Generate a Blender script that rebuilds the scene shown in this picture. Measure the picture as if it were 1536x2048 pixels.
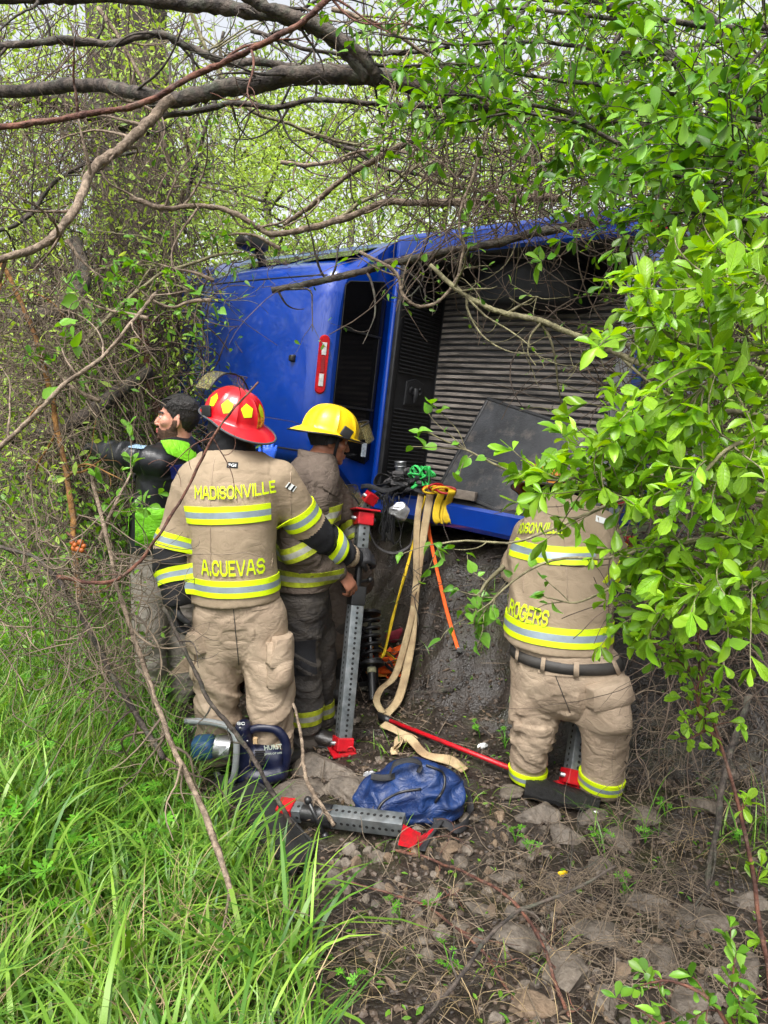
import bpy, bmesh, math, random
import numpy as np
from mathutils import Vector, Matrix, Quaternion, Euler
from mathutils.bvhtree import BVHTree

for o in list(bpy.data.objects):
    bpy.data.objects.remove(o, do_unlink=True)
SC = bpy.context.scene
COL = SC.collection
RNG = np.random.default_rng(7)
random.seed(7)

# ------------------------------------------------------------------ camera
CAM_H, CAM_PITCH, FPX = 1.9, math.radians(9.0), 1450.0
cam = bpy.data.cameras.new('camera')
cam.sensor_fit = 'VERTICAL'
cam.sensor_height = 36.0
cam.lens = 36.0 * FPX / 2048.0
cam.clip_start, cam.clip_end = 0.05, 800.0
camo = bpy.data.objects.new('camera', cam)
COL.objects.link(camo)
camo.location = (0, 0, CAM_H)
camo.rotation_euler = (math.pi / 2 - CAM_PITCH, 0, 0)
SC.camera = camo

# ------------------------------------------------------------------ sky, sun, exposure
SUN_EL, SUN_AZ = math.radians(58), math.radians(200)
world = bpy.data.worlds.new('World')
SC.world = world
world.use_nodes = True
wn = world.node_tree
wn.nodes.clear()
wo = wn.nodes.new('ShaderNodeOutputWorld')
bg = wn.nodes.new('ShaderNodeBackground')
sky = wn.nodes.new('ShaderNodeTexSky')
sky.sky_type = 'NISHITA'
sky.sun_disc = False
sky.sun_elevation = SUN_EL
sky.sun_rotation = SUN_AZ
sky.air_density = 1.0
sky.dust_density = 6.0
hs = wn.nodes.new('ShaderNodeHueSaturation')      # even cloud cover: the blue is mostly gone
hs.inputs['Saturation'].default_value = 0.22
bg.inputs['Strength'].default_value = 0.15
wn.links.new(sky.outputs[0], hs.inputs['Color'])
wn.links.new(hs.outputs[0], bg.inputs[0])
wn.links.new(bg.outputs[0], wo.inputs[0])
sun = bpy.data.lights.new('sun', 'SUN')
sun.energy = 1.5
sun.angle = math.radians(25)
sun.color = (1.0, 0.97, 0.93)
suno = bpy.data.objects.new('sun', sun)
COL.objects.link(suno)
_d = Vector((math.sin(SUN_AZ) * math.cos(SUN_EL), math.cos(SUN_AZ) * math.cos(SUN_EL), math.sin(SUN_EL)))
suno.rotation_euler = _d.to_track_quat('Z', 'Y').to_euler()
suno.location = (0, 0, 12)
SC.view_settings.view_transform = 'Standard'
SC.view_settings.look = 'None'
SC.view_settings.gamma = 1.0
SC.view_settings.use_curve_mapping = False
SC.view_settings.exposure = 1.22
SC.cycles.max_bounces = 6
SC.cycles.diffuse_bounces = 4
SC.cycles.glossy_bounces = 3
SC.cycles.transmission_bounces = 4
SC.cycles.transparent_max_bounces = 6
SC.cycles.caustics_reflective = False
SC.cycles.caustics_refractive = False

# ================================================================== helpers
def V(*a):
    return np.array(a, dtype=float)

_F = V(0, math.cos(CAM_PITCH), -math.sin(CAM_PITCH))
_U = V(0, math.sin(CAM_PITCH), math.cos(CAM_PITCH))
def at(px, py, y):
    """world point at distance y seen in the photograph at px, py (1536 x 2048)"""
    d = _F + V(1, 0, 0) * (px - 768) / FPX + _U * (1024 - py) / FPX
    return V(0, 0, CAM_H) + d * (y / d[1])

def _hash(ix, iy, iz, seed):
    h = (ix * 374761393 + iy * 668265263 + iz * 2147483647 + seed * 144269504) & 0xFFFFFFFF
    h = ((h ^ (h >> 13)) * 1274126177) & 0xFFFFFFFF
    h = ((h ^ (h >> 16)) * 2246822519) & 0xFFFFFFFF
    return ((h ^ (h >> 15)) & 0xFFFF).astype(np.float64) / 32767.5 - 1.0

def noise(P, f=1.0, seed=0, oct=1):
    """vectorised value noise, -1..1; P is (n,3)"""
    P = np.asarray(P, float) * f
    out = np.zeros(len(P)); amp = 1.0; tot = 0
    for o in range(oct):
        i = np.floor(P).astype(np.int64); w = P - i
        w = w * w * w * (w * (w * 6 - 15) + 10)
        r = 0
        for dx in (0, 1):
            for dy in (0, 1):
                for dz in (0, 1):
                    k = ((w[:, 0] if dx else 1 - w[:, 0]) * (w[:, 1] if dy else 1 - w[:, 1]) * (w[:, 2] if dz else 1 - w[:, 2]))
                    r = r + k * _hash(i[:, 0] + dx, i[:, 1] + dy, i[:, 2] + dz, seed + o * 17)
        out += amp * r; tot += amp; amp *= 0.5; P = P * 2.03
    return out / tot

def sstep(a, b, x):
    t = np.clip((x - a) / (b - a), 0, 1)
    return t * t * (3 - 2 * t)

def tag(o, label=None, cat=None, group=None, kind=None):
    if label: o['label'] = label
    if cat: o['category'] = cat
    if group: o['group'] = group
    if kind: o['kind'] = kind
    return o

def empty(name, loc=(0, 0, 0), rz=0.0, parent=None):
    o = bpy.data.objects.new(name, None)
    COL.objects.link(o)
    o.location = loc
    o.rotation_euler = (0, 0, rz)
    o.empty_display_size = 0.1
    if parent: o.parent = parent
    return o

def link(name, me, parent=None, mats=None):
    o = bpy.data.objects.new(name, me)
    COL.objects.link(o)
    if mats is not None and not me.materials:
        for m in (mats if isinstance(mats, (list, tuple)) else [mats]):
            me.materials.append(m)
    if parent: o.parent = parent
    return o

def np_mesh(name, verts, faces, smooth=True, midx=None):
    """fast mesh from arrays; faces is (m,k) of one k, or a list of such arrays"""
    me = bpy.data.meshes.new(name)
    if not isinstance(faces, list): faces = [faces]
    faces = [np.asarray(f, dtype=np.int32) for f in faces if len(f)]
    verts = np.asarray(verts, dtype=np.float32)
    me.vertices.add(len(verts))
    me.vertices.foreach_set('co', verts.ravel())
    nl = sum(f.size for f in faces); nf = sum(len(f) for f in faces)
    me.loops.add(nl)
    me.loops.foreach_set('vertex_index', np.concatenate([f.ravel() for f in faces]))
    me.polygons.add(nf)
    sizes = np.concatenate([np.full(len(f), f.shape[1], dtype=np.int32) for f in faces])
    starts = np.concatenate([[0], np.cumsum(sizes)[:-1]]).astype(np.int32)
    me.polygons.foreach_set('loop_start', starts)
    me.polygons.foreach_set('use_smooth', np.full(nf, smooth))
    if midx is not None:
        me.polygons.foreach_set('material_index', np.asarray(midx, dtype=np.int32))
    me.update(calc_edges=True)
    me.validate()
    return me

def frames(pts, side=None):
    """tangent / side / normal along a polyline (parallel transport, or a fixed side)"""
    pts = np.asarray(pts, float)
    T = np.gradient(pts, axis=0)
    T /= np.linalg.norm(T, axis=1)[:, None] + 1e-12
    if side is not None:
        S = np.asarray(side, float)
        if S.ndim == 1: S = np.repeat(S[None], len(pts), 0)
        S = S - (S * T).sum(1)[:, None] * T
        S /= np.linalg.norm(S, axis=1)[:, None] + 1e-12
    else:
        a = V(0, 0, 1) if abs(T[0, 2]) < 0.9 else V(1, 0, 0)
        s = np.cross(T[0], a); s /= np.linalg.norm(s)
        S = [s]
        for k in range(1, len(pts)):
            s = s - s.dot(T[k]) * T[k]
            s /= np.linalg.norm(s) + 1e-12
            S.append(s)
        S = np.array(S)
    return T, S, np.cross(T, S)

def spline(pts, n):
    """Catmull-Rom through pts (any columns), n samples"""
    pts = np.asarray(pts, float)
    if len(pts) == 2:
        t = np.linspace(0, 1, n)[:, None]
        return pts[0] * (1 - t) + pts[1] * t
    P = np.vstack([2 * pts[0] - pts[1], pts, 2 * pts[-1] - pts[-2]])
    u = np.linspace(0, len(pts) - 1, n)
    i = np.minimum(u.astype(int), len(pts) - 2); t = (u - i)[:, None]
    p0, p1, p2, p3 = P[i], P[i + 1], P[i + 2], P[i + 3]
    return 0.5 * ((2 * p1) + (-p0 + p2) * t + (2 * p0 - 5 * p1 + 4 * p2 - p3) * t * t + (-p0 + 3 * p1 - 3 * p2 + p3) * t ** 3)

class MB:
    """collects shapes into one mesh"""
    def __init__(s):
        s.v = []; s.f = {}; s.n = 0; s.m = {}
    def add(s, verts, faces, mi=0):
        verts = np.asarray(verts, float)
        for fa in (faces if isinstance(faces, list) else [faces]):
            fa = np.asarray(fa)
            if fa.size == 0: continue
            s.f.setdefault(fa.shape[1], []).append(fa + s.n)
            s.m.setdefault(fa.shape[1], []).append(np.full(len(fa), mi))
        s.v.append(verts); s.n += len(verts)
        return s
    def grid(s, G, mi=0, close_u=False, close_v=False):
        """G is (nu,nv,3)"""
        nu, nv = G.shape[:2]
        idx = np.arange(nu * nv).reshape(nu, nv)
        if close_u: idx = np.vstack([idx, idx[:1]])
        if close_v: idx = np.hstack([idx, idx[:, :1]])
        q = np.stack([idx[:-1, :-1], idx[1:, :-1], idx[1:, 1:], idx[:-1, 1:]], -1).reshape(-1, 4)
        if np.ndim(mi) > 0: raise ValueError
        return s.add(G.reshape(-1, 3), q, mi)
    def tube(s, pts, r, sides=8, side=None, flat=1.0, caps=True, mi=0, jit=0.0, seed=0, twist=0.0):
        pts = np.asarray(pts, float); n = len(pts)
        r = np.broadcast_to(np.asarray(r, float), (n,)) if np.ndim(r) < 2 else r
        T, S, N = frames(pts, side)
        a = np.arange(sides) / sides * 2 * np.pi + twist
        rr = r[:, None] * np.ones(sides)
        if jit: rr = rr * (1 + jit * noise(np.stack([np.repeat(np.arange(n) * .9, sides), np.tile(np.cos(a) * 1.3, n), np.tile(np.sin(a) * 1.3, n)], 1), 1, seed).reshape(n, sides))
        G = pts[:, None] + rr[..., None] * (np.cos(a)[None, :, None] * S[:, None] + flat * np.sin(a)[None, :, None] * N[:, None])
        s.grid(G, mi, close_v=True)
        if caps:
            b = s.n - n * sides
            s.f.setdefault(sides, []).append(np.array([np.arange(sides)[::-1] + b, np.arange(sides) + b + (n - 1) * sides]))
            s.m.setdefault(sides, []).append(np.full(2, mi))
        return s
    def box(s, c, size, rot=None, bev=0.0, mi=0, taper=1.0):
        c = np.asarray(c, float); h = np.asarray(size, float) / 2
        if bev <= 0:
            sg = np.array([[x, y, z] for x in (-1, 1) for y in (-1, 1) for z in (-1, 1)], float)
            P = sg * h
            P[:, :2] *= np.where(sg[:, 2:3] > 0, taper, 1)
            fs = np.array([[0, 1, 3, 2], [4, 6, 7, 5], [0, 4, 5, 1], [2, 3, 7, 6], [0, 2, 6, 4], [1, 5, 7, 3]])
            fl = [fs]
        else:
            bm = bmesh.new(); bmesh.ops.create_cube(bm, size=1)
            for q in bm.verts:
                k = taper if q.co.z > 0 else 1
                q.co = Vector((q.co.x * 2 * h[0] * k, q.co.y * 2 * h[1] * k, q.co.z * 2 * h[2]))
            bmesh.ops.bevel(bm, geom=bm.edges[:], offset=min(bev, h.min() * .95), segments=2, affect='EDGES', profile=.6)
            bm.verts.ensure_lookup_table(); bm.verts.index_update()
            P = np.array([q.co[:] for q in bm.verts])
            d = {}
            for q in bm.faces: d.setdefault(len(q.verts), []).append([w.index for w in q.verts])
            fl = [np.array(x) for x in d.values()]
            bm.free()
        if rot is not None: P = P @ np.asarray(rot).T
        return s.add(P + c, fl, mi)
    def plate(s, outline, thick, o=(0, 0, 0), ex=(1, 0, 0), ey=(0, 1, 0), mi=0, inset=0.0):
        """flat plate from a 2D outline (counter-clockwise), extruded along ex x ey"""
        o, ex, ey = map(lambda q: np.asarray(q, float), (o, ex, ey))
        ez = np.cross(ex, ey)
        ol = np.asarray(outline, float); n = len(ol)
        c = ol.mean(0)
        lv = [(ol, 0)]
        if inset: lv += [(ol, thick - inset), (c + (ol - c) * (1 - inset / (np.abs(ol - c).max() + 1e-9) * 1.2), thick)]
        else: lv += [(ol, thick)]
        G = np.array([[o + ex * p[0] + ey * p[1] + ez * z for p in q] for q, z in lv])
        s.grid(G, mi, close_v=True)
        b = s.n - len(lv) * n
        s.f.setdefault(n, []).append(np.array([np.arange(n)[::-1] + b, np.arange(n) + b + (len(lv) - 1) * n]))
        s.m.setdefault(n, []).append(np.full(2, mi))
        return s
    def ball(s, c, r, seg=10, rings=7, rot=None, mi=0):
        r = np.broadcast_to(np.asarray(r, float), (3,))
        th = np.linspace(0.02, math.pi - .02, rings); ph = np.arange(seg) / seg * 2 * np.pi
        G = np.stack([np.outer(np.sin(th), np.cos(ph)), np.outer(np.sin(th), np.sin(ph)), np.outer(np.cos(th), np.ones(seg))], -1) * r
        if rot is not None: G = G @ np.asarray(rot).T
        G = G + np.asarray(c, float)
        s.grid(G, mi, close_v=True)
        b = s.n - rings * seg
        s.f.setdefault(seg, []).append(np.array([np.arange(seg)[::-1] + b, np.arange(seg) + b + (rings - 1) * seg]))
        s.m.setdefault(seg, []).append(np.full(2, mi))
        return s
    def mesh(s, name, smooth=True, xf=None):
        v = np.vstack(s.v)
        if xf is not None:
            M = np.array(xf); v = v @ M[:3, :3].T + M[:3, 3]
        ks = list(s.f)
        me = np_mesh(name, v, [np.vstack(s.f[k]) for k in ks], smooth, np.concatenate([np.concatenate(s.m[k]) for k in ks]))
        return me
    def build(s, name, mats, parent=None, smooth=True, xf=None, angle=None):
        me = s.mesh(name, smooth, xf)
        fix_normals(me)
        if angle is not None: sharp(me, angle)
        return link(name, me, parent, mats)

def fix_normals(me):
    bm = bmesh.new(); bm.from_mesh(me)
    bmesh.ops.recalc_face_normals(bm, faces=bm.faces[:])
    bm.to_mesh(me); bm.free()

def sharp(me, deg=35):
    bm = bmesh.new(); bm.from_mesh(me)
    lim = math.radians(deg)
    for e in bm.edges:
        e.smooth = not (len(e.link_faces) == 2 and e.calc_face_angle(0) > lim)
    bm.to_mesh(me); bm.free()

def bvh_of(me):
    n = len(me.vertices)
    co = np.empty(n * 3, dtype=np.float32); me.vertices.foreach_get('co', co)
    return BVHTree.FromPolygons([tuple(x) for x in co.reshape(-1, 3).tolist()], [tuple(p.vertices) for p in me.polygons])

def rotm(axis, deg):
    return np.array(Matrix.Rotation(math.radians(deg), 3, axis))

# ------------------------------------------------------------------ materials
_M = {}
def S(r, g, b):
    """photo-like 0..255 sRGB to linear"""
    f = lambda c: (c / 255 / 12.92) if c / 255 <= 0.04045 else ((c / 255 + 0.055) / 1.055) ** 2.4
    return (f(r), f(g), f(b), 1)

def mat(name, col, rough=0.6, var=0.15, scale=6.0, bump=0.0, bscale=40.0, col2=None, metal=0.0, coat=0.0, spec=0.5,
        thr=(0.35, 0.65), stretch=None, detail=5, rvar=0.0, dirt=None, dirt_amt=0.0, dirt_scale=3.0, island=0.0, crease=0.0):
    """principled material: noise between two colours, optional dirt patches, bump and roughness variation"""
    if name in _M: return _M[name]
    m = bpy.data.materials.new(name); m.use_nodes = True
    nt = m.node_tree; N = nt.nodes; L = nt.links
    b = N['Principled BSDF']
    tc = N.new('ShaderNodeTexCoord'); src = tc.outputs['Object']
    if stretch:
        mp = N.new('ShaderNodeMapping'); mp.inputs['Scale'].default_value = stretch
        L.new(src, mp.inputs[0]); src = mp.outputs[0]
    nz = N.new('ShaderNodeTexNoise'); nz.inputs['Scale'].default_value = scale; nz.inputs['Detail'].default_value = detail
    nz.inputs['Roughness'].default_value = 0.62
    L.new(src, nz.inputs['Vector'])
    rmp = N.new('ShaderNodeValToRGB')
    col = tuple(col[:3]) + (1,)
    c2 = tuple(col2[:3]) + (1,) if col2 else tuple(c * (1 + var) for c in col[:3]) + (1,)
    c1 = col if col2 else tuple(c * (1 - var) for c in col[:3]) + (1,)
    rmp.color_ramp.elements[0].position, rmp.color_ramp.elements[1].position = thr
    rmp.color_ramp.elements[0].color, rmp.color_ramp.elements[1].color = c1, c2
    L.new(nz.outputs['Fac'], rmp.inputs[0]); out = rmp.outputs[0]
    if dirt is not None:
        nd = N.new('ShaderNodeTexNoise'); nd.inputs['Scale'].default_value = dirt_scale; nd.inputs['Detail'].default_value = 8
        nd.inputs['Roughness'].default_value = 0.7
        L.new(tc.outputs['Object'], nd.inputs['Vector'])
        mr = N.new('ShaderNodeMapRange'); mr.inputs[1].default_value, mr.inputs[2].default_value = 0.5, 0.68
        mr.inputs[3].default_value, mr.inputs[4].default_value = 0, dirt_amt
        L.new(nd.outputs['Fac'], mr.inputs[0])
        mx = N.new('ShaderNodeMix'); mx.data_type = 'RGBA'
        L.new(mr.outputs[0], mx.inputs['Factor']); L.new(out, mx.inputs['A']); mx.inputs['B'].default_value = tuple(dirt[:3]) + (1,)
        out = mx.outputs['Result']
    if island:
        ge = N.new('ShaderNodeNewGeometry'); oi = N.new('ShaderNodeObjectInfo')
        ad = N.new('ShaderNodeMath'); ad.operation = 'ADD'; L.new(ge.outputs['Random Per Island'], ad.inputs[0]); L.new(oi.outputs['Random'], ad.inputs[1])
        fr = N.new('ShaderNodeMath'); fr.operation = 'FRACT'; L.new(ad.outputs[0], fr.inputs[0])
        mr = N.new('ShaderNodeMapRange'); mr.inputs[3].default_value, mr.inputs[4].default_value = 1 - island, 1 + island
        L.new(fr.outputs[0], mr.inputs[0])
        hv = N.new('ShaderNodeHueSaturation'); L.new(mr.outputs[0], hv.inputs['Value']); L.new(out, hv.inputs['Color']); out = hv.outputs[0]
    L.new(out, b.inputs['Base Color'])
    b.inputs['Roughness'].default_value = rough
    if rvar:
        mr = N.new('ShaderNodeMapRange'); mr.inputs[1].default_value, mr.inputs[2].default_value = 0.3, 0.7
        mr.inputs[3].default_value, mr.inputs[4].default_value = max(0.03, rough - rvar), min(1, rough + rvar)
        L.new(nz.outputs['Fac'], mr.inputs[0]); L.new(mr.outputs[0], b.inputs['Roughness'])
    b.inputs['Metallic'].default_value = metal
    b.inputs['Specular IOR Level'].default_value = spec
    if coat:
        b.inputs['Coat Weight'].default_value = coat; b.inputs['Coat Roughness'].default_value = 0.08
    if bump:
        nb = N.new('ShaderNodeTexNoise'); nb.inputs['Scale'].default_value = bscale; nb.inputs['Detail'].default_value = 4
        L.new(src, nb.inputs['Vector'])
        bp = N.new('ShaderNodeBump'); bp.inputs['Strength'].default_value = bump; bp.inputs['Distance'].default_value = 0.01
        L.new(nb.outputs['Fac'], bp.inputs['Height']); L.new(bp.outputs[0], b.inputs['Normal'])
        if crease:
            nc = N.new('ShaderNodeTexNoise'); nc.inputs['Scale'].default_value = 9; nc.inputs['Detail'].default_value = 3; nc.inputs['Distortion'].default_value = 1.2
            mpc = N.new('ShaderNodeMapping'); mpc.inputs['Scale'].default_value = (1, 1, 1.7); mpc.inputs['Rotation'].default_value = (.5, .3, 0)
            L.new(tc.outputs['Object'], mpc.inputs[0]); L.new(mpc.outputs[0], nc.inputs['Vector'])
            sb = N.new('ShaderNodeMath'); sb.operation = 'SUBTRACT'; sb.inputs[1].default_value = .5; L.new(nc.outputs['Fac'], sb.inputs[0])
            ab = N.new('ShaderNodeMath'); ab.operation = 'ABSOLUTE'; L.new(sb.outputs[0], ab.inputs[0])
            pw = N.new('ShaderNodeMath'); pw.operation = 'POWER'; pw.inputs[1].default_value = .6; L.new(ab.outputs[0], pw.inputs[0])
            b2 = N.new('ShaderNodeBump'); b2.inputs['Strength'].default_value = crease; b2.inputs['Distance'].default_value = .035
            L.new(pw.outputs[0], b2.inputs['Height']); L.new(b2.outputs[0], bp.inputs['Normal'])
    _M[name] = m
    return m

def leaf_mat(name, c1, c2, rough=0.35, trans=0.45, var=0.25, veins=0.0):
    """thin leaf: glossy face, light coming through, a shade of its own for every leaf"""
    if name in _M: return _M[name]
    m = bpy.data.materials.new(name); m.use_nodes = True
    nt = m.node_tree; N = nt.nodes; L = nt.links
    b = N['Principled BSDF']; out = N['Material Output']
    ge = N.new('ShaderNodeNewGeometry'); oi = N.new('ShaderNodeObjectInfo')
    ad = N.new('ShaderNodeMath'); ad.operation = 'ADD'; L.new(ge.outputs['Random Per Island'], ad.inputs[0]); L.new(oi.outputs['Random'], ad.inputs[1])
    fr = N.new('ShaderNodeMath'); fr.operation = 'FRACT'; L.new(ad.outputs[0], fr.inputs[0])
    mx = N.new('ShaderNodeMix'); mx.data_type = 'RGBA'; L.new(fr.outputs[0], mx.inputs['Factor'])
    mx.inputs['A'].default_value = tuple(c1[:3]) + (1,); mx.inputs['B'].default_value = tuple(c2[:3]) + (1,)
    m2 = N.new('ShaderNodeMath'); m2.operation = 'MULTIPLY'; m2.inputs[1].default_value = 7.31; L.new(fr.outputs[0], m2.inputs[0])
    f2 = N.new('ShaderNodeMath'); f2.operation = 'FRACT'; L.new(m2.outputs[0], f2.inputs[0])
    mr = N.new('ShaderNodeMapRange'); mr.inputs[3].default_value, mr.inputs[4].default_value = 1 - var, 1 + var; L.new(f2.outputs[0], mr.inputs[0])
    hv = N.new('ShaderNodeHueSaturation'); L.new(mr.outputs[0], hv.inputs['Value']); L.new(mx.outputs['Result'], hv.inputs['Color'])
    lc = hv.outputs[0]
    if veins:
        tc = N.new('ShaderNodeTexCoord'); sx = N.new('ShaderNodeSeparateXYZ'); L.new(tc.outputs['Object'], sx.inputs[0])
        ab = N.new('ShaderNodeMath'); ab.operation = 'ABSOLUTE'; L.new(sx.outputs[0], ab.inputs[0])
        mid = N.new('ShaderNodeMapRange'); mid.inputs[1].default_value, mid.inputs[2].default_value, mid.inputs[3].default_value, mid.inputs[4].default_value = .004, .022, 1, 0; L.new(ab.outputs[0], mid.inputs[0])
        ph = N.new('ShaderNodeMath'); ph.operation = 'MULTIPLY_ADD'; ph.inputs[1].default_value = -.9; L.new(ab.outputs[0], ph.inputs[0]); L.new(sx.outputs[1], ph.inputs[2])
        sn = N.new('ShaderNodeMath'); sn.operation = 'MULTIPLY'; sn.inputs[1].default_value = 58; L.new(ph.outputs[0], sn.inputs[0])
        s2 = N.new('ShaderNodeMath'); s2.operation = 'SINE'; L.new(sn.outputs[0], s2.inputs[0])
        sd = N.new('ShaderNodeMapRange'); sd.inputs[1].default_value, sd.inputs[2].default_value, sd.inputs[3].default_value, sd.inputs[4].default_value = .8, 1, 0, .5; L.new(s2.outputs[0], sd.inputs[0])
        mxv = N.new('ShaderNodeMath'); mxv.operation = 'MAXIMUM'; L.new(mid.outputs[0], mxv.inputs[0]); L.new(sd.outputs[0], mxv.inputs[1])
        nzl = N.new('ShaderNodeTexNoise'); nzl.inputs['Scale'].default_value = 4; L.new(tc.outputs['Object'], nzl.inputs['Vector'])
        ad2 = N.new('ShaderNodeMath'); ad2.operation = 'MULTIPLY_ADD'; ad2.inputs[1].default_value = veins; L.new(mxv.outputs[0], ad2.inputs[0]); L.new(nzl.outputs['Fac'], ad2.inputs[2])
        vr = N.new('ShaderNodeMapRange'); vr.inputs[1].default_value, vr.inputs[2].default_value, vr.inputs[3].default_value, vr.inputs[4].default_value = .2, 1.2, .72, 1.35; L.new(ad2.outputs[0], vr.inputs[0])
        hw = N.new('ShaderNodeHueSaturation'); L.new(vr.outputs[0], hw.inputs['Value']); L.new(lc, hw.inputs['Color']); lc = hw.outputs[0]
        bpv = N.new('ShaderNodeBump'); bpv.inputs['Strength'].default_value = .5; bpv.inputs['Distance'].default_value = .02; bpv.invert = True; L.new(mxv.outputs[0], bpv.inputs['Height']); L.new(bpv.outputs[0], b.inputs['Normal'])
    L.new(lc, b.inputs['Base Color'])
    b.inputs['Roughness'].default_value = rough
    tr = N.new('ShaderNodeBsdfTranslucent')
    h2 = N.new('ShaderNodeHueSaturation'); h2.inputs['Hue'].default_value = 0.485; h2.inputs['Saturation'].default_value = 1.1; h2.inputs['Value'].default_value = 1.3
    L.new(lc, h2.inputs['Color']); L.new(h2.outputs[0], tr.inputs[0])
    ms = N.new('ShaderNodeMixShader'); ms.inputs[0].default_value = trans
    L.new(b.outputs[0], ms.inputs[1]); L.new(tr.outputs[0], ms.inputs[2]); L.new(ms.outputs[0], out.inputs[0])
    _M[name] = m
    return m

# ------------------------------------------------------------------ implicit surfaces for bodies, clothes, bags
class Blob:
    """smooth union of elliptic tubes on a grid, meshed with surface nets"""
    def __init__(s, k=0.03):
        s.t = []; s.k = k; s.cuts = []
    def tube(s, pts, ru, rv=None, side=(1, 0, 0), n=None, cap=1.0, k=None, sub=False):
        pts = np.asarray(pts, float); m = len(pts)
        ru = np.broadcast_to(np.asarray(ru, float), (m,)); rv = ru if rv is None else np.broadcast_to(np.asarray(rv, float), (m,))
        n = n or max(2, 3 * (m - 1) + 1)
        A = spline(np.column_stack([pts, ru, rv]), n)
        A[:, 3:] = np.maximum(A[:, 3:], 0.002)
        s.t.append((A, np.asarray(side, float), cap, s.k if k is None else k, sub)); return s
    def ball(s, c, r, rot=None, k=None, sub=False):
        s.t.append(('ball', np.asarray(c, float), np.broadcast_to(np.asarray(r, float), (3,)), None if rot is None else np.asarray(rot), s.k if k is None else k, sub)); return s
    def cut(s, p, n):
        """remove everything on the side n points to"""
        n = np.asarray(n, float); s.cuts.append((np.asarray(p, float), n / np.linalg.norm(n))); return s
    @staticmethod
    def tube_d(P, A, side, cap):
        best = np.full(len(P), 9.0, np.float32); bt = np.zeros(len(P), np.float32)
        for i in range(len(A) - 1):
            a, b = A[i, :3], A[i + 1, :3]; ab = b - a; l2 = ab @ ab + 1e-12; L = math.sqrt(l2); T = ab / L
            s_ = side - (side @ T) * T; s_ /= np.linalg.norm(s_) + 1e-9; n_ = np.cross(T, s_)
            q = P - a.astype(np.float32)
            h0 = (q @ T.astype(np.float32)) / L
            h = np.clip(h0, 0, 1)
            ru = A[i, 3] + (A[i + 1, 3] - A[i, 3]) * h; rv = A[i, 4] + (A[i + 1, 4] - A[i, 4]) * h
            u = q @ s_.astype(np.float32); v = q @ n_.astype(np.float32); w = (h0 - h) * L
            mn = np.minimum(ru, rv)
            g = np.sqrt((u / ru) ** 2 + (v / rv) ** 2 + (w / (mn * cap)) ** 2)
            d = (g - 1) * np.where(g > 1, np.minimum(mn, mn), mn)
            k = d < best
            best[k] = d[k]; bt[k] = (i + h[k]) / (len(A) - 1)
        return best, bt
    def field(s, xs, ys, zs):
        D = np.full((len(xs), len(ys), len(zs)), 0.3, np.float32)
        for t in s.t:
            if isinstance(t[0], str):
                _, c, r, rot, k, sub = t; lo = c - r.max() - .05; hi = c + r.max() + .05
            else:
                A, side, cap, k, sub = t
                rr = np.maximum(A[:, 3], A[:, 4])[:, None] + .06
                lo = (A[:, :3] - rr).min(0); hi = (A[:, :3] + rr).max(0)
            ix = [slice(*np.searchsorted(ax, [lo[j], hi[j]])) for j, ax in enumerate((xs, ys, zs))]
            X = np.stack(np.meshgrid(xs[ix[0]], ys[ix[1]], zs[ix[2]], indexing='ij'), -1).astype(np.float32)
            shp = X.shape[:3]
            if 0 in shp: continue
            P = X.reshape(-1, 3)
            if isinstance(t[0], str):
                q = P - c.astype(np.float32)
                if rot is not None: q = q @ rot.astype(np.float32)
                d = (np.linalg.norm(q / r.astype(np.float32), axis=1) - 1) * r.min()
            else:
                d, _ = s.tube_d(P, A, side, cap)
            d = d.reshape(shp); cur = D[ix[0], ix[1], ix[2]]
            if sub:
                d = -d; h = np.clip(.5 - .5 * (cur - d) / k, 0, 1); D[ix[0], ix[1], ix[2]] = cur * (1 - h) + d * h + k * h * (1 - h)
            else:
                h = np.clip(.5 + .5 * (cur - d) / k, 0, 1); D[ix[0], ix[1], ix[2]] = cur * (1 - h) + d * h - k * h * (1 - h)
        if s.cuts:
            X = np.stack(np.meshgrid(xs, ys, zs, indexing='ij'), -1)
            for p, n in s.cuts: D = np.maximum(D, ((X - p) @ n).astype(np.float32))
        return D
    def bounds(s):
        lo, hi = [], []
        for t in s.t:
            if t[-1]: continue
            if isinstance(t[0], str): lo.append(t[1] - t[2].max()); hi.append(t[1] + t[2].max())
            else:
                rr = np.maximum(t[0][:, 3], t[0][:, 4])[:, None]; lo.append((t[0][:, :3] - rr).min(0)); hi.append((t[0][:, :3] + rr).max(0))
        return np.min(lo, 0) - .04, np.max(hi, 0) + .04
    def mesh(s, res=0.012, fine=None):
        """fine: list of (axis, lo, hi, res) where the grid is denser"""
        lo, hi = s.bounds(); axs = []
        for j in range(3):
            a = np.arange(lo[j], hi[j] + res, res)
            for f in (fine or []):
                if f[0] == j:
                    a = np.concatenate([a[a < f[1]], np.arange(f[1], f[2], f[3]), a[a > f[2]]])
            axs.append(a)
        D = s.field(*axs)
        v, q = surface_nets(D, axs)
        return v, q

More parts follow.
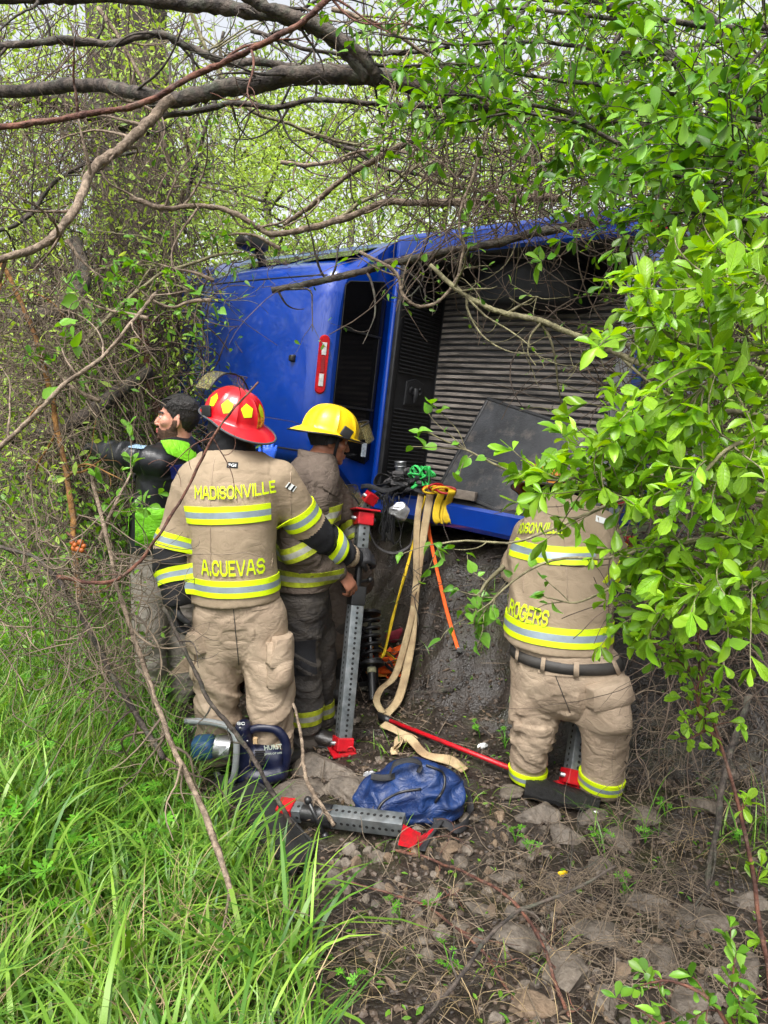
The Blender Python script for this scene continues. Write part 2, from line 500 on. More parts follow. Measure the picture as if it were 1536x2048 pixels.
def surface_nets(D, axs):
    S_ = D < 0
    nx, ny, nz = D.shape
    c = [S_[i:nx - 1 + i, j:ny - 1 + j, k:nz - 1 + k] for i in (0, 1) for j in (0, 1) for k in (0, 1)]
    cnt = sum(x.astype(np.int8) for x in c)
    cell = (cnt > 0) & (cnt < 8)
    I = np.argwhere(cell)
    idx = np.full(cell.shape, -1, np.int64); idx[cell] = np.arange(len(I))
    acc = np.zeros((len(I), 3)); num = np.zeros(len(I))
    for ax in range(3):
        for a in (0, 1):
            for b in (0, 1):
                o0 = [0, 0, 0]; oth = [j for j in range(3) if j != ax]
                o0[oth[0]] = a; o0[oth[1]] = b; o1 = list(o0); o1[ax] = 1
                A = I + o0; B = I + o1
                da = D[A[:, 0], A[:, 1], A[:, 2]]; db = D[B[:, 0], B[:, 1], B[:, 2]]
                m = (da < 0) != (db < 0)
                t = (da / (da - db + 1e-12))[m]
                PA = np.stack([axs[j][A[m, j]] for j in range(3)], 1); PB = np.stack([axs[j][B[m, j]] for j in range(3)], 1)
                acc[m] += PA + (PB - PA) * t[:, None]; num[m] += 1
    v = acc / num[:, None]
    Q = []
    for ax in range(3):
        oth = [(ax + 1) % 3, (ax + 2) % 3]
        sl0 = [slice(None)] * 3; sl1 = [slice(None)] * 3
        sl0[ax] = slice(0, -1); sl1[ax] = slice(1, None)
        e = S_[tuple(sl0)] != S_[tuple(sl1)]
        E = np.argwhere(e)
        E = E[(E[:, oth[0]] > 0) & (E[:, oth[1]] > 0) & (E[:, oth[0]] < D.shape[oth[0]] - 1) & (E[:, oth[1]] < D.shape[oth[1]] - 1)]
        def cid(da, db):
            K = E.copy(); K[:, oth[0]] += da; K[:, oth[1]] += db
            return idx[K[:, 0], K[:, 1], K[:, 2]]
        q = np.stack([cid(-1, -1), cid(0, -1), cid(0, 0), cid(-1, 0)], 1)
        ins = S_[E[:, 0], E[:, 1], E[:, 2]]
        q[~ins] = q[~ins][:, ::-1]
        Q.append(q)
    return v, np.vstack(Q)

def vnormals(v, q):
    n = np.cross(v[q[:, 2]] - v[q[:, 0]], v[q[:, 3]] - v[q[:, 1]]) if q.shape[1] == 4 else np.cross(v[q[:, 1]] - v[q[:, 0]], v[q[:, 2]] - v[q[:, 0]])
    out = np.zeros_like(v)
    for k in range(q.shape[1]): np.add.at(out, q[:, k], n)
    return out / (np.linalg.norm(out, axis=1)[:, None] + 1e-12)

def relax(v, q, it=2, lam=0.5):
    for _ in range(it):
        s = np.zeros_like(v); c = np.zeros(len(v))
        for k in range(q.shape[1]):
            a, b = q[:, k], q[:, (k + 1) % q.shape[1]]
            np.add.at(s, a, v[b]); np.add.at(c, a, 1); np.add.at(s, b, v[a]); np.add.at(c, b, 1)
        v = v + lam * (s / np.maximum(c, 1)[:, None] - v)
    return v

# ------------------------------------------------------------------ things laid on a surface
def drape_band(bvh, c, axis, ref, angs, rows, off=0.004, mats=None, curve=None):
    """strips round an axis: rows = [(h0,h1,material index),...]; rays go out from the axis to the surface"""
    axis = np.asarray(axis, float); axis /= np.linalg.norm(axis)
    ref = np.asarray(ref, float); ref = ref - ref @ axis * axis; ref /= np.linalg.norm(ref)
    bi = np.cross(axis, ref); c = np.asarray(c, float)
    hs = sorted({r[0] for r in rows} | {r[1] for r in rows})
    G = np.zeros((len(angs), len(hs) + 2, 3))
    for i, a in enumerate(angs):
        d = ref * math.cos(a) + bi * math.sin(a)
        for j, h in enumerate([hs[0]] + hs + [hs[-1]]):
            o = c + axis * (h + (curve(a) if curve else 0))
            loc, nor, _, dist = bvh.ray_cast(Vector(o), Vector(d), 1.0)
            k = off if 0 < j <= len(hs) else -0.002
            G[i, j] = o + d * ((dist if loc is not None else 0.1) + k)
    # smooth along the strip so that it bridges folds
    for _ in range(4): G[1:-1] = .25 * G[:-2] + .5 * G[1:-1] + .25 * G[2:]
    mb = MB(); nu, nv = G.shape[:2]
    idx = np.arange(nu * nv).reshape(nu, nv)
    first = True
    for j in range(nv - 1):
        mi = rows[min(max(j - 1, 0), len(rows) - 1)][2]
        q = np.stack([idx[:-1, j], idx[1:, j], idx[1:, j + 1], idx[:-1, j + 1]], -1)
        mb.add(G.reshape(-1, 3) if first else np.zeros((0, 3)), q if first else q - mb.n, mi)
        first = False
    return mb

_font_cache = {}
def text_verts(txt, bold=0.0):
    key = (txt, bold)
    if key not in _font_cache:
        cu = bpy.data.curves.new('lettering', 'FONT'); cu.body = txt; cu.size = 1.0; cu.offset = bold
        cu.align_x = 'CENTER'; cu.resolution_u = 3
        ob = bpy.data.objects.new('lettering', cu); COL.objects.link(ob)
        dg = bpy.context.evaluated_depsgraph_get()
        me = bpy.data.meshes.new_from_object(ob.evaluated_get(dg))
        v = np.array([p.co[:] for p in me.vertices]); f = [list(p.vertices) for p in me.polygons]
        bpy.data.objects.remove(ob, do_unlink=True); bpy.data.meshes.remove(me); bpy.data.curves.remove(cu)
        _font_cache[key] = (v, f)
    return _font_cache[key]

BLOCK = {'M': (1.0, [[(0, 0), (0, 1), (.5, .35), (1, 1), (1, 0)]]), 'A': (.9, [[(0, 0), (.36, 1), (.64, 1), (1, 0)], [(.2, .34), (.8, .34)]]), 'D': (.78, [[(0, 0), (0, 1), (.68, 1), (1, .76), (1, .24), (.68, 0), (.0, 0)]]),
         'I': (.02, [[(.5, 0), (.5, 1)]]), 'S': (.74, [[(1, .78), (.76, 1), (.24, 1), (0, .8), (0, .66), (.22, .5), (.78, .5), (1, .34), (1, .2), (.76, 0), (.24, 0), (0, .22)]]), 'O': (.8, [[(.5, 0), (.26, 0), (0, .24), (0, .76), (.26, 1), (.74, 1), (1, .76), (1, .24), (.74, 0), (.5, 0)]]),
         'N': (.8, [[(0, 0), (0, 1), (1, 0), (1, 1)]]), 'V': (.9, [[(0, 1), (.42, 0), (.58, 0), (1, 1)]]), 'L': (.66, [[(0, 1), (0, 0), (1, 0)]]), 'E': (.66, [[(1, 1), (0, 1), (0, 0), (1, 0)], [(.05, .5), (.8, .5)]]), 'C': (.74, [[(1, .74), (.74, 1), (.26, 1), (0, .76), (0, .24), (.26, 0), (.74, 0), (1, .26)]]),
         'U': (.78, [[(0, 1), (0, .24), (.26, 0), (.74, 0), (1, .24), (1, 1)]]), 'R': (.78, [[(0, 0), (0, 1), (.72, 1), (1, .8), (1, .62), (.72, .45), (.05, .45)], [(.5, .43), (1, 0)]]), 'G': (.8, [[(1, .76), (.74, 1), (.26, 1), (0, .76), (0, .24), (.26, 0), (.74, 0), (1, .2), (1, .44), (.58, .44)]]), '.': (.04, [[(.5, 0), (.5, .16)]])}
def block_verts(txt, th=.185):
    """bold block capitals sewn from strokes: verts, faces and stroke number"""
    v, f, x, k = [], [], 0.0, 0
    for ch in txt:
        wd, pl = BLOCK[ch]; h = th / 2
        for P in pl:
            P = np.array(P, float) * [wd, 1 - th] + [x, h]; n = len(P); closed = np.allclose(P[0], P[-1])
            for i in range(n):
                a = P[i] - P[i - 1] if i else (P[-1] - P[-2] if closed else P[1] - P[0]); b = P[i + 1] - P[i] if i < n - 1 else (P[1] - P[0] if closed else P[-1] - P[-2])
                a = a / np.linalg.norm(a); b = b / np.linalg.norm(b); na, nb = np.array([-a[1], a[0]]), np.array([-b[1], b[0]])
                m = na + nb; m = m / (m @ m) * 2; m *= min(1, 1.9 / np.linalg.norm(m)); q = P[i].copy()
                if not closed and i == 0: q = q - a * h
                if not closed and i == n - 1: q = q + b * h
                v += [(*(q + m * h), k), (*(q - m * h), k)]
                if i: j = len(v) - 4; f.append([j, j + 1, j + 3, j + 2])
            k += 1
        x += wd + th + .13
    return np.array(v), f

def drape_text(txt, bvh, o, ex, ey, w, h, name, m, parent, off=0.004, bold=0.012, arc=0.0, depth=0.5):
    """letters laid onto a surface: o is a point outside it, rays go along -(ex x ey)"""
    v, f = block_verts(txt) if all(c in BLOCK for c in txt) else text_verts(txt, bold)
    lo, hi = v[:, :2].min(0), v[:, :2].max(0)
    uv = (v[:, :2] - (lo + hi) / 2) / (hi - lo) * np.array([w, h])
    o, ex, ey = (np.asarray(q, float) for q in (o, ex, ey)); ez = np.cross(ex, ey)
    P = []
    last = None
    for (u_, w_), k_ in zip(uv, v[:, 2]):
        p = o + ex * u_ + ey * (w_ + arc * (1 - (u_ / (w / 2)) ** 2))
        if bvh is None: P.append(p); continue
        loc, nor, _, _ = bvh.ray_cast(Vector(p), Vector(-ez), depth)
        if loc is None: loc = last if last is not None else Vector(p - ez * .2)
        else: last = loc
        P.append(np.array(loc) + ez * (off + .0006 * k_))
    me = bpy.data.meshes.new(name); me.from_pydata([tuple(p) for p in P], [], f); me.update()
    return link(name, me, parent, m)

def drape_patch(bvh, o, ex, ey, outline, name, m, parent, off=0.004, n=10, thick=0.0, depth=0.6, bulge=0.0, sag=0.0):
    """a quad-shaped patch (4 corners in ex, ey) laid onto a surface with some thickness"""
    o, ex, ey = (np.asarray(q, float) for q in (o, ex, ey)); ez = np.cross(ex, ey); ez /= np.linalg.norm(ez)
    a, b, c, d = (np.asarray(q, float) for q in outline)
    G0 = np.zeros((n, n, 3)); G1 = np.zeros((n, n, 3)); last = None
    for i in range(n):
        for j in range(n):
            s_, t_ = i / (n - 1), j / (n - 1)
            p2 = (a * (1 - s_) + b * s_) * (1 - t_) + (d * (1 - s_) + c * s_) * t_
            p = o + ex * p2[0] + ey * p2[1]
            loc, nor, _, _ = bvh.ray_cast(Vector(p), Vector(-ez), depth)
            q = np.array(loc) if loc is not None else (last if last is not None else p - ez * .2)
            last = q
            bl = bulge * (16 * s_ * (1 - s_) * t_ * (1 - t_)) ** .5 + sag * (1 - t_) * (4 * s_ * (1 - s_)) ** .3
            G1[i, j] = q + ez * (off + thick + bl); G0[i, j] = q - ez * .004
    for _ in range(2):
        H = G1.copy(); H[1:-1] = .25 * G1[:-2] + .5 * G1[1:-1] + .25 * G1[2:]; G1 = H.copy()
        G1[:, 1:-1] = .25 * H[:, :-2] + .5 * H[:, 1:-1] + .25 * H[:, 2:]
    rim = [(i, 0) for i in range(n)] + [(n - 1, j) for j in range(1, n)] + [(i, n - 1) for i in range(n - 2, -1, -1)] + [(0, j) for j in range(n - 2, 0, -1)]
    mb = MB(); mb.grid(G1)
    R = np.array([[G0[i], .5 * G0[i] + .5 * G1[i], G1[i]] for i in rim]); mb.grid(R, close_u=True)
    return mb.build(name, m, parent)

# ================================================================== the ground
def ground_h(x, y, fine=True):
    x = np.atleast_1d(np.asarray(x, float)); y = np.atleast_1d(np.asarray(y, float))
    s = .67 * x + .734 * y
    h = 0.38 * (1 - sstep(0.2, 2.9, y)) + 0.22 * sstep(-0.85, -1.8, x) * (1 - sstep(2.6, 5.5, y) * .6)
    h = h + 0.90 * sstep(3.28, 4.25, s + .12 * np.sin(x * 2.3) + .06 * np.sin(x * 7)) + 0.02 * np.clip(s - 4, 0, 60)
    if fine:
        P = np.stack([x, y, 0 * x], 1); near = np.clip(1.3 - np.abs(s - 3.4) * .1, .5, 1)
        h = h + near * (.035 * noise(P, 2.2, 3, 2) + .018 * noise(P, 7, 5, 2) + .013 * noise(P, 21, 9, 2))
        bk = np.exp(-((s - 3.75) / .6) ** 2); h = h + bk * (.045 * (1 - 2.2 * np.abs(noise(P, 3.4, 12, 2))) + .022 * (1 - 2.2 * np.abs(noise(P, 9, 14, 2))))
    return h

def gz(x, y):
    return float(ground_h(x, y)[0])

M_MUD = mat('wet_mud', S(25, 21, 18), rough=.4, col2=S(58, 50, 43), scale=7, bump=1.0, bscale=70, rvar=.25, thr=(.3, .72), detail=9,
            dirt=S(72, 76, 40), dirt_amt=.35, dirt_scale=2.3)
def axis(lo, a, b, hi, d, far=16):
    return np.concatenate([a - np.geomspace(d, a - lo, far)[::-1], np.arange(a, b, d), b + np.geomspace(d, hi - b, far)])
gx = axis(-220, -2.6, 2.6, 220, .026, 22); gy = axis(-60, 0.9, 5.6, 420, .026, 24)
GX, GY = np.meshgrid(gx, gy, indexing='ij')
GZ = ground_h(GX.ravel(), GY.ravel()).reshape(GX.shape)
_g = MB(); _g.grid(np.stack([GX, GY, GZ], -1))
tag(_g.build('ground', M_MUD), kind='structure')

# ================================================================== the pickup lying on its side
M_BLUE = mat('blue_car_paint', S(0, 54, 150), rough=.3, var=.10, scale=2.5, coat=1.0, metal=.1,
             dirt=S(20, 50, 110), dirt_amt=.2, dirt_scale=9)
M_LINER = mat('black_bed_liner', S(26, 27, 30), rough=.55, var=.25, scale=14, bump=.15, bscale=160, rvar=.15)
M_RIB = mat('worn_liner_rib', S(70, 66, 62), rough=.6, col2=S(150, 141, 133), scale=3.2, bump=.25, bscale=90, thr=(.36, .62), detail=8, stretch=(1, 5, 1), rvar=.15)
M_GLASSB = mat('dark_window_glass', (.004, .004, .005), rough=.08, var=.1, spec=.3)
M_BLK = mat('black_plastic', (.014, .014, .015), rough=.42, var=.3, scale=20, bump=.08, bscale=120)
M_RUB = mat('black_rubber', (.012, .012, .012), rough=.75, var=.3, scale=12, bump=.3, bscale=60)
M_REDL = mat('red_lamp_lens', (.36, .002, .006), rough=.25, var=.2, scale=30, spec=.3)
M_CLR = mat('clear_lamp_lens', (.45, .45, .44), rough=.15, var=.25, scale=60, coat=.5)
M_STEEL = mat('grey_steel', (.34, .35, .36), rough=.42, var=.2, scale=12, metal=.85, bump=.06, bscale=80, rvar=.1)
M_CAPG = mat('grey_tailgate_cap', (.16, .165, .17), rough=.6, var=.25, scale=8)

TR = np.array([[.734, .113, -.670, .015], [-.678, .049, -.734, 5.336], [-.050, .992, .113, 2.054], [0, 0, 0, 1]])
truck = empty('pickup_truck')
_u, _, _vt = np.linalg.svd(TR[:3, :3]); _m = TR.copy(); _m[:3, :3] = _u @ _vt
truck.matrix_world = Matrix(_m.tolist())
tag(truck, 'bright blue pickup truck tipped over on its side with its ribbed bed showing', 'pickup truck')

def section(H, w=1.0, g=.70, zb=-.92, belt=-.02):
    """half profile of the body, from sill to roof centre (y, z)"""
    p = [(1.0 * w, zb), (1.015 * w, -.55), (1.0 * w, -.25), (.955 * w, belt), (.93 * w, belt + .03)]
    if H > .1:
        p += [(.93 * w + (g - .93 * w) * t, belt + .03 + (H - .115 - belt - .03) * t) for t in (.33, .66, 1)]
        p += [(g - .035, H - .06), (g - .10, H - .028), (g - .22, H - .008), (g * .35, H + .004), (0, H + .01)]
    else:
        p += [(.88 * w, belt + .04 + (H - belt) * .4), (.8 * w, H + .02), (.7 * w, H + .03), (.6 * w, H + .035), (.45 * w, H + .04), (.3 * w, H + .04), (.15 * w, H + .042), (0, H + .045)]
    return np.array(p)
def ring(x, *a, **k):
    p = section(*a, **k); q = p[:-1][::-1] * [-1, 1]
    r = np.vstack([p, q]); return np.column_stack([np.full(len(r), x), r])
rings = [ring(-.07, .46, g=.655), ring(-.10, .515, g=.675), ring(-.15, .548, g=.69), ring(-.24, .562, g=.70), ring(-.6, .575, g=.71), ring(-1.0, .58, g=.71), ring(-1.35, .57, g=.70), ring(-1.6, .545, g=.685),
         ring(-1.72, .50, g=.67), ring(-1.85, .42, g=.70), ring(-2.15, .22, g=.78), ring(-2.45, .04, belt=-.06), ring(-2.8, -.02, belt=-.09), ring(-3.3, -.07, belt=-.14), ring(-3.5, -.13, belt=-.22), ring(-3.6, -.30, belt=-.34, w=.93)]
G = np.array(rings)
body = MB().grid(G)
body.add(G[0], np.array([np.arange(G.shape[1])[::-1]])).add(G[-1], np.array([np.arange(G.shape[1])]))
cab = body.build('cab_body', M_BLUE, truck, angle=40)
cab_bvh = bvh_of(cab.data)
# roof creases and gutters
for sy in (1, -1):
    mb = MB(); xs = np.linspace(-1.55, -.16, 24)
    pts = []
    for x in xs:
        loc, nor, *_ = cab_bvh.ray_cast(Vector((x, sy * .60, 1.2)), Vector((0, 0, -1)))
        pts.append(np.array(loc) + [0, 0, .001])
    mb.tube(pts, .006, 6, side=(0, 1, 0), flat=.5)
    mb.build('roof_gutter', M_BLK, truck)
# rear glass with its sliding middle pane
def rear_pt(y, z, off=0.0):
    return V(-.07 + .0 + off, y, z)
win = [(-.62, .02), (.62, .02), (.655, .06), (.585, .40), (.55, .435), (-.55, .435), (-.585, .40), (-.655, .06)]
w = MB().plate([(p[0], p[1]) for p in win], .012, o=(-.068, 0, 0), ex=(0, 1, 0), ey=(0, 0, 1), inset=.004).build('rear_window', M_GLASSB, truck, smooth=False)
for y in (-.26, .26): MB().box((-.053, y, .23), (.008, .014, .38), bev=.002).build('window_divider', M_BLK, w, smooth=False)
MB().box((-.052, 0, .06), (.006, .5, .010), bev=.002).build('window_divider', M_BLK, w, smooth=False)
st = MB(); st.box((-.052, -.55, .09), (.004, .10, .045)); st.build('window_sticker', mat('sticker_paper', (.45, .5, .55), rough=.5, var=.3, scale=60), w, smooth=False)
# high stop lamp
def lamp_outline(l, h, n=6):
    p = []
    for sx, a0 in ((1, -90), (-1, 90)):
        for k in range(n + 1):
            a = math.radians(a0 + 180 * k / n); p.append((sx * (l - h) + h * math.cos(a), h * math.sin(a)))
    return p
ex = V(0, 1, 0); ey = V(-.62, 0, .78)
lo = V(-.118, 0, .522)
chm = MB().plate(lamp_outline(.20, .036), .022, o=lo, ex=ex, ey=ey, inset=.008).build('stop_lamp', M_REDL, truck, angle=40)
for sy in (1, -1):
    MB().plate([(sy * .105 - .042, -.018), (sy * .105 + .042, -.018), (sy * .105 + .042, .014), (sy * .105 - .042, .014)], .006, o=lo + np.cross(ex, ey) * .021, ex=ex, ey=ey, inset=.002).build('cargo_lamp', M_CLR, chm, smooth=False)
MB().plate([(-.055, -.014), (.055, -.014), (.055, .010), (-.055, .010)], .005, o=lo + np.cross(ex, ey) * .021, ex=ex, ey=ey, inset=.002).build('brake_lens', mat('deep_red_lens', (.2, .004, .006), rough=.2), chm, smooth=False)
loc, *_ = cab_bvh.ray_cast(Vector((-.36, .03, 1.2)), Vector((0, 0, -1)))
MB().box(np.array(loc) + [0, 0, .014], (.05, .055, .035), bev=.010, taper=.75).build('roof_antenna', M_BLK, truck)
# side windows, windshield, mirror
for sy in (1, -1):
    for x0, x1 in ((-.62, -.16), (-1.5, -.72)):
        MB().add([(x0, sy * .905, .06), (x1, sy * .905, .06), (x1 + (.06 if x1 > -.3 else 0), sy * .75, .40), (x0, sy * .75, .40)], np.array([[0, 1, 2, 3]])).build('side_window', M_GLASSB, truck, smooth=False)
ws = MB(); ws.add([(-2.42, -.80, .085), (-2.42, .80, .085), (-1.82, .60, .455), (-1.82, -.60, .455)], np.array([[0, 1, 2, 3]])); ws.build('windshield', M_GLASSB, truck, smooth=False)
mir = MB(); mir.tube([(-1.50, .88, .04), (-1.52, .94, .07), (-1.52, .98, .10)], .035, 8).box((-1.54, 1.02, .15), (.17, .10, .25), bev=.04, rot=rotm('Z', 8))
mir.box((-1.46, 1.025, .15), (.02, .075, .21), bev=.008)
mir.build('side_mirror', M_BLK, truck)
# bed: side walls, rails, front rail, liner, floor, wheel houses, tailgate
for sy in (1, -1):
    prof = [(.83, -.10), (.825, -.012), (.845, .002), (.96, .002), (.99, -.02), (1.0, -.08), (1.015, -.35), (1.01, -.9), (.97, -.92), (.95, -.6), (.93, -.10)]
    G = np.array([[(x, sy * p[0], p[1]) for p in prof] for x in (-.03, .0, 1.76, 1.80)])
    mb = MB().grid(G, close_v=True)
    for k in (0, -1): mb.add(G[k], np.array([np.arange(len(prof))]))
    mb.build('bed_side', M_BLUE, truck, angle=30)
    prof = [(.835, -.008), (.81, -.02), (.79, -.06), (.80, -.12), (.78, -.36), (.755, -.485), (.73, -.50)]
    G = np.array([[(x, sy * p[0], p[1]) for p in prof] for x in (.02, 1.70)])
    mb = MB().grid(G); mb.build('liner_side', M_LINER, truck)
    for k in range(7):
        x = .2 + k * .22
        MB().tube([(x, sy * .795, -.12), (x, sy * .775, -.36)], .016, 6).build('liner_corrugation', M_LINER, truck)
    # wheel house
    t = np.linspace(0, math.pi, 13)
    G = np.array([[(.86 + .44 * math.cos(a), sy * yy, -.50 + hh * math.sin(a) ** .55) for a in t] for yy, hh in ((.80, .30), (.58, .30), (.535, .28), (.515, .235), (.515, 0.0))])
    MB().grid(G).build('wheel_house', M_LINER, truck)
    tl = MB().box((1.815, sy * .93, -.22), (.03, .14, .40), bev=.012).build('tail_lamp', M_REDL, truck)
MB().box((-.012, 0, -.11), (.05, 1.90, .226), bev=.018).build('bed_front_rail', M_BLUE, truck)
MB().box((.035, 0, -.03), (.04, 1.62, .05), bev=.010).build('liner_lip', M_LINER, truck)
bh = MB().box((.032, 0, -.27), (.03, 1.60, .50)).build('bulkhead', M_LINER, truck, smooth=False)
rb = MB().tube([(.049, 0, -.07), (.052, 0, -.10), (.052, 0, -.44), (.049, 0, -.475)], .0075, 6, caps=False).mesh('bulkhead_rib')
for k in range(58):
    y = -.77 + k * 1.54 / 57
    if abs(y + .10) < .115: continue
    o = link('bulkhead_rib', rb, bh, M_LINER); o.location = (0, y, 0)
# raised emblem on the bulkhead: a shield with a horned head
em = MB().plate([(-.10, -.085), (.0, -.115), (.10, -.085), (.105, .09), (-.105, .09)][::1], .012, o=(.047, -.10, -.27), ex=(0, 0, 1), ey=(0, -1, 0), inset=.005)
em.plate([(-.085, -.07), (.0, -.098), (.085, -.07), (.09, .075), (-.09, .075)], .003, o=(.059, -.10, -.27), ex=(0, 0, 1), ey=(0, -1, 0))
for sy in (1, -1):
    a = np.linspace(.2, 5.2, 16); r = .034 - .0045 * a
    pts = np.stack([np.full(16, .066), -.10 + .015 + r * np.cos(a) * .9, -.27 + sy * (.036 + r * np.sin(a))], 1)
    em.tube(pts, np.linspace(.010, .004, 16), 6)
em.tube([(.066, -.06, -.27), (.072, -.09, -.27), (.070, -.13, -.27), (.066, -.165, -.27)], [.016, .022, .017, .011], 8)
em.build('emblem', M_LINER, bh, angle=30)
fl = MB().box((.87, 0, -.525), (1.68, 1.50, .04)).build('bed_floor', M_LINER, truck, smooth=False)
for k in range(34):
    y = -.71 + k * 1.42 / 33
    wd = .0135
    xs = np.linspace(.06, 1.68, 16)
    G = np.array([[(x, y - wd, -.505), (x, y - wd * .7, -.492), (x, y + wd * .7, -.492), (x, y + wd, -.505)] for x in xs])
    G[0, :, 2] = -.505; G[-1, :, 2] = -.505
    MB().grid(G).build('floor_rib', M_RIB, fl, smooth=False)
tg = MB().box((1.80, 0, -.27), (.07, 1.60, .52), bev=.02).build('tailgate', M_BLUE, truck)
MB().box((1.79, 0, .000), (.10, 1.58, .03), bev=.010).build('tailgate_cap', M_CAPG, tg)
MB().box((1.84, 0, -.2), (.02, .22, .08), bev=.008).build('tailgate_handle', M_BLK, tg)
bp = MB().box((1.95, 0, -.72), (.20, 1.9, .20), bev=.04).build('rear_bumper', M_STEEL, truck)
ch = MB()
for sy in (1, -1): ch.box((-.9, sy * .45, -.95), (5.2, .12, .16), bev=.01)
ch.box((-1.0, 0, -.80), (4.6, 1.5, .10)); ch.box((.95, 0, -1.0), (.1, 1.7, .1), bev=.03); ch.box((-2.7, 0, -1.0), (.1, 1.7, .1), bev=.03)
ch.build('chassis', M_BLK, truck, smooth=False)
for x in (.86, -2.72):
    for sy in (1, -1):
        a = np.linspace(0, 2 * np.pi, 33)[:-1]
        prof = [(.23, -.10), (.33, -.125), (.375, -.10), (.385, -.06), (.385, .06), (.375, .10), (.33, .125), (.23, .10)]
        G = np.array([[(x + r * math.cos(q), sy * .86 + z, -.98 + r * math.sin(q)) for r, z in prof] for q in a])
        wh = MB().grid(G, close_u=True, close_v=True).build('wheel', M_RUB, truck)
        G = np.array([[(x + r * math.cos(q), sy * (.86 + z), -.98 + r * math.sin(q)) for r, z in ((.235, .10), (.20, .05), (.09, .03), (.06, .07), (.001, .07))] for q in a])
        MB().grid(G, close_u=True).build('rim', M_STEEL, wh)
# flat black lid leaning in the bed
def TP(x, y, z): return _m[:3, :3] @ V(x, y, z) + _m[:3, 3]

# ================================================================== people
M_SKIN = mat('skin_fair', S(206, 142, 118), rough=.5, var=.08, scale=25, col2=S(218, 160, 138), bump=.05, bscale=200)
M_SKIN2 = mat('skin_tan', S(150, 100, 78), rough=.45, var=.1, scale=25, bump=.05, bscale=200)
M_HAIR = mat('dark_hair', S(34, 30, 28), rough=.4, var=.4, scale=60, stretch=(1, 1, .25), bump=.8, bscale=220)
M_TAN = mat('tan_turnout_cloth', crease=.14, col=S(140, 123, 102), rough=.82, var=.10, scale=5, bump=.22, bscale=420, spec=.25, col2=S(161, 144, 121), dirt=S(96, 78, 62), dirt_amt=.30, dirt_scale=5)
M_TANP = mat('tan_trouser_cloth', crease=.24, col=S(146, 128, 109), rough=.82, var=.10, scale=5, bump=.22, bscale=420, spec=.25, col2=S(168, 150, 129), dirt=S(82, 68, 54), dirt_amt=.45, dirt_scale=4)
M_GREY = mat('soiled_brown_turnout_cloth', crease=.4, col=S(82, 72, 65), rough=.85, var=.2, scale=6, bump=.25, bscale=420, spec=.2, col2=S(108, 96, 86), dirt=S(50, 44, 40), dirt_amt=.5, dirt_scale=6)
M_DARK = mat('dark_trouser_cloth', crease=.4, col=S(48, 46, 46), rough=.8, var=.25, scale=6, bump=.25, bscale=420, spec=.25, col2=S(74, 69, 64), dirt=S(92, 80, 66), dirt_amt=.35, dirt_scale=5)
M_BLKC = mat('black_cloth', (.010, .010, .012), rough=.72, var=.3, scale=10, bump=.25, bscale=380, spec=.3)
M_JACK = mat('black_shell_jacket', (.012, .013, .017), rough=.33, var=.3, scale=10, bump=.12, bscale=60, spec=.5)
M_LIME = mat('lime_fluorescent_fabric', S(130, 214, 34), rough=.6, var=.10, scale=10, bump=.15, bscale=300, crease=.4, dirt=S(60, 110, 30), dirt_amt=.5, dirt_scale=9)
M_YEL = mat('fluorescent_yellow_trim', S(196, 222, 0), rough=.6, var=.05, scale=14, bump=.1, bscale=500)
M_SIL = mat('silver_reflective_tape', S(138, 152, 160), rough=.36, var=.08, scale=20, metal=.25, bump=.08, bscale=300)
M_DYEL = mat('dirty_yellow_trim', S(146, 156, 26), rough=.6, var=.3, scale=30, bump=.2, bscale=300, dirt=S(70, 70, 30), dirt_amt=.5, dirt_scale=14)
M_DSIL = mat('dirty_silver_tape', S(150, 150, 140), rough=.45, var=.25, scale=40, metal=.2, dirt=S(90, 86, 76), dirt_amt=.5, dirt_scale=20)
M_KHAKI = mat('grey_khaki_cloth', crease=.34, col=S(150, 142, 134), rough=.8, var=.12, scale=6, bump=.2, bscale=400, spec=.25, dirt=S(80, 72, 64), dirt_amt=.35, dirt_scale=4)
M_BOOT = mat('black_boot_leather', (.013, .012, .012), rough=.38, var=.4, scale=14, bump=.2, bscale=60, dirt=S(70, 58, 46), dirt_amt=.35, dirt_scale=10)
M_GLOVE = mat('black_work_glove', (.014, .014, .016), rough=.6, var=.35, scale=20, bump=.5, bscale=130)
M_NITR = mat('blue_nitrile_glove', S(48, 96, 210), rough=.35, var=.1, scale=20)
M_REDH = mat('red_helmet_shell', S(190, 12, 26), rough=.34, var=.1, scale=8, coat=.35, dirt=S(120, 30, 30), dirt_amt=.35, dirt_scale=16, bump=.05, bscale=120)
M_YELH = mat('yellow_helmet_shell', S(236, 196, 0), rough=.42, var=.08, scale=8, coat=.2, dirt=S(150, 120, 20), dirt_amt=.4, dirt_scale=14, bump=.05, bscale=120)
M_TRIM = mat('grey_edge_trim', S(70, 72, 76), rough=.6, var=.15)
M_BELT = mat('dark_grey_belt', S(58, 55, 52), rough=.6, var=.2, bump=.2)
M_EYE = mat('eye_white', S(190, 180, 175), rough=.2, var=.05)
M_IRIS = mat('dark_iris', (.02, .015, .01), rough=.15)
M_LIP = mat('lips', S(176, 96, 88), rough=.45)
M_PWHITE = mat('white_print', S(225, 228, 225), rough=.6, var=.05)
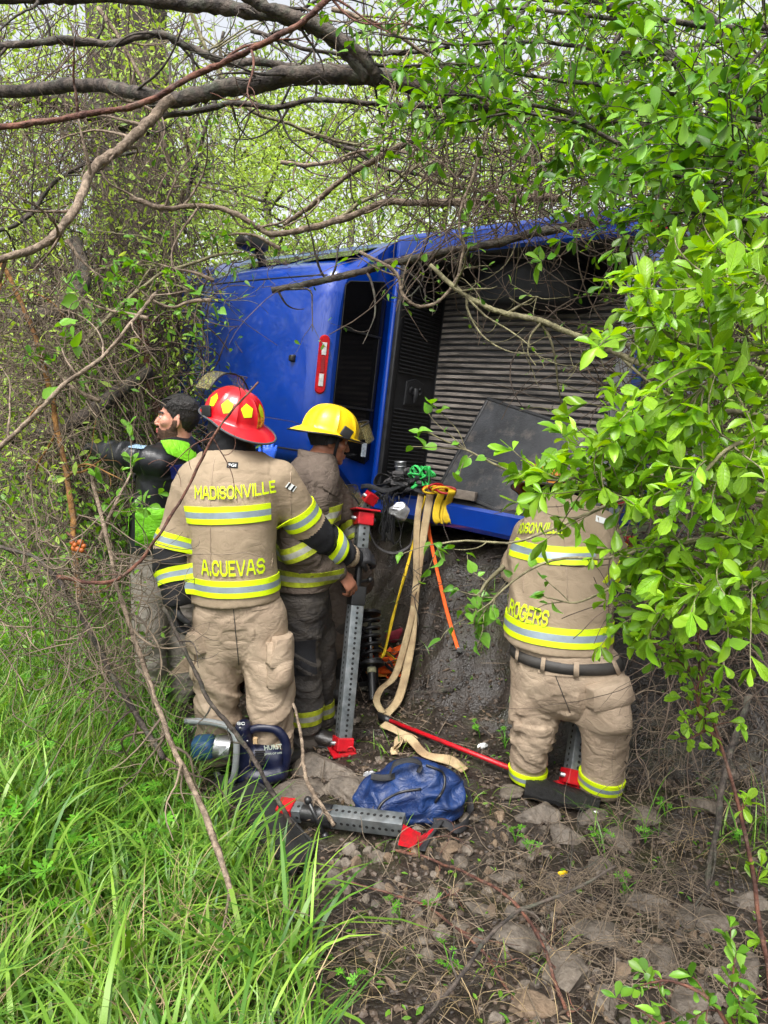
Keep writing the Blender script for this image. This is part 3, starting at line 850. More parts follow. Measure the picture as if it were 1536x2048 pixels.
def shield_mat():
    m = bpy.data.materials.new('clear_face_shield'); m.use_nodes = True; N = m.node_tree.nodes; L = m.node_tree.links
    b = N['Principled BSDF']; b.inputs['Base Color'].default_value = S(150, 140, 96); b.inputs['Roughness'].default_value = .18
    nz = N.new('ShaderNodeTexNoise'); nz.inputs['Scale'].default_value = 120; tc = N.new('ShaderNodeTexCoord'); L.new(tc.outputs['Object'], nz.inputs['Vector'])
    mr = N.new('ShaderNodeMapRange'); mr.inputs[1].default_value, mr.inputs[2].default_value = .5, .62; mr.inputs[3].default_value, mr.inputs[4].default_value = .22, .6
    L.new(nz.outputs['Fac'], mr.inputs[0]); L.new(mr.outputs[0], b.inputs['Alpha'])
    bp = N.new('ShaderNodeBump'); bp.inputs['Strength'].default_value = .3; L.new(nz.outputs['Fac'], bp.inputs['Height']); L.new(bp.outputs[0], b.inputs['Normal'])
    return m
M_SHIELD = shield_mat()

def nrm(a):
    a = np.asarray(a, float); return a / (np.linalg.norm(a) + 1e-12)

def head_rot(fwd, roll=0):
    """matrix whose columns are right, face, up for a face direction"""
    f = nrm(fwd); r = nrm(np.cross(f, V(0, 0, 1))); u = np.cross(r, f)
    R = np.column_stack([r, f, u])
    if roll: R = R @ rotm('Y', roll)
    return R

def add_head(B, c, R, sc=1.0):
    q = lambda *p: c + R @ (V(*p) * sc)
    k = .012
    B.ball(q(0, -.012, .036), V(.078, .098, .088) * sc, R, k=.02)
    B.ball(q(0, .034, -.03), V(.062, .060, .083) * sc, R, k=.02)
    B.ball(q(0, .042, -.076), V(.050, .046, .036) * sc, R, k=.02)
    B.ball(q(0, .083, -.100), V(.021, .015, .017) * sc, R, k=k)
    B.tube([q(0, .090, .020), q(0, .102, -.006), q(0, .113, -.028)], [.008 * sc, .010 * sc, .0115 * sc], side=R[:, 0], k=.010)
    for s in (1, -1):
        B.ball(q(s * .013, .104, -.033), .009 * sc, k=.008)
        B.ball(q(s * .050, .060, -.014), .024 * sc, k=.018)
        B.ball(q(s * .032, .101, .008), V(.019, .014, .012) * sc, R, k=.010, sub=True)
        B.ball(q(s * .080, -.006, -.004), V(.010, .021, .033) * sc, R @ rotm('Z', s * 22) @ rotm('X', -8), k=.006)
        B.ball(q(s * .089, .002, .002), V(.006, .010, .017) * sc, R, k=.006, sub=True)
    B.tube([q(-.044, .076, .029), q(0, .094, .030), q(.044, .076, .029)], .010 * sc, side=R[:, 2], k=.012)
    for z, y in ((-.060, .103), (-.074, .100)):
        B.tube([q(-.021, y - .010, z - .002), q(0, y, z), q(.021, y - .010, z - .002)], [.004 * sc, .007 * sc, .004 * sc], side=R[:, 2], k=.006)

def hand_tubes(w, d, n, side, curl=30, spread=4, sc=1.0, rad=.0095, thumb=(35, 25)):
    """palm, four fingers and a thumb: w wrist, d finger direction, n palm normal (towards the palm side), side +1/-1 for the thumb"""
    d = nrm(d); n = nrm(np.asarray(n, float) - np.dot(n, d) * d); l = np.cross(d, n) * side
    out = [([w - d * .02, w + d * .035 * sc, w + d * .088 * sc], [.030 * sc, .040 * sc, .040 * sc], [.021 * sc, .017 * sc, .014 * sc], l)]
    lens = [(.042, .025, .021), (.047, .029, .022), (.043, .027, .021), (.034, .020, .018)]
    for i in range(4):
        o = w + d * (.084 - (.006 if i == 3 else 0)) * sc + l * (.030 - .020 * i) * sc
        dd = nrm(d + l * math.tan(math.radians(spread * (1.5 - i)))); P = [o - dd * .02, o]; a = 0
        for j, L in enumerate(lens[i]):
            a += math.radians(curl * (1.0 if j else .8) + 4 * i * (curl > 20))
            o = o + (dd * math.cos(a) + n * math.sin(a)) * L * sc; P.append(o)
        out.append((P, [rad * 1.1 * sc, rad * 1.1 * sc, rad * 1.0 * sc, rad * .92 * sc, rad * .8 * sc], None, l))
    b = w + d * .025 * sc + l * .032 * sc
    a0, a1 = (math.radians(t) for t in thumb)
    e = nrm(d * math.cos(a0) + l * math.sin(a0) + n * .45)
    P = [b - l * .012, b + e * .040 * sc]
    e2 = nrm(d * math.cos(a0 - a1) + l * math.sin(a0 - a1) + n * (.5 + curl / 60))
    P += [P[-1] + e2 * .032 * sc, P[-1] + e2 * .032 * sc + nrm(e2 + n * curl / 70) * .024 * sc]
    out.append((P, [rad * 1.5 * sc, rad * 1.25 * sc, rad * 1.1 * sc, rad * .85 * sc], None, l))
    return out

def hand_blob(*a, **k):
    B = Blob(.008)
    for P, ru, rv, s in hand_tubes(*a, **k): B.tube(P, ru, rv, side=s)
    return B

def limb_params(v, tubes):
    best = np.full(len(v), 9.); bi = np.zeros(len(v), int); bt = np.zeros(len(v)); P = v.astype(np.float32)
    for i, (A, side, cap, k, sub) in enumerate(tubes):
        d, t = Blob.tube_d(P, A, side, cap); m = d < best
        best[m] = d[m]; bi[m] = i; bt[m] = t[m]
    return bi, bt

def folds(v, q, tubes, specs, seed=0):
    """push cloth in and out along its normals: specs per tube = list of (t centre, t width, amplitude, folds over the tube, slant)"""
    n = vnormals(v, q); bi, bt = limb_params(v, tubes)
    d = .007 * noise(v, 4, seed + 1, 2) + .002 * noise(v, 18, seed + 4)
    for i, sp in enumerate(specs):
        A, side = tubes[i][0], tubes[i][1]
        m = np.where(bi == i)[0]
        if not len(m): continue
        P = v[m]; t = bt[m]
        seg = np.clip((t * (len(A) - 1)).astype(int), 0, len(A) - 2); fr = t * (len(A) - 1) - seg
        c = A[seg, :3] * (1 - fr)[:, None] + A[seg + 1, :3] * fr[:, None]; r = P - c
        T = nrm(A[-1, :3] - A[0, :3]); s0 = nrm(side - side @ T * T); s1 = np.cross(T, s0)
        u, w = r @ s0, r @ s1
        Ln = np.linalg.norm(np.diff(A[:, :3], axis=0), axis=1).sum()
        for j, (t0, tw, amp, nf, sl) in enumerate(sp):
            e = np.exp(-((t - t0) / tw) ** 2); fq = 1.15 * nf / Ln
            ax = t * Ln + sl * .42 * (u * math.cos(i * 2 + j) + w * math.sin(i * 2 + j)) + .05 * noise(P, 4.0, seed + 5 + i, 2)
            Q = np.stack([u * 3.6, w * 3.6, ax * fq], 1)
            n1 = noise(Q, 1, seed + 11 + i + 3 * j); n2 = noise(Q * [1.7, 1.7, 1.6], 1, seed + 23 + i)
            f = (1 - 2.4 * np.abs(n1)) + .28 * (1 - 2.4 * np.abs(n2))
            msk = .25 + .75 * sstep(-.4, .4, noise(P, 4.0, seed + 31 + i))
            d[m] += amp * 1.15 * e * f * msk
    return v + n * d[:, None], n

class Person:
    def __init__(s, name, label, root, lod=1.0, group=None):
        s.root = empty('person', root); s.o = V(*root); s.lod = lod
        tag(s.root, label, 'person', group)
        s.parts = {}; s.tubes = {}
    def p(s, px, py, y): return at(px, py, y) - s.o
    def blob(s, B, name, m, res, fold=None, seed=0, fine=None, sm=1, keep=True):
        v, q = B.mesh(res * s.lod, fine)
        if sm: v = relax(v, q, sm)
        if fold is not None:
            v, _ = folds(v, q, [t for t in B.t if not isinstance(t[0], str)][:len(fold)], fold, seed)
        me = np_mesh(name, v, q, True)
        o = link(name, me, s.root, m)
        s.parts[name] = (v, q, o); s.tubes[name] = [t for t in B.t if not isinstance(t[0], str)]
        return o
    def body(s, spine, arms, legs, head, fwd_head, skin, side, hands=(), sc=1.0, neck=None):
        B = Blob(.03)
        B.tube(spine, [.15, .14, .165, .15, .07][:len(spine)], [.11, .10, .115, .09, .06][:len(spine)], side=side)
        for a in arms: B.tube(a, [.055, .045, .030], side=side)
        for l in legs: B.tube(l, [.085, .058, .038], side=side)
        R = head_rot(fwd_head); c = V(*head)
        B.tube([spine[-1], spine[-1] * .35 + (c + R @ V(0, -.02, -.05)) * .65, c + R @ V(0, -.015, -.02)], [.062, .056, .058], side=side, k=.02)
        add_head(B, c, R, sc)
        fine = []
        cs = [(c, .135)] if s.lod <= 1 else []
        for h in hands:
            for P, ru, rv, sd in h: B.tube(P, ru, rv, side=sd, k=.008)
            if s.lod <= 1: cs.append((np.mean([np.mean(P, 0) for P, *_ in h], 0), .10))
        lo, hi = B.bounds()
        res = .016 * s.lod
        if cs:
            axs = []
            for j in range(3):
                a = [lo[j]]
                while a[-1] < hi[j]:
                    f = any(abs(a[-1] - c_[j]) < r_ for c_, r_ in cs)
                    a.append(a[-1] + (.0055 if f else res))
                axs.append(np.array(a))
            D = B.field(*axs); v, q = surface_nets(D, axs)
        else: v, q = B.mesh(res)
        v = relax(v, q, 1, .4)
        me = np_mesh('body', v, q); o = link('body', me, s.root, skin)
        s.parts['body'] = (v, q, o); s.c = c; s.R = R; s.hsc = sc
        # eyes
        for sg in (1, -1):
            mb = MB().ball(c + R @ (V(sg * .032, .0795, .008) * sc), .0125 * sc, 10, 8)
            e = mb.build('eye', M_EYE, s.root)
            mb = MB().ball(c + R @ (V(sg * .033, .0905, .008) * sc), V(.0055, .003, .0055) * sc, 8, 6, rot=R); mb.build('iris', M_IRIS, e)
        return o
    def shell(s, cond, off, name, m, parent=None, nz=.0, seed=3):
        """a layer grown out of the head surface where cond(local) > 0: hair, beard, hood, brows"""
        v, q, _ = s.parts['body']
        loc = ((v - s.c) @ s.R) / s.hsc
        k = cond(loc); n = vnormals(v, q)
        keep = (k[q] > 0).all(1) & (np.linalg.norm(loc, axis=1)[q] < .2).all(1)
        f = q[keep]; u, inv = np.unique(f, return_inverse=True)
        d = off * np.clip(k[u], 0, 1) + nz * noise(v[u], 60, seed, 2) * np.clip(k[u], 0, 1)
        me = np_mesh(name, v[u] + n[u] * (d + .0006)[:, None], inv.reshape(-1, 4)); return link(name, me, parent or s.root, m)
    def bvh(s, name): return bvh_of(s.parts[name][2].data)
    def hit(s, bv, px, py, ez, back=.30):
        """point in front of the cloth where the picture shows px, py"""
        o = V(0, 0, CAM_H) - s.o; d = nrm(at(px, py, 3.0) - V(0, 0, CAM_H))
        loc, *_ = bv.ray_cast(Vector(o), Vector(d), 9.0)
        k = 0
        while loc is None and k < 14:
            k += 1
            for dx, dy in ((3 * k, 0), (-3 * k, 0), (0, 3 * k), (0, -3 * k)):
                d = nrm(at(px + dx, py + dy, 3.0) - V(0, 0, CAM_H)); loc, *_ = bv.ray_cast(Vector(o), Vector(d), 9.0)
                if loc is not None: break
        return np.array(loc) + np.asarray(ez) * back
    def paint(s, name, m, fn):
        """second cloth on the faces where fn(limb, t) holds"""
        v, q, o = s.parts[name]; tubes = s.tubes[name]
        bi, bt = limb_params(v[q].mean(1), tubes)
        o.data.materials.append(m); k = len(o.data.materials) - 1
        idx = np.zeros(len(q), np.int32); o.data.polygons.foreach_get('material_index', idx)
        idx[fn(bi, bt)] = k
        o.data.polygons.foreach_set('material_index', idx)
    def tri(s, bvh, c, axis, ref, a0, a1, w, name='reflective_band', ms=None, n=30, curve=None, off=.009, frac=(.32, .68)):
        ms = ms or [M_YEL, M_SIL]
        rows = [(-w / 2, -w / 2 + w * frac[0], 0), (-w / 2 + w * frac[0], -w / 2 + w * frac[1], 1), (-w / 2 + w * frac[1], w / 2, 0)]
        mb = drape_band(bvh, c, axis, ref, np.linspace(math.radians(a0), math.radians(a1), n), rows, off, curve=curve)
        return mb.build(name, ms, s.root, angle=38)
    def glove(s, tubes, name, m, res=.0055):
        B = Blob(.008)
        for P, ru, rv, sd in tubes: B.tube(P, ru, rv, side=sd)
        return s.blob(B, name, m, res / s.lod, sm=1)
    def boot(s, ankle, toe, m=M_BOOT, h=.22, r=.062):
        a = V(*ankle); d = V(toe[0], toe[1], 0); d = nrm(d); gzv = gz(a[0] + s.o[0], a[1] + s.o[1]) - s.o[2]
        a = V(a[0], a[1], gzv + .09)
        B = Blob(.03)
        B.tube([a + V(0, 0, h), a + V(0, 0, .06), a - d * .015], [r, r * .95, r * .9], side=d)
        B.tube([a - d * .055 - V(0, 0, .045), a + d * .06 - V(0, 0, .04), a + d * .15 - V(0, 0, .055), a + d * .20 - V(0, 0, .058)], [.046, .052, .054, .042], [.05, .05, .042, .036], side=np.cross(d, V(0, 0, 1)))
        B.cut(a - V(0, 0, .085), (0, 0, -1))
        b = s.blob(B, 'boot', m, .011)
        sole = Blob(.02).tube([a - d * .06 - V(0, 0, .082), a + d * .06 - V(0, 0, .082), a + d * .2 - V(0, 0, .078)], [.05, .055, .047], .016, side=np.cross(d, V(0, 0, 1)))
        v, q = sole.mesh(.011 * s.lod); link('sole', np_mesh('sole', v, q), b, M_RUB)
        return b

def helmet(P, shell_m, c, R, decal=None, shield='up', tilt=-6, rear=.075):
    """firefighter helmet: ribbed dome, brim longer at the back, edge trim, brackets, face shield, decals"""
    R = R @ rotm('X', tilt); o = c + R @ V(0, -.006, .052)
    nt, rx, ry, hh = 72, .124, .152, .146
    th = np.arange(nt) / nt * 2 * np.pi                      # 0 = right, pi/2 = face
    rows = []
    for ph in np.linspace(.04, math.pi / 2, 13):
        rib = sum(np.exp(-(np.angle(np.exp(1j * (th - a))) / .06) ** 2) for a in np.radians([0, 45, 90, 135, 180, 225, 270, 315])) * .0085 * np.clip((ph - .15) / .4, 0, 1)
        r = math.sin(ph) ** .9
        rows.append(np.stack([(rx * r + rib) * np.cos(th), (ry * r + rib) * np.sin(th), np.full(nt, hh * math.cos(ph) ** .95 if ph < 1.55 else 0.)], 1))
    back = np.clip(-np.sin(th), 0, 1) ** 1.3; front = np.clip(np.sin(th), 0, 1) ** 2
    e = .014 + rear * back + .018 * front
    for t in (.15, .5, 1.0):
        rows.append(np.stack([(rx + .004 + e * t) * np.cos(th), (ry + .004 + e * t) * np.sin(th), -.006 - (.030 * back + .010) * t ** 1.4], 1))
    rim = rows[-1]
    for t in (.95, .2):
        rows.append(np.stack([(rx - .002 + e * t) * np.cos(th), (ry - .002 + e * t) * np.sin(th), -.012 - (.030 * back + .010) * t ** 1.4], 1))
    rows.append(np.stack([rx * .96 * np.cos(th), ry * .96 * np.sin(th), np.full(nt, .0)], 1))
    rows.append(np.stack([rx * .85 * np.cos(th), ry * .85 * np.sin(th), np.full(nt, .05)], 1))
    G = np.array(rows) @ R.T + o
    mb = MB().grid(G, close_v=True); mb.add(G[0], np.array([np.arange(nt)]))
    h = mb.build('helmet', shell_m, P.root, angle=60)
    MB().tube(np.vstack([rim, rim[:1]]) @ R.T + o, .0055, 6, caps=False).build('edge_trim', M_TRIM if shell_m != M_YELH else M_BLK, h)
    bv = bvh_of(h.data)
    if decal is not None:
        for a in (22, 67, 112, 157, 202, 247, 292, 337):
            ar = math.radians(a); d0 = V(math.cos(ar) * .9, math.sin(ar), .55); cpt = o + R @ (d0 * .3)
            n = R @ nrm(d0); u = nrm(np.cross(V(0, 0, 1), n)); w = np.cross(n, u); pts = []
            for k in range(5):
                for (rr) in (.037,):
                    t = math.radians(-90 + 72 * k)
                    loc, *_ = bv.ray_cast(Vector(cpt + u * rr * .85 * math.cos(t) - w * rr * math.sin(t)), Vector(-n), .4)
                    pts.append(np.array(loc) + n * .0035)
            cc, *_ = bv.ray_cast(Vector(cpt), Vector(-n), .4); cc = np.array(cc) + n * .0035
            pts.append(cc)
            MB().add(np.array(pts), np.array([[k, (k + 1) % 5, 5] for k in range(5)])).build('reflective_patch', decal, h)
    # hinge brackets and shield
    for s in (1, -1):
        MB().box(o + R @ V(s * .131, .055, .012), (.012, .06, .055), rot=R @ rotm('X', -20), bev=.005).build('hinge_bracket', M_BLK, h)
    if shield:
        lift = 78 if shield == 'up' else 34
        Rs = R @ rotm('X', lift)
        aa = np.radians(np.linspace(-62, 62, 17)) + math.pi / 2
        G = np.array([[o + R @ V(0, .03, .02) + Rs @ V(.142 * math.cos(a), .030 + .150 * math.sin(a), z) for a in aa] for z in np.linspace(-.015, -.115, 6)])
        G2 = G + (Rs @ V(0, .003, 0))
        fs = MB().grid(G).build('face_shield', M_SHIELD, h)
        for row in (G[0],): MB().tube(row, .0045, 5).build('shield_edge', M_BLK, fs)
    # chin strap
    st = MB()
    for s in (1, -1):
        st.tube([o + R @ V(s * .100, .03, -.01), c + R @ V(s * .086, .025, -.04), c + R @ V(s * .05, .04, -.115), c + R @ V(0, .055, -.128)], .0085, 6, side=R[:, 1], flat=.25)
    st.build('chin_strap', M_BLKC, h)
    return h

def hood(P, m=M_BLKC, face=True):
    return P.shell(lambda l: np.where(l[:, 1] < .035 - .25 * np.clip(l[:, 2] + .02, -.1, .05), 1., -1.) if face else np.ones(len(l)), .012, 'hood', m, nz=.003)

# ---------------------------------------------------------------- 1: red helmet, seen from behind
C = Person('person', 'firefighter seen from behind in clean tan turnout gear and red helmet, hand on strut', (at(480, 1500, 3.5)[0], 3.5, gz(at(480, 1500, 3.5)[0], 3.5))); PER = C
p = C.p; X = V(1, 0, 0)
spine = [p(478, 1225, 3.5), p(472, 1130, 3.49), p(466, 1020, 3.5), p(464, 945, 3.52), p(463, 905, 3.54)]
la = [p(392, 958, 3.52), p(347, 1090, 3.51), p(352, 1180, 3.44)]
ra = [p(556, 958, 3.53), p(626, 1068, 3.66), p(692, 1108, 3.86)]
ll = [p(436, 1225, 3.5), p(440, 1385, 3.49), p(440, 1500, 3.5)]
rl = [p(522, 1225, 3.5), p(540, 1390, 3.48), p(536, 1505, 3.47)]
C.body(spine, [la, ra], [ll, rl], p(462, 853, 3.57), (-.82, .57, .16), M_SKIN2, X)
hood(C, face=False)
B = Blob(.03); B.tube([C.c + V(0, -.01, .05), C.c + V(0, -.012, -.03), p(463, 905, 3.555), p(464, 930, 3.54)], [.098, .100, .112, .13], [.11, .108, .105, .11], side=X)
C.blob(B, 'hood_drape', M_BLKC, .011, [[(.5, .5, .010, 6, 1.5)]], seed=5)
B = Blob(.05)
B.tube([p(474, 1232, 3.5), p(474, 1200, 3.5), p(470, 1130, 3.5), p(467, 1050, 3.5), p(466, 990, 3.51), p(465, 945, 3.53), p(464, 912, 3.55), p(463, 892, 3.56)],
       [.218, .214, .206, .214, .222, .20, .125, .088], [.190, .186, .172, .17, .168, .14, .105, .086], side=X)
B.tube(la + [p(352, 1200, 3.42)], [.088, .083, .068, .064], side=X)
B.tube(ra + [p(706, 1114, 3.90)], [.092, .092, .068, .060], side=X)
B.cut(p(474, 1197, 3.5), (0.02, 0, -1)).cut(p(463, 908, 3.56), (0, .25, 1))
coat = C.blob(B, 'coat', M_TAN, .0085, [[(.45, .25, .010, 5, 1.5), (.85, .2, .007, 5, 2)], [(.45, .22, .016, 9, 1.5), (.1, .2, .008, 5, 1)], [(.45, .3, .017, 10, 1.6)]], seed=2)
bv = C.bvh('coat')
YB = V(0, -1, 0)
ctr = lambda py, y=3.5, px=468: p(px, py, y)
C.tri(bv, ctr(1020), (-.035, 0, 1), YB, -66, 66, .082, n=44)
C.tri(bv, ctr(1161, px=474), (0, 0, 1), YB, -100, 100, .080, n=50)
# sleeves: black lower parts and bands
def sleeve_rows(P, bv, arm, t0, t1, m, name, refd, off=.003, w=None, trio=False, ms=None):
    A = spline(np.array(arm), 21); k0, k1 = t0 * 20, t1 * 20
    a = A[int(k0)]; b = A[min(20, int(math.ceil(k1)))]; ax = nrm(b - a); mid = A[int(round((k0 + k1) / 2))]
    if trio: return P.tri(bv, mid, ax, refd, -178, 178, w, n=34, ms=ms, off=.010)
    rows = [(-1, 1, 0)]
    G = []
    angs = np.radians(np.linspace(-180, 180, 30))
    hs = np.linspace(t0, t1, 12); ref = None
    for h in hs:
        i = min(int(h * 20), 19); f = h * 20 - i; o = A[i] * (1 - f) + A[i + 1] * f; ax = nrm(A[min(i + 1, 20)] - A[max(i - 1, 0)])
        r0 = nrm(np.asarray(refd, float) - np.dot(refd, ax) * ax); b0 = np.cross(ax, r0); row = []
        for an in angs:
            d = r0 * math.cos(an) + b0 * math.sin(an); loc, nn, _, ds = bv.ray_cast(Vector(o), Vector(d), .3)
            row.append(o + d * ((ds if loc is not None else .07) + off))
        G.append(row)
    G = np.array(G)
    return MB().grid(G).build(name, m, P.root)
C.paint('coat', M_BLKC, lambda i, t: ((i == 1) & (t > .36)) | ((i == 2) & (t > .28) & (t < .70)) | ((i == 2) & (t > .84)))
sleeve_rows(C, bv, la, .40, .46, None, 'b', YB, trio=True, w=.075)
sleeve_rows(C, bv, la, .80, .86, None, 'b', YB, trio=True, w=.070)
sleeve_rows(C, bv, ra, .27, .33, None, 'b', YB, trio=True, w=.085)
sleeve_rows(C, bv, ra, .74, .80, None, 'b', YB, trio=True, w=.072)
_x, _y = nrm(V(.998, 0, .06)), nrm(V(-.06, 0, .998)); _y = nrm(_y - _y @ _x * _x)
drape_text('MADISONVILLE', bv, PER.hit(bv, 466, 981, np.cross(_x, _y)), _x, _y, .378, .068, 'back_lettering', M_YEL, C.root, arc=-.006, off=.008)
_x, _y = nrm(V(1, 0, .01)), nrm(V(-.01, 0, 1)); _y = nrm(_y - _y @ _x * _x)
drape_text('A.CUEVAS', bv, PER.hit(bv, 463, 1136, np.cross(_x, _y)), _x, _y, .30, .080, 'name_lettering', M_YEL, C.root, off=.008)
_x, _y = nrm(X), nrm(V(0, 0, 1)); _y = nrm(_y - _y @ _x * _x)
drape_patch(bv, PER.hit(bv, 472, 1139, np.cross(_x, _y)), _x, _y, [(-.215, -.062), (.215, -.062), (.215, .055), (-.215, .055)], 'name_panel', M_TAN, C.root, off=.0012, n=16)
_x, _y = nrm(V(.998, 0, -.04)), nrm(V(.04, 0, .998)); _y = nrm(_y - _y @ _x * _x)
drape_patch(bv, PER.hit(bv, 465, 930, np.cross(_x, _y)), _x, _y, [(-.026, -.013), (.026, -.013), (.026, .013), (-.026, .013)], 'collar_tag', M_BLKC, C.root, off=.003, n=5)
_x, _y = nrm(V(.998, 0, -.04)), nrm(V(.04, 0, .998)); _y = nrm(_y - _y @ _x * _x)
drape_text('FGI', bv, PER.hit(bv, 465, 930, np.cross(_x, _y)), _x, _y, .036, .013, 'tag_lettering', M_PWHITE, C.root, off=.007)
_x, _y = nrm(V(.8, 0, -.6)), nrm(V(.6, 0, .8)); _y = nrm(_y - _y @ _x * _x)
drape_patch(bv, PER.hit(bv, 582, 974, np.cross(_x, _y)), _x, _y, [(-.022, -.014), (.022, -.014), (.022, .014), (-.022, .014)], 'shoulder_flag', M_PWHITE, C.root, off=.004, n=5)
for k, dx in enumerate((-.012, .012)):
    _x, _y = nrm(V(.8, 0, -.6)), nrm(V(.6, 0, .8)); _y = nrm(_y - _y @ _x * _x)
    drape_patch(bv, PER.hit(bv, 582, 974, np.cross(_x, _y)) + V(.8, 0, -.6) * dx, _x, _y, [(-.004, -.014), (.004, -.014), (.004, .014), (-.004, .014)], 'flag_bar', M_BLKC, C.root, off=.006, n=4)
# seams on the back
for px0, px1 in ((388, 390), (556, 556)):
    pts = []
    for py in np.linspace(930, 1190, 22):
        loc, nn, *_ = bv.ray_cast(Vector(p(px0 + (px1 - px0) * (py - 930) / 260, py, 3.05)), Vector((0, 1, 0)), 1.0)
        if loc is not None: pts.append(np.array(loc) + [0, -.001, 0])
    MB().tube(pts, .0025, 5).build('seam', M_TANP, C.root)
# collar standing round the neck
a = np.linspace(0, 2 * np.pi, 37)
G = np.array([[p(463, py, 3.555) + V(r * math.cos(q), r * .95 * math.sin(q), .018 * math.sin(q)) for q in a] for py, r in ((932, .125), (916, .112), (906, .108), (905, .098), (925, .095))])
MB().grid(G).build('collar', M_TAN, C.root)
# trousers
B = Blob(.05)
B.tube([p(476, 1165, 3.5), p(478, 1225, 3.5), p(480, 1275, 3.5)], [.188, .205, .19], [.155, .165, .14], side=X)
B.tube([p(436, 1235, 3.5), p(436, 1310, 3.5), p(438, 1385, 3.49), p(438, 1450, 3.5), p(437, 1512, 3.5)], [.122, .117, .108, .104, .098], [.135, .13, .115, .108, .105], side=X)
B.tube([p(524, 1235, 3.5), p(534, 1310, 3.49), p(540, 1390, 3.47), p(540, 1450, 3.47), p(537, 1515, 3.47)], [.125, .12, .114, .110, .104], [.138, .13, .118, .112, .108], side=X)
B.cut(p(440, 1513, 3.5), (0, 0, -1))
C.blob(B, 'trousers', M_TANP, .0085, [[(.6, .3, .006, 5, 1)], [(.35, .2, .016, 7, 2.6), (.6, .2, .018, 10, 2), (.95, .18, .018, 12, 1.5)], [(.3, .2, .016, 7, 2.6), (.62, .2, .018, 9, 2), (.95, .18, .020, 12, 1.5)]], seed=9)
bt = C.bvh('trousers')
_x, _y = nrm(V(.85, .5, 0)), nrm(V(0, 0, 1)); _y = nrm(_y - _y @ _x * _x)
drape_patch(bt, PER.hit(bt, 565, 1325, np.cross(_x, _y)), _x, _y, [(-.085, -.11), (.085, -.12), (.085, .10), (-.075, .11)], 'cargo_pocket', M_TANP, C.root, off=.02, n=14, bulge=.05, sag=.02)
_x, _y = nrm(V(.85, .5, -.1)), nrm(V(.08, 0, 1)); _y = nrm(_y - _y @ _x * _x)
drape_patch(bt, PER.hit(bt, 567, 1290, np.cross(_x, _y)), _x, _y, [(-.10, -.075), (.095, -.065), (.085, .05), (-.07, .055)], 'pocket_flap', M_TANP, C.root, off=.056, n=10, bulge=.02, thick=.008)
_x, _y = nrm(V(.7, -.7, 0)), nrm(V(0, 0, 1)); _y = nrm(_y - _y @ _x * _x)
drape_patch(bt, PER.hit(bt, 386, 1310, np.cross(_x, _y)), _x, _y, [(-.08, -.10), (.075, -.10), (.07, .09), (-.08, .10)], 'cargo_pocket', M_TANP, C.root, off=.012, n=12, bulge=.03)
_x, _y = nrm(V(.7, -.7, .05)), nrm(V(0, 0, 1)); _y = nrm(_y - _y @ _x * _x)
drape_patch(bt, PER.hit(bt, 383, 1280, np.cross(_x, _y)), _x, _y, [(-.085, -.05), (.08, -.055), (.07, .045), (-.08, .05)], 'pocket_flap', M_TANP, C.root, off=.032, n=10, bulge=.01, thick=.005)
for px0, s in ((428, -1), (530, 1)):
    _x, _y = nrm(X), nrm(V(0, 0, 1)); _y = nrm(_y - _y @ _x * _x)
    drape_patch(bt, PER.hit(bt, px0, 1212, np.cross(_x, _y)), _x, _y, [(-.06, -.012), (.06, -.012), (.06, .012), (-.06, .012)], 'hip_pocket_flap', M_TANP, C.root, off=.006, n=8)
pts = [C.hit(bt, px, py, V(0, -1, 0), .0015) for px, py in spline(np.array([(466, 1205), (470, 1250), (478, 1330)], float), 16)]
MB().tube(np.array(pts), .0022, 5).build('seam', M_BELT, C.root)
for L, tx in ((ll, (-.15, 1)), (rl, (.75, .6))): C.boot(L[-1], tx)
C.tri(bt, p(537, 1500, 3.47), (0, 0, 1), YB, -170, 170, .05)
C.glove(hand_tubes(la[-1] + V(-.005, -.01, -.05), V(-.04, -.05, -1), V(.9, .3, 0), 1, curl=28, rad=.0125, sc=1.08), 'glove', M_GLOVE)
C.glove(hand_tubes(ra[-1] + V(.03, .04, -.012), V(.85, .25, -.12), V(.1, .6, -.5), -1, curl=40, rad=.0125, sc=1.08, thumb=(20, 10)), 'glove', M_GLOVE)
helmet(C, M_REDH, C.c, C.R @ rotm('Z', 0), decal=M_YEL, shield='up', tilt=10)
MB().tube([p(405, 872, 3.48), p(407, 900, 3.46), p(403, 935, 3.45)], .010, 6, flat=.3).build('hanging_strap', M_BLKC, C.root)

# ---------------------------------------------------------------- 2: yellow helmet, soiled brown coat, in profile
D = Person('person', 'firefighter in profile with yellow helmet and soiled brown coat, leaning towards the truck', (at(605, 1500, 3.8)[0], 3.8, gz(at(605, 1500, 3.8)[0], 3.8))); PER = D
p = D.p; FW = nrm(V(.93, .36, 0)); SD = nrm(V(.36, -.93, 0))
spine = [p(603, 1190, 3.85), p(603, 1110, 3.85), p(616, 1020, 3.86), p(628, 955, 3.88), p(638, 918, 3.9)]
ra = [p(588, 968, 3.72), p(598, 1095, 3.66), p(672, 1142, 3.78)]
la = [p(655, 968, 4.04), p(702, 1050, 4.12), p(720, 1092, 4.05)]
rl = [p(592, 1200, 3.80), p(608, 1325, 3.79), p(606, 1475, 3.78)]
ll = [p(622, 1200, 3.96), p(640, 1315, 3.98), p(636, 1465, 4.02)]
hr = hand_tubes(ra[-1] + V(.03, .02, -.02), V(.55, .1, -.8), V(-.5, .5, -.3), 1, curl=30)
D.body(spine, [la, ra], [ll, rl], p(658, 882, 3.93), (.93, .30, -.22), M_SKIN2, SD, hands=[hr])
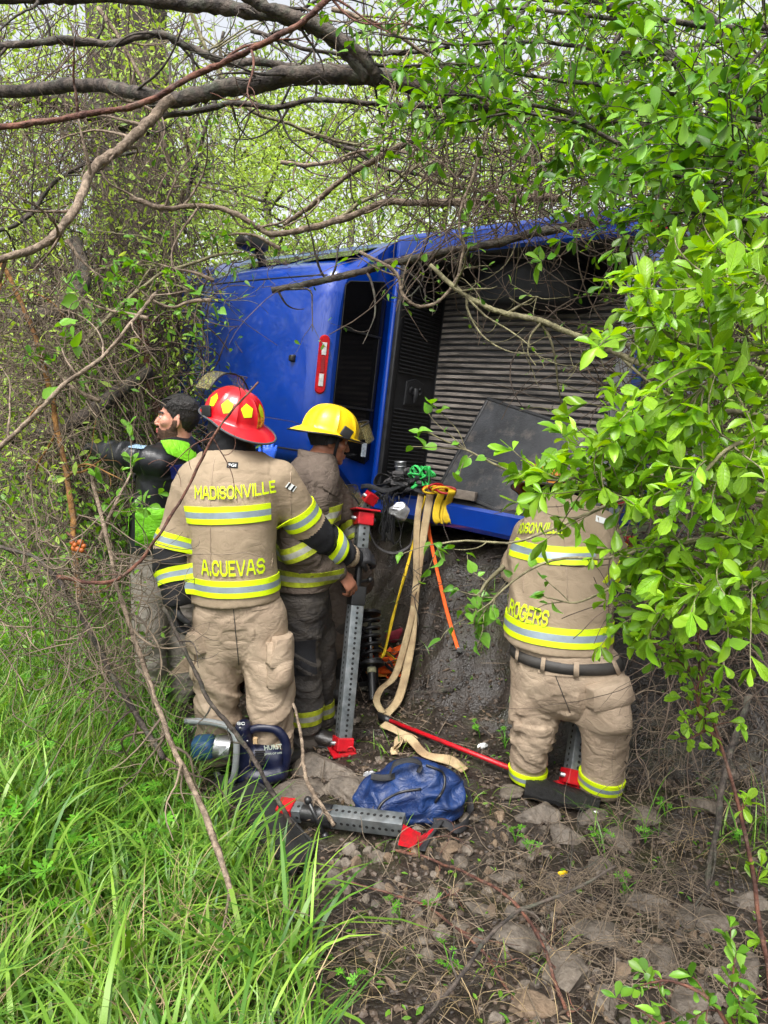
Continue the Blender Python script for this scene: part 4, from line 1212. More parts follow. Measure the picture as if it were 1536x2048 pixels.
D.shell(lambda l: np.where((l[:, 1] < .052) & (l[:, 2] > -.02 + .35 * np.clip(l[:, 1] + .02, -.2, .2)), 1., -1.), .014, 'hood', M_BLKC, nz=.003)
B = Blob(.05)
B.tube([p(600, 1205, 3.85), p(602, 1160, 3.85), p(603, 1100, 3.85), p(612, 1030, 3.86), p(622, 975, 3.88), p(632, 940, 3.9), p(638, 920, 3.91)],
       [.205, .205, .20, .215, .20, .14, .095], [.155, .155, .15, .16, .15, .12, .09], side=SD)
B.tube(ra, [.092, .090, .062], side=SD)
B.tube(la, [.085, .085, .062], side=SD)
B.cut(p(600, 1172, 3.85), (0, 0, -1)).cut(p(638, 905, 3.92), (.1, 0, 1))
D.blob(B, 'coat', M_GREY, .0095, [[(.5, .4, .014, 7, 2)], [(.5, .3, .018, 9, 1.5)], [(.5, .3, .016, 8, 1.5)]], seed=21)
bv = D.bvh('coat'); DM = [M_DYEL, M_DSIL]
D.tri(bv, p(615, 1022, 3.86), (0, 0, 1), SD, -30, 120, .085, ms=DM, n=34)
D.tri(bv, p(601, 1142, 3.85), (0, 0, 1), SD, -110, 120, .080, ms=DM, n=44)
sleeve_rows(D, bv, ra, .46, .54, None, 'b', SD, trio=True, w=.08, ms=DM)
sleeve_rows(D, bv, la, .72, .80, None, 'b', SD, trio=True, w=.08, ms=DM)
# open collar standing up behind the neck
a = np.linspace(math.radians(-35), math.radians(215), 30)
def ringpt(py, r, q, dx=0, up=0):
    return p(636 + dx, py, 3.91) + SD * r * math.sin(q - math.pi) * 1.0 + FW * (-r) * math.cos(q - math.pi / 2 - math.pi / 2 + math.pi / 2) * 0
G = []
for py, r, up in ((940, .125, 0), (918, .112, .01), (898, .108, .02), (897, .098, .02), (925, .095, 0)):
    row = []
    for q in np.radians(np.linspace(-125, 125, 30)):           # 0 = back of the neck
        row.append(p(636, py, 3.91) + (-FW) * r * math.cos(q) + SD * r * math.sin(q) + V(0, 0, -.05 * (abs(q) / 2.2) ** 2))
    G.append(row)
MB().grid(np.array(G)).build('collar', M_GREY, D.root)
_x, _y = nrm(V(.75, .2, -.6)), nrm(V(.6, 0, .75)); _y = nrm(_y - _y @ _x * _x)
drape_patch(bv, PER.hit(bv, 672, 960, np.cross(_x, _y)), _x, _y, [(-.05, -.06), (.05, -.06), (.045, .05), (-.05, .06)], 'collar_lapel', M_GREY, D.root, off=.010, n=9, bulge=.01, thick=.004)
_x, _y = nrm(V(.95, .3, 0)), nrm(V(0, 0, 1)); _y = nrm(_y - _y @ _x * _x)
drape_patch(bv, PER.hit(bv, 640, 1005, np.cross(_x, _y)), _x, _y, [(-.05, -.07), (.05, -.07), (.05, .05), (-.05, .05)], 'radio_pocket', M_GREY, D.root, off=.008, n=9, bulge=.012)
B = Blob(.045)
B.tube([p(603, 1140, 3.85), p(604, 1190, 3.86), p(606, 1240, 3.87)], [.18, .185, .16], [.13, .14, .12], side=SD)
B.tube([p(594, 1200, 3.80), p(600, 1265, 3.79), p(607, 1325, 3.78), p(608, 1400, 3.77), p(607, 1480, 3.77)], [.11, .105, .092, .09, .088], side=SD)
B.tube([p(622, 1200, 3.95), p(632, 1265, 3.97), p(640, 1320, 3.98), p(638, 1400, 4.0), p(636, 1470, 4.02)], [.11, .105, .092, .09, .088], side=SD)
B.cut(p(606, 1482, 3.8), (0, 0, -1))
D.blob(B, 'trousers', M_DARK, .0115, [[(.5, .4, .008, 5, 1)], [(.4, .25, .014, 8, 2), (.8, .3, .018, 12, 2)], [(.4, .25, .014, 8, 2), (.8, .3, .018, 12, 2)]], seed=33)
bt = D.bvh('trousers')
D.tri(bt, p(608, 1425, 3.77), (0, 0, 1), SD, -175, 175, .085, ms=DM)
D.tri(bt, p(637, 1415, 4.0), (0, 0, 1), SD, -175, 175, .085, ms=DM)
_x, _y = nrm(FW), nrm(V(0, 0, 1)); _y = nrm(_y - _y @ _x * _x)
drape_patch(bt, PER.hit(bt, 606, 1320, np.cross(_x, _y)), _x, _y, [(-.08, -.09), (.08, -.09), (.075, .10), (-.075, .10)], 'knee_patch', M_BLKC, D.root, off=.005, n=10)
D.boot(rl[-1], (.95, -.2)); D.boot(ll[-1], (.95, .1))
helmet(D, M_YELH, D.c, D.R, decal=None, shield='down', tilt=-3, rear=.055)

# ---------------------------------------------------------------- 3: bent over, seen from behind, at the right
E_ = Person('person', 'firefighter bending forward in tan turnout gear with a dark belt, seen from behind', (at(1130, 1550, 3.3)[0], 3.3, gz(at(1130, 1550, 3.3)[0], 3.3))); PER = E_
p = E_.p; FW = nrm(V(.45, .89, 0)); SD = nrm(V(.89, -.45, 0))
spine = [p(1128, 1320, 3.32), p(1118, 1240, 3.36), p(1122, 1130, 3.46), p(1122, 1055, 3.58), p(1108, 1020, 3.70)]
ra = [p(1195, 1060, 3.46), p(1232, 1140, 3.44), p(1300, 1135, 3.66)]
la = [p(1060, 1070, 3.72), p(1040, 1150, 3.86), p(1090, 1130, 4.04)]
ll = [p(1080, 1335, 3.36), p(1066, 1445, 3.32), p(1062, 1545, 3.38)]
rl = [p(1182, 1335, 3.28), p(1212, 1445, 3.20), p(1200, 1562, 3.26)]
E_.body(spine, [la, ra], [ll, rl], p(1085, 1000, 3.84), (.35, .75, -.55), M_SKIN, SD)
hood(E_)
B = Blob(.05)
B.tube([p(1112, 1330, 3.35), p(1113, 1290, 3.35), p(1114, 1220, 3.38), p(1120, 1150, 3.42), p(1126, 1095, 3.48), p(1126, 1050, 3.56), p(1112, 1025, 3.66)],
       [.262, .258, .248, .245, .232, .19, .11], [.225, .222, .212, .205, .19, .15, .10], side=SD)
B.tube(ra, [.098, .092, .066], side=SD)
B.tube(la, [.095, .090, .066], side=SD)
B.cut(p(1114, 1284, 3.35), (-.03, 0, -1))
E_.blob(B, 'coat', M_TAN, .0088, [[(.5, .35, .013, 6, 2)], [(.5, .3, .018, 9, 1.5)], [(.5, .3, .018, 9, 1.5)]], seed=41)
bv = E_.bvh('coat')
E_.tri(bv, p(1113, 1248, 3.36), (.03, 0, 1), YB, -120, 120, .085, n=50)
E_.tri(bv, p(1122, 1092, 3.48), (.0, 0, 1), YB, -95, 26, .078, n=34)
E_.paint('coat', M_BLKC, lambda i, t: (i > 0) & (t > .42))
sleeve_rows(E_, bv, ra, .36, .44, None, 'b', YB, trio=True, w=.085)
_x, _y = nrm(V(.84, -.54, -.085)), nrm(V(.09, 0, 1)); _y = nrm(_y - _y @ _x * _x)
drape_text('L.ROGERS', bv, PER.hit(bv, 1046, 1224, np.cross(_x, _y)), _x, _y, .262, .078, 'name_lettering', M_YEL, E_.root, off=.009)
_x, _y = nrm(V(.80, -.58, .10)), nrm(V(-.10, .3, 1)); _y = nrm(_y - _y @ _x * _x)
drape_text('MADISONVILLE', bv, PER.hit(bv, 1068, 1056, np.cross(_x, _y)), _x, _y, .30, .06, 'back_lettering', M_YEL, E_.root, off=.009)
for px0 in (1094, 1182):
    pts = []
    for py in np.linspace(1060 if px0 > 1100 else 1200, 1250, 22):
        loc, nn, *_ = bv.ray_cast(Vector(p(px0 + (1250 - py) * .06, py, 2.8)), Vector((0, 1, 0)), 1.3)
        if loc is not None: pts.append(np.array(loc) + [0, -.001, 0])
    MB().tube(pts, .003, 5).build('seam', M_TANP, E_.root)
_x, _y = nrm(nrm(V(.9, 0, -.3))), nrm(nrm(V(.3, 0, .9))); _y = nrm(_y - _y @ _x * _x)
drape_patch(bv, PER.hit(bv, 1203, 1040, np.cross(_x, _y)), _x, _y, [(-.03, -.013), (.03, -.013), (.03, .013), (-.03, .013)], 'shoulder_flag', M_PWHITE, E_.root, off=.004, n=5)
B = Blob(.05)
B.tube([p(1118, 1275, 3.34), p(1120, 1310, 3.33), p(1128, 1355, 3.32), p(1130, 1378, 3.32)], [.222, .235, .235, .17], [.18, .20, .195, .15], side=SD)
B.tube([p(1082, 1340, 3.37), p(1070, 1410, 3.35), p(1066, 1460, 3.33), p(1058, 1510, 3.35), p(1053, 1558, 3.38)], [.138, .118, .102, .090, .076], [.15, .130, .110, .096, .084], side=X, k=.022)
B.tube([p(1182, 1340, 3.28), p(1200, 1410, 3.23), p(1210, 1460, 3.21), p(1206, 1515, 3.23), p(1200, 1572, 3.26)], [.148, .132, .116, .102, .086], [.16, .142, .120, .106, .092], side=X, k=.022)
B.cut(p(1066, 1556, 3.38), (0, 0, -1))
E_.blob(B, 'trousers', M_TANP, .0088, [[(.7, .3, .010, 5, 1.5)], [(.35, .2, .015, 7, 2.6), (.62, .2, .013, 9, 2), (.95, .2, .010, 10, 1.5)], [(.35, .2, .015, 7, 2.6), (.62, .2, .013, 9, 2), (.95, .2, .010, 10, 1.5)]], seed=53)
bt = E_.bvh('trousers')
_x, _y = nrm(V(.92, .38, 0)), nrm(V(0, 0, 1)); _y = nrm(_y - _y @ _x * _x)
drape_patch(bt, PER.hit(bt, 1222, 1415, np.cross(_x, _y)), _x, _y, [(-.09, -.12), (.09, -.11), (.09, .09), (-.085, .10)], 'cargo_pocket', M_TANP, E_.root, off=.02, n=14, bulge=.045, sag=.02)
_x, _y = nrm(nrm(V(.9, .36, .22))), nrm(nrm(V(-.2, 0, 1))); _y = nrm(_y - _y @ _x * _x)
drape_patch(bt, PER.hit(bt, 1216, 1383, np.cross(_x, _y)), _x, _y, [(-.10, -.055), (.10, -.06), (.095, .05), (-.09, .05)], 'pocket_flap', M_TANP, E_.root, off=.055, n=10, bulge=.02, thick=.008)
_x, _y = nrm(nrm(V(1, 0, .06))), nrm(nrm(V(-.06, 0, 1))); _y = nrm(_y - _y @ _x * _x)
drape_patch(bt, PER.hit(bt, 1112, 1338, np.cross(_x, _y)), _x, _y, [(-.075, -.03), (.07, -.03), (.07, .03), (-.075, .03)], 'hip_pocket_flap', M_TANP, E_.root, off=.007, n=8)
for L_, bvx, P_ in (([(1100, 1322), (1118, 1370), (1140, 1425)], bt, E_),):
    pts = []
    for px, py in spline(np.array(L_, float), 16):
        _h = P_.hit(bvx, px, py, V(0, -1, 0), .0015); pts.append(_h)
    MB().tube(np.array(pts), .0022, 5).build('seam', M_BELT, P_.root)
mb = drape_band(bt, p(1120, 1306, 3.33), V(.03, 0, 1), YB, np.radians(np.linspace(-150, 150, 60)), [(-.024, .024, 0)], off=.010)
bl = mb.build('belt', M_BELT, E_.root)
for an in (-75, -35, 5, 50, 95):
    mb = drape_band(bt, p(1120, 1306, 3.33), V(.03, 0, 1), YB, np.radians(np.linspace(an - 3, an + 3, 4)), [(-.034, .034, 0)], off=.014)
    mb.build('belt_loop', M_TANP, bl)
E_.tri(bt, p(1055, 1543, 3.375), (.10, 0, 1), YB, -178, 178, .058, n=40, off=.014)
E_.tri(bt, p(1202, 1560, 3.25), (.12, 0, 1), YB, -178, 178, .062, n=40, off=.014)
for L, tx in ((ll, (-.1, 1)), (rl, (.55, .85))): E_.boot(L[-1], tx)
E_.glove(hand_tubes(ra[-1], V(.6, .7, .1), V(-.3, .2, -1), -1, curl=35, rad=.0125, sc=1.05), 'glove', M_GLOVE)
E_.glove(hand_tubes(la[-1], V(.5, .7, .1), V(0, 0, -1), 1, curl=35, rad=.0125, sc=1.05), 'glove', M_GLOVE)
M_ORH = mat('orange_brown_helmet_shell', S(196, 128, 44), rough=.4, var=.12, scale=10, coat=.3)
helmet(E_, M_ORH, E_.c, E_.R, decal=None, shield=None, tilt=6)

# ---------------------------------------------------------------- 4: bare-headed man in a lime vest
F_ = Person('person', 'bearded bare-headed man in black jacket and lime vest reaching into the brush', (at(330, 1400, 4.1)[0], 4.1, gz(at(330, 1400, 4.1)[0], 4.1))); PER = F_
p = F_.p; FW = nrm(V(-.72, .69, 0)); SD = nrm(V(.69, .72, 0))
spine = [p(326, 1120, 4.12), p(330, 1050, 4.12), p(346, 970, 4.12), p(356, 912, 4.13), p(360, 893, 4.14)]
la = [p(322, 925, 3.98), p(252, 912, 4.0), p(196, 896, 4.22)]
ra = [p(395, 930, 4.28), p(372, 985, 4.5), p(300, 950, 4.6)]
ll = [p(308, 1130, 4.08), p(300, 1270, 4.05), p(306, 1400, 4.1)]
rl = [p(350, 1130, 4.20), p(362, 1270, 4.2), p(366, 1400, 4.24)]
F_.body(spine, [la, ra], [ll, rl], p(356, 841, 4.13), (-.97, -.10, .13), M_SKIN, SD, sc=1.06)
def hairc(l):
    zb = np.interp(l[:, 1], [-.12, -.06, -.035, -.012, .012, .028, .05, .075, .1], [-.062, -.058, -.035, .036, .002, .022, .045, .064, .072])
    k = (l[:, 2] - zb) / .015
    return np.where(k > 0, np.clip(k, 0, 1) * (.22 + .78 * sstep(.045, .10, l[:, 2])), -1)
F_.shell(hairc, .020, 'hair', M_HAIR, nz=.007)
M_BEARD = mat('brown_beard', S(82, 56, 40), rough=.7, var=.35, scale=120, bump=.8, bscale=320)
def beardc(l):
    zb = np.interp(l[:, 1], [-.014, .012, .032, .06, .088, .12], [.012, .004, -.040, -.056, -.045, -.045])
    k = np.minimum((zb - l[:, 2]) / .010, (l[:, 1] + .014 + .4 * np.clip(-.09 - l[:, 2], 0, 1)) / .010)
    return np.where((np.abs(l[:, 0]) < .021) & (np.abs(l[:, 2] + .067) < .012) & (l[:, 1] > .08), -1, np.clip(k, -1, 1))
F_.shell(beardc, .005, 'beard', M_BEARD, nz=.003)
F_.shell(lambda l: np.where((np.abs(l[:, 2] - .032) < .0065) & (l[:, 1] > .066) & (np.abs(l[:, 0]) > .012), 1., -1.), .004, 'eyebrow', M_HAIR)
F_.shell(lambda l: np.where((np.abs(l[:, 2] + .067) < .011) & (l[:, 1] > .085) & (np.abs(l[:, 0]) < .022), 1., -1.), .001, 'lips', M_LIP)
fr = MB()
for k in range(26):
    a0 = F_.c + F_.R @ V(-.060 + .0047 * k, .035 + .01 * math.sin(k * 2.1), .118)
    fr.tube(spline([a0, a0 + F_.R @ V(.004 * math.sin(k), .036, -.008), a0 + F_.R @ V(.006 * math.sin(k * 1.7), .056, -.036 - .010 * math.sin(k * 3.3))], 6), [.004, .004, .0035, .003, .002, .001], 5)
fr.build('fringe', M_HAIR, F_.root)
_v, _q, _ = F_.parts['body']; _l = ((_v - F_.c) @ F_.R) / F_.hsc; _n = vnormals(_v, _q); _i = np.where((hairc(_l) > .45) & (np.linalg.norm(_l, axis=1) < .2))[0]; _g = np.random.default_rng(4); _i = _i[_g.integers(0, len(_i), 900)]
_d = _n[_i] * .35 + (F_.R @ V(0, .75, -.25)) + _g.normal(size=(900, 3)) * .22; _d /= np.linalg.norm(_d, axis=1)[:, None]
_s = _v[_i] + _n[_i] * .015; _k = np.linspace(0, 1, 5)[None, :, None]; _P = _s[:, None] + _d[:, None] * .030 * _k - _n[_i][:, None] * .016 * _k ** 2
_a = np.cross(_d, _n[_i]); _a /= np.linalg.norm(_a, axis=1)[:, None] + 1e-9; _w = .0016 * np.array([1, 1, .9, .6, .1])[None, :, None]
_G = np.stack([_P - _a[:, None] * _w, _P + _a[:, None] * _w], 2).reshape(-1, 3); _b = (np.arange(900) * 10)[:, None]; _j = np.arange(4)[None] * 2
_o = link('hair_strands', np_mesh('hair_strands', _G, np.stack([_b + _j, _b + _j + 1, _b + _j + 3, _b + _j + 2], -1).reshape(-1, 4)), F_.root, M_HAIR); _o['kind'] = 'stuff'
B = Blob(.045)
B.tube([p(322, 1130, 4.12), p(326, 1085, 4.12), p(334, 1020, 4.12), p(346, 965, 4.12), p(356, 920, 4.13), p(361, 890, 4.14)], [.195, .195, .20, .205, .175, .085], [.145, .145, .14, .14, .12, .08], side=SD)
B.tube(la, [.082, .070, .048], side=V(0, 0, 1)); B.tube(ra, [.08, .068, .05], side=V(0, 0, 1))
B.cut(p(324, 1100, 4.12), (0, 0, -1))
F_.blob(B, 'jacket', M_JACK, .0115, [[(.5, .4, .013, 7, 2)], [(.5, .35, .017, 11, 1.6)], [(.5, .35, .016, 9, 1.5)]], seed=61)
bv = F_.bvh('jacket')
vd = nrm(V(-.2, -.98, 0)); 
def vest(rows, c, a0, a1, name, m, off=.010, n=26, curve=None):
    return drape_band(bv, c, V(0.06, 0, 1), V(0, -1, 0), np.radians(np.linspace(a0, a1, n)), rows, off, curve=curve).build(name, m, F_.root)
vest([(-.125, -.06, 0), (-.06, .02, 0), (.02, .10, 0)], p(332, 1028, 4.12), -96, -52, 'vest_panel', M_LIME)
vest([(-.15, -.06, 0), (-.06, .02, 0), (.02, .065, 0)], p(332, 1030, 4.12), -34, 110, 'vest_panel', M_LIME)
vest([(-.15, .10, 0)], p(332, 1028, 4.12), -104, -96, 'reflective_edge', M_SIL, n=5)
_x, _y = nrm(nrm(V(1, 0, .08))), nrm(nrm(V(-.1, .5, 1))); _y = nrm(_y - _y @ _x * _x)
drape_patch(bv, PER.hit(bv, 382, 905, np.cross(_x, _y)), _x, _y, [(-.09, -.05), (.11, -.08), (.10, .06), (-.15, .055)], 'vest_shoulder', M_LIME, F_.root, off=.012, n=12, thick=.002)
_x, _y = nrm(X), nrm(V(0, 0, 1)); _y = nrm(_y - _y @ _x * _x)
drape_patch(bv, PER.hit(bv, 390, 938, np.cross(_x, _y)), _x, _y, [(-.10, -.045), (.10, -.045), (.10, .035), (-.10, .03)], 'vest_stripe', mat('navy_stripe', S(20, 34, 110), rough=.6), F_.root, off=.012, n=8, thick=.002)
_x, _y = nrm(nrm(V(1, 0, -.06))), nrm(nrm(V(.06, .5, 1))); _y = nrm(_y - _y @ _x * _x)
drape_patch(bv, PER.hit(bv, 275, 893, np.cross(_x, _y)), _x, _y, [(-.042, -.015), (.042, -.015), (.042, .018), (-.042, .018)], 'sleeve_badge', mat('badge_blue_grey', S(150, 180, 205), rough=.5, var=.5, scale=160, detail=2), F_.root, off=.004, n=7)
G = []
for r, dz in ((.105, -.03), (.100, .0), (.092, .022), (.082, .020), (.078, -.02)):
    G.append([p(360, 893, 4.14) + V(r * math.cos(q), r * math.sin(q), dz + .012 * math.sin(2 * q)) for q in np.linspace(0, 2 * np.pi, 30)])
MB().grid(np.array(G)).build('collar', M_BLKC, F_.root)
B = Blob(.045)
B.tube([p(325, 1075, 4.12), p(326, 1120, 4.12), p(328, 1165, 4.12)], [.175, .18, .16], [.13, .14, .12], side=SD)
B.tube([p(306, 1135, 4.08), p(300, 1210, 4.06), p(300, 1275, 4.05), p(304, 1340, 4.08), p(306, 1405, 4.1)], [.112, .105, .092, .085, .08], side=SD)
B.tube([p(350, 1135, 4.2), p(358, 1210, 4.2), p(364, 1275, 4.2), p(366, 1340, 4.22), p(367, 1405, 4.24)], [.112, .105, .092, .085, .08], side=SD)
F_.blob(B, 'trousers', M_KHAKI, .012, [[(.5, .4, .008, 5, 1)], [(.4, .3, .014, 8, 2), (.85, .2, .016, 12, 2)], [(.4, .3, .014, 8, 2), (.85, .2, .016, 12, 2)]], seed=71)
F_.boot(ll[-1], (-.8, .5)); F_.boot(rl[-1], (-.8, .5))
F_.glove(hand_tubes(la[-1] + V(-.01, .02, 0), V(-.5, .7, .15), V(0, .1, -1), 1, curl=25, rad=.011), 'glove', M_GLOVE)
F_.glove(hand_tubes(ra[-1] + V(-.01, .02, 0), V(-.7, .5, .1), V(0, .1, -1), -1, curl=25, rad=.011), 'glove', M_GLOVE)

# ---------------------------------------------------------------- 5 and 6: two helpers mostly hidden behind the others
def helper(label, root_px, y, dz, fwd, coat_m, trous_m, hand=None, helm=None, look=None):
    x0 = at(root_px, 1300, y)[0]
    H = Person('person', label, (x0, y, gz(x0, y)), lod=1.0)
    o = V(0, 0, dz); f = nrm(V(*fwd)); r = nrm(np.cross(f, V(0, 0, 1)))
    spine = [o + V(0, 0, .92), o + f * .04 + V(0, 0, 1.05), o + f * .09 + V(0, 0, 1.25), o + f * .13 + V(0, 0, 1.40), o + f * .15 + V(0, 0, 1.47)]
    sh = o + f * .12 + V(0, 0, 1.38)
    A = [[sh - r * .18, sh - r * .22 + f * .08 - V(0, 0, .24), sh - r * .14 + f * .28 - V(0, 0, .30)], [sh + r * .18, sh + r * .22 + f * .08 - V(0, 0, .24), sh + r * .14 + f * .28 - V(0, 0, .30)]]
    if hand is not None:
        w = at(*hand) - H.o; A[1] = [sh + r * .18, (sh + r * .18) * .5 + w * .5 - V(0, 0, .10), w - V(0, 0, .06)]
    bend = -dz * .9
    Lg = [[o + s * r * .10 + V(0, 0, .90), o + s * r * .12 + f * (.10 + bend * .8) + V(0, 0, .50 + bend * .3), s * r * .12 + V(0, 0, .10)] for s in (-1, 1)]
    H.body(spine, A, Lg, o + f * .20 + V(0, 0, 1.60), tuple(f * .95 + V(0, 0, -.2)) if look is None else look, M_SKIN2, r)
    hood(H)
    B = Blob(.045); B.tube([spine[0] - V(0, 0, .12), spine[0], spine[1], spine[2], spine[3], spine[4]], [.20, .20, .195, .205, .17, .09], [.15, .15, .145, .145, .12, .085], side=r)
    for a_ in A: B.tube(a_, [.085, .08, .055], side=r)
    H.blob(B, 'coat', coat_m, .014, [[(.5, .4, .012, 7, 2)], [(.5, .35, .015, 9, 1.5)], [(.5, .35, .015, 9, 1.5)]], seed=81)
    B = Blob(.045); B.tube([spine[0] + V(0, 0, .02), spine[0] - V(0, 0, .1)], [.17, .17], [.13, .13], side=r)
    for l in Lg: B.tube(l, [.11, .092, .08], side=r)
    H.blob(B, 'trousers', trous_m, .014, [[(.5, .4, .008, 5, 1)], [(.5, .4, .014, 8, 2)], [(.5, .4, .014, 8, 2)]], seed=91)
    for l in Lg: H.boot(l[-1], f)
    for k, a_ in enumerate(A):
        if hand is not None and k == 1:
            H.glove(hand_tubes(a_[-1] + V(0, 0, .01), V(.15, .1, 1), V(-.2, 1, 0), 1, curl=22, spread=9, rad=.0105), 'glove', M_NITR)
        else: H.glove(hand_tubes(a_[-1], nrm(a_[-1] - a_[-2]), V(0, 0, -1), 1 if k == 0 else -1, curl=30, rad=.012), 'glove', M_GLOVE)
    if helm: helmet(H, helm, H.c, H.R, shield='down', tilt=4)
    return H
helper('firefighter in yellow helmet and dark coat crouching beside the rear window of the truck', 640, 4.36, -.42, (.22, .97, 0), M_GREY, M_DARK, helm=M_YELH, look=(.85, .45, -.15))
helper('helper in dark clothes raising a blue gloved hand against the truck roof', 478, 4.35, -.28, (.35, .94, 0), M_BLKC, M_DARK, hand=(535, 912, 4.5))

# ================================================================== gear on the ground and on the truck
def gp(px, py, lift=0.0):
    """ground point seen at px, py"""
    o = V(0, 0, CAM_H); d = nrm(at(px, py, 1.0) - o)
    t = np.arange(.8, 14, .02); P = o + t[:, None] * d
    k = np.argmax(P[:, 2] < ground_h(P[:, 0], P[:, 1]))
    q = P[k].copy(); q[2] = gz(q[0], q[1]) + lift
    return q

def mid_ground(a, b, n, lift):
    """line over the ground between two ground points"""
    t = np.linspace(0, 1, n)[:, None]; P = a * (1 - t) + b * t
    P[:, 2] = ground_h(P[:, 0], P[:, 1]) + lift
    return P

M_GALV = mat('galvanised_steel', (.15, .17, .18), rough=.45, col2=(.27, .29, .30), scale=22, metal=.7, bump=.05, bscale=90, rvar=.12, dirt=(.12, .10, .08), dirt_amt=.4, dirt_scale=9)
M_RED = mat('red_paint', S(178, 14, 28), rough=.42, var=.2, scale=14, bump=.2, bscale=70, dirt=S(60, 42, 38), dirt_amt=.75, dirt_scale=13)
M_HOLE = mat('dark_hole', (.006, .006, .006), rough=.9)
M_JACKB = mat('black_jack_metal', (.016, .016, .017), rough=.35, var=.3, scale=20, bump=.1, bscale=90)

def frame_of(a, b, roll=0.0, ref=(0, -1, 0)):
    z = nrm(b - a); x = nrm(np.cross(np.asarray(ref, float), z)); y = np.cross(z, x); c, s = math.cos(math.radians(roll)), math.sin(math.radians(roll))
    return np.column_stack([x * c + y * s, -x * s + y * c, z])

def perforated(par, a, R, z0, z1, w, name='perforated_tube', hole=.0078):
    """square steel tube with a row of holes on every face"""
    L = z1 - z0
    t = MB().box(a + R @ V(0, 0, (z0 + z1) / 2), (w, w, L), rot=R, bev=.006).build(name, M_GALV, par, angle=50)
    hs = MB(); n = max(2, int(L / .027)); ang = np.arange(8) / 8 * 2 * np.pi
    for f in range(4):
        q = R @ rotm('Z', 90 * f)
        for k in range(n):
            c = a + R @ V(0, 0, z0 + (k + .5) * L / n) + q @ V(w / 2 + .0012, 0, 0)
            hs.add(np.array([c + q @ V(0, hole * math.cos(u), hole * math.sin(u)) for u in ang]), np.array([np.arange(8)]))
    hs.build('hole_row', M_HOLE, t, smooth=False)['kind'] = 'stuff'
    return t

def t_handle(par, c, d, L=.17, r=.010):
    h = MB().tube([c - d * L / 2, c + d * L / 2], r, 8)
    for s in (1, -1): h.ball(c + s * d * L / 2, r * 1.75, 10, 8)
    return h.build('jack_handle', M_JACKB, par)

def foot(par, a, R, s=1, w=.10, sz=.17):
    f = MB().box(a + R @ V(0, 0, s * .045), (w, w, .07), rot=R, bev=.006).build('end_bracket', M_RED, par, smooth=False)
    MB().tube([a + R @ V(-w * .75, 0, s * .045), a + R @ V(w * .75, 0, s * .045)], .012, 8).build('pivot_pin', M_STEEL, f)
    return f

def strut(label, a, b, w=.075, roll=22, split=(.60, .68, .76, .84), handle=True, top_plate=True, base_plate=True, flat_base=True):
    """telescopic rescue strut: perforated tube, black collar, screw, upper tube, red ends"""
    r = empty('rescue_strut', a); tag(r, label, 'rescue strut', 'perforated steel rescue struts')
    L = np.linalg.norm(b - a); R = frame_of(a, b, roll); o = V(0, 0, 0); s0, s1, s2, s3 = (k * L for k in split)
    perforated(r, o, R, .05, s0, w)
    MB().box(R @ V(0, 0, (s0 + s1) / 2), (w * 1.12, w * 1.12, s1 - s0), rot=R, bev=.008).build('collar', M_JACKB, r, angle=50)
    sc_ = MB().tube([R @ V(0, 0, s1), R @ V(0, 0, s2)], w * .27, 12)
    for k in range(10): sc_.tube([R @ V(0, 0, s1 + (s2 - s1) * (k + .3) / 10), R @ V(0, 0, s1 + (s2 - s1) * (k + .7) / 10)], w * .31, 12)
    sc_.build('screw', M_JACKB, r, angle=40)
    MB().tube([R @ V(0, 0, s2), R @ V(0, 0, s3)], w * .46, 16).build('jack_body', M_JACKB, r, angle=40)
    if handle: t_handle(r, R @ V(0, 0, s1 + .02), nrm(R @ V(1, .25, .0) + V(0, 0, -.28)))
    perforated(r, o, R, s3, L - .05, w * .88, 'upper_tube')
    foot(r, o, R, 1, w * 1.25)
    foot(r, R @ V(0, 0, L), R, -1, w * 1.25)
    if base_plate:
        q = np.eye(3) if flat_base else R
        MB().box(V(0, 0, .004), (.13, .12, .012), rot=q @ rotm('Z', 20), bev=.003).build('base_plate', M_RED, r, smooth=False)
        e = MB(); u = np.linspace(0, math.pi, 9); e.tube([V(.05, -.03, .012) + V(.024 * math.cos(t), 0, .032 * math.sin(t)) for t in u], .005, 6); e.build('lifting_eye', M_RED, r)
    if top_plate: MB().box(R @ V(0, 0, L + .004), (.15, .13, .010), rot=R, bev=.003).build('top_plate', M_RED, r, smooth=False)
    return r
a1 = gp(684, 1508, .01)
strut('upright rescue strut gripped by the black glove of the red-helmeted firefighter', a1, at(728, 1022, 4.02))
a3 = gp(1142, 1582, .01)
strut('rescue strut standing behind the legs of the bending firefighter', a3, at(1228, 985, 3.98), roll=10, top_plate=True)
strut('rescue strut slanting up to the truck behind the brown-coated firefighter', gp(500, 1372, .01), at(748, 985, 4.62), w=.06, handle=False, top_plate=False)
# the one lying on the ground, its ends and jack
a2, b2 = gp(556, 1652, .075), gp(818, 1690, .085)
r = empty('rescue_strut', (a2 + b2) / 2); tag(r, 'rescue strut lying on the ground beside the blue bag with a red foot plate', 'rescue strut', 'perforated steel rescue struts')
o2 = V(*r.location); A, Bp = a2 - o2, b2 - o2; L = np.linalg.norm(Bp - A); R = frame_of(A, Bp, 12, ref=(0, 0, 1))
perforated(r, A, R, .40 * L, L - .02, .072)
perforated(r, A, R, .03, .20 * L, .064, 'inner_tube')
MB().tube([A + R @ V(0, 0, .20 * L), A + R @ V(0, 0, .36 * L)], .036, 14).build('jack_body', M_JACKB, r, angle=40)
MB().tube([A + R @ V(0, 0, .34 * L), A + R @ V(0, 0, .43 * L)], [.05, .05], 16).build('collar', M_JACKB, r, angle=40)
mid = A + R @ V(0, 0, .31 * L)
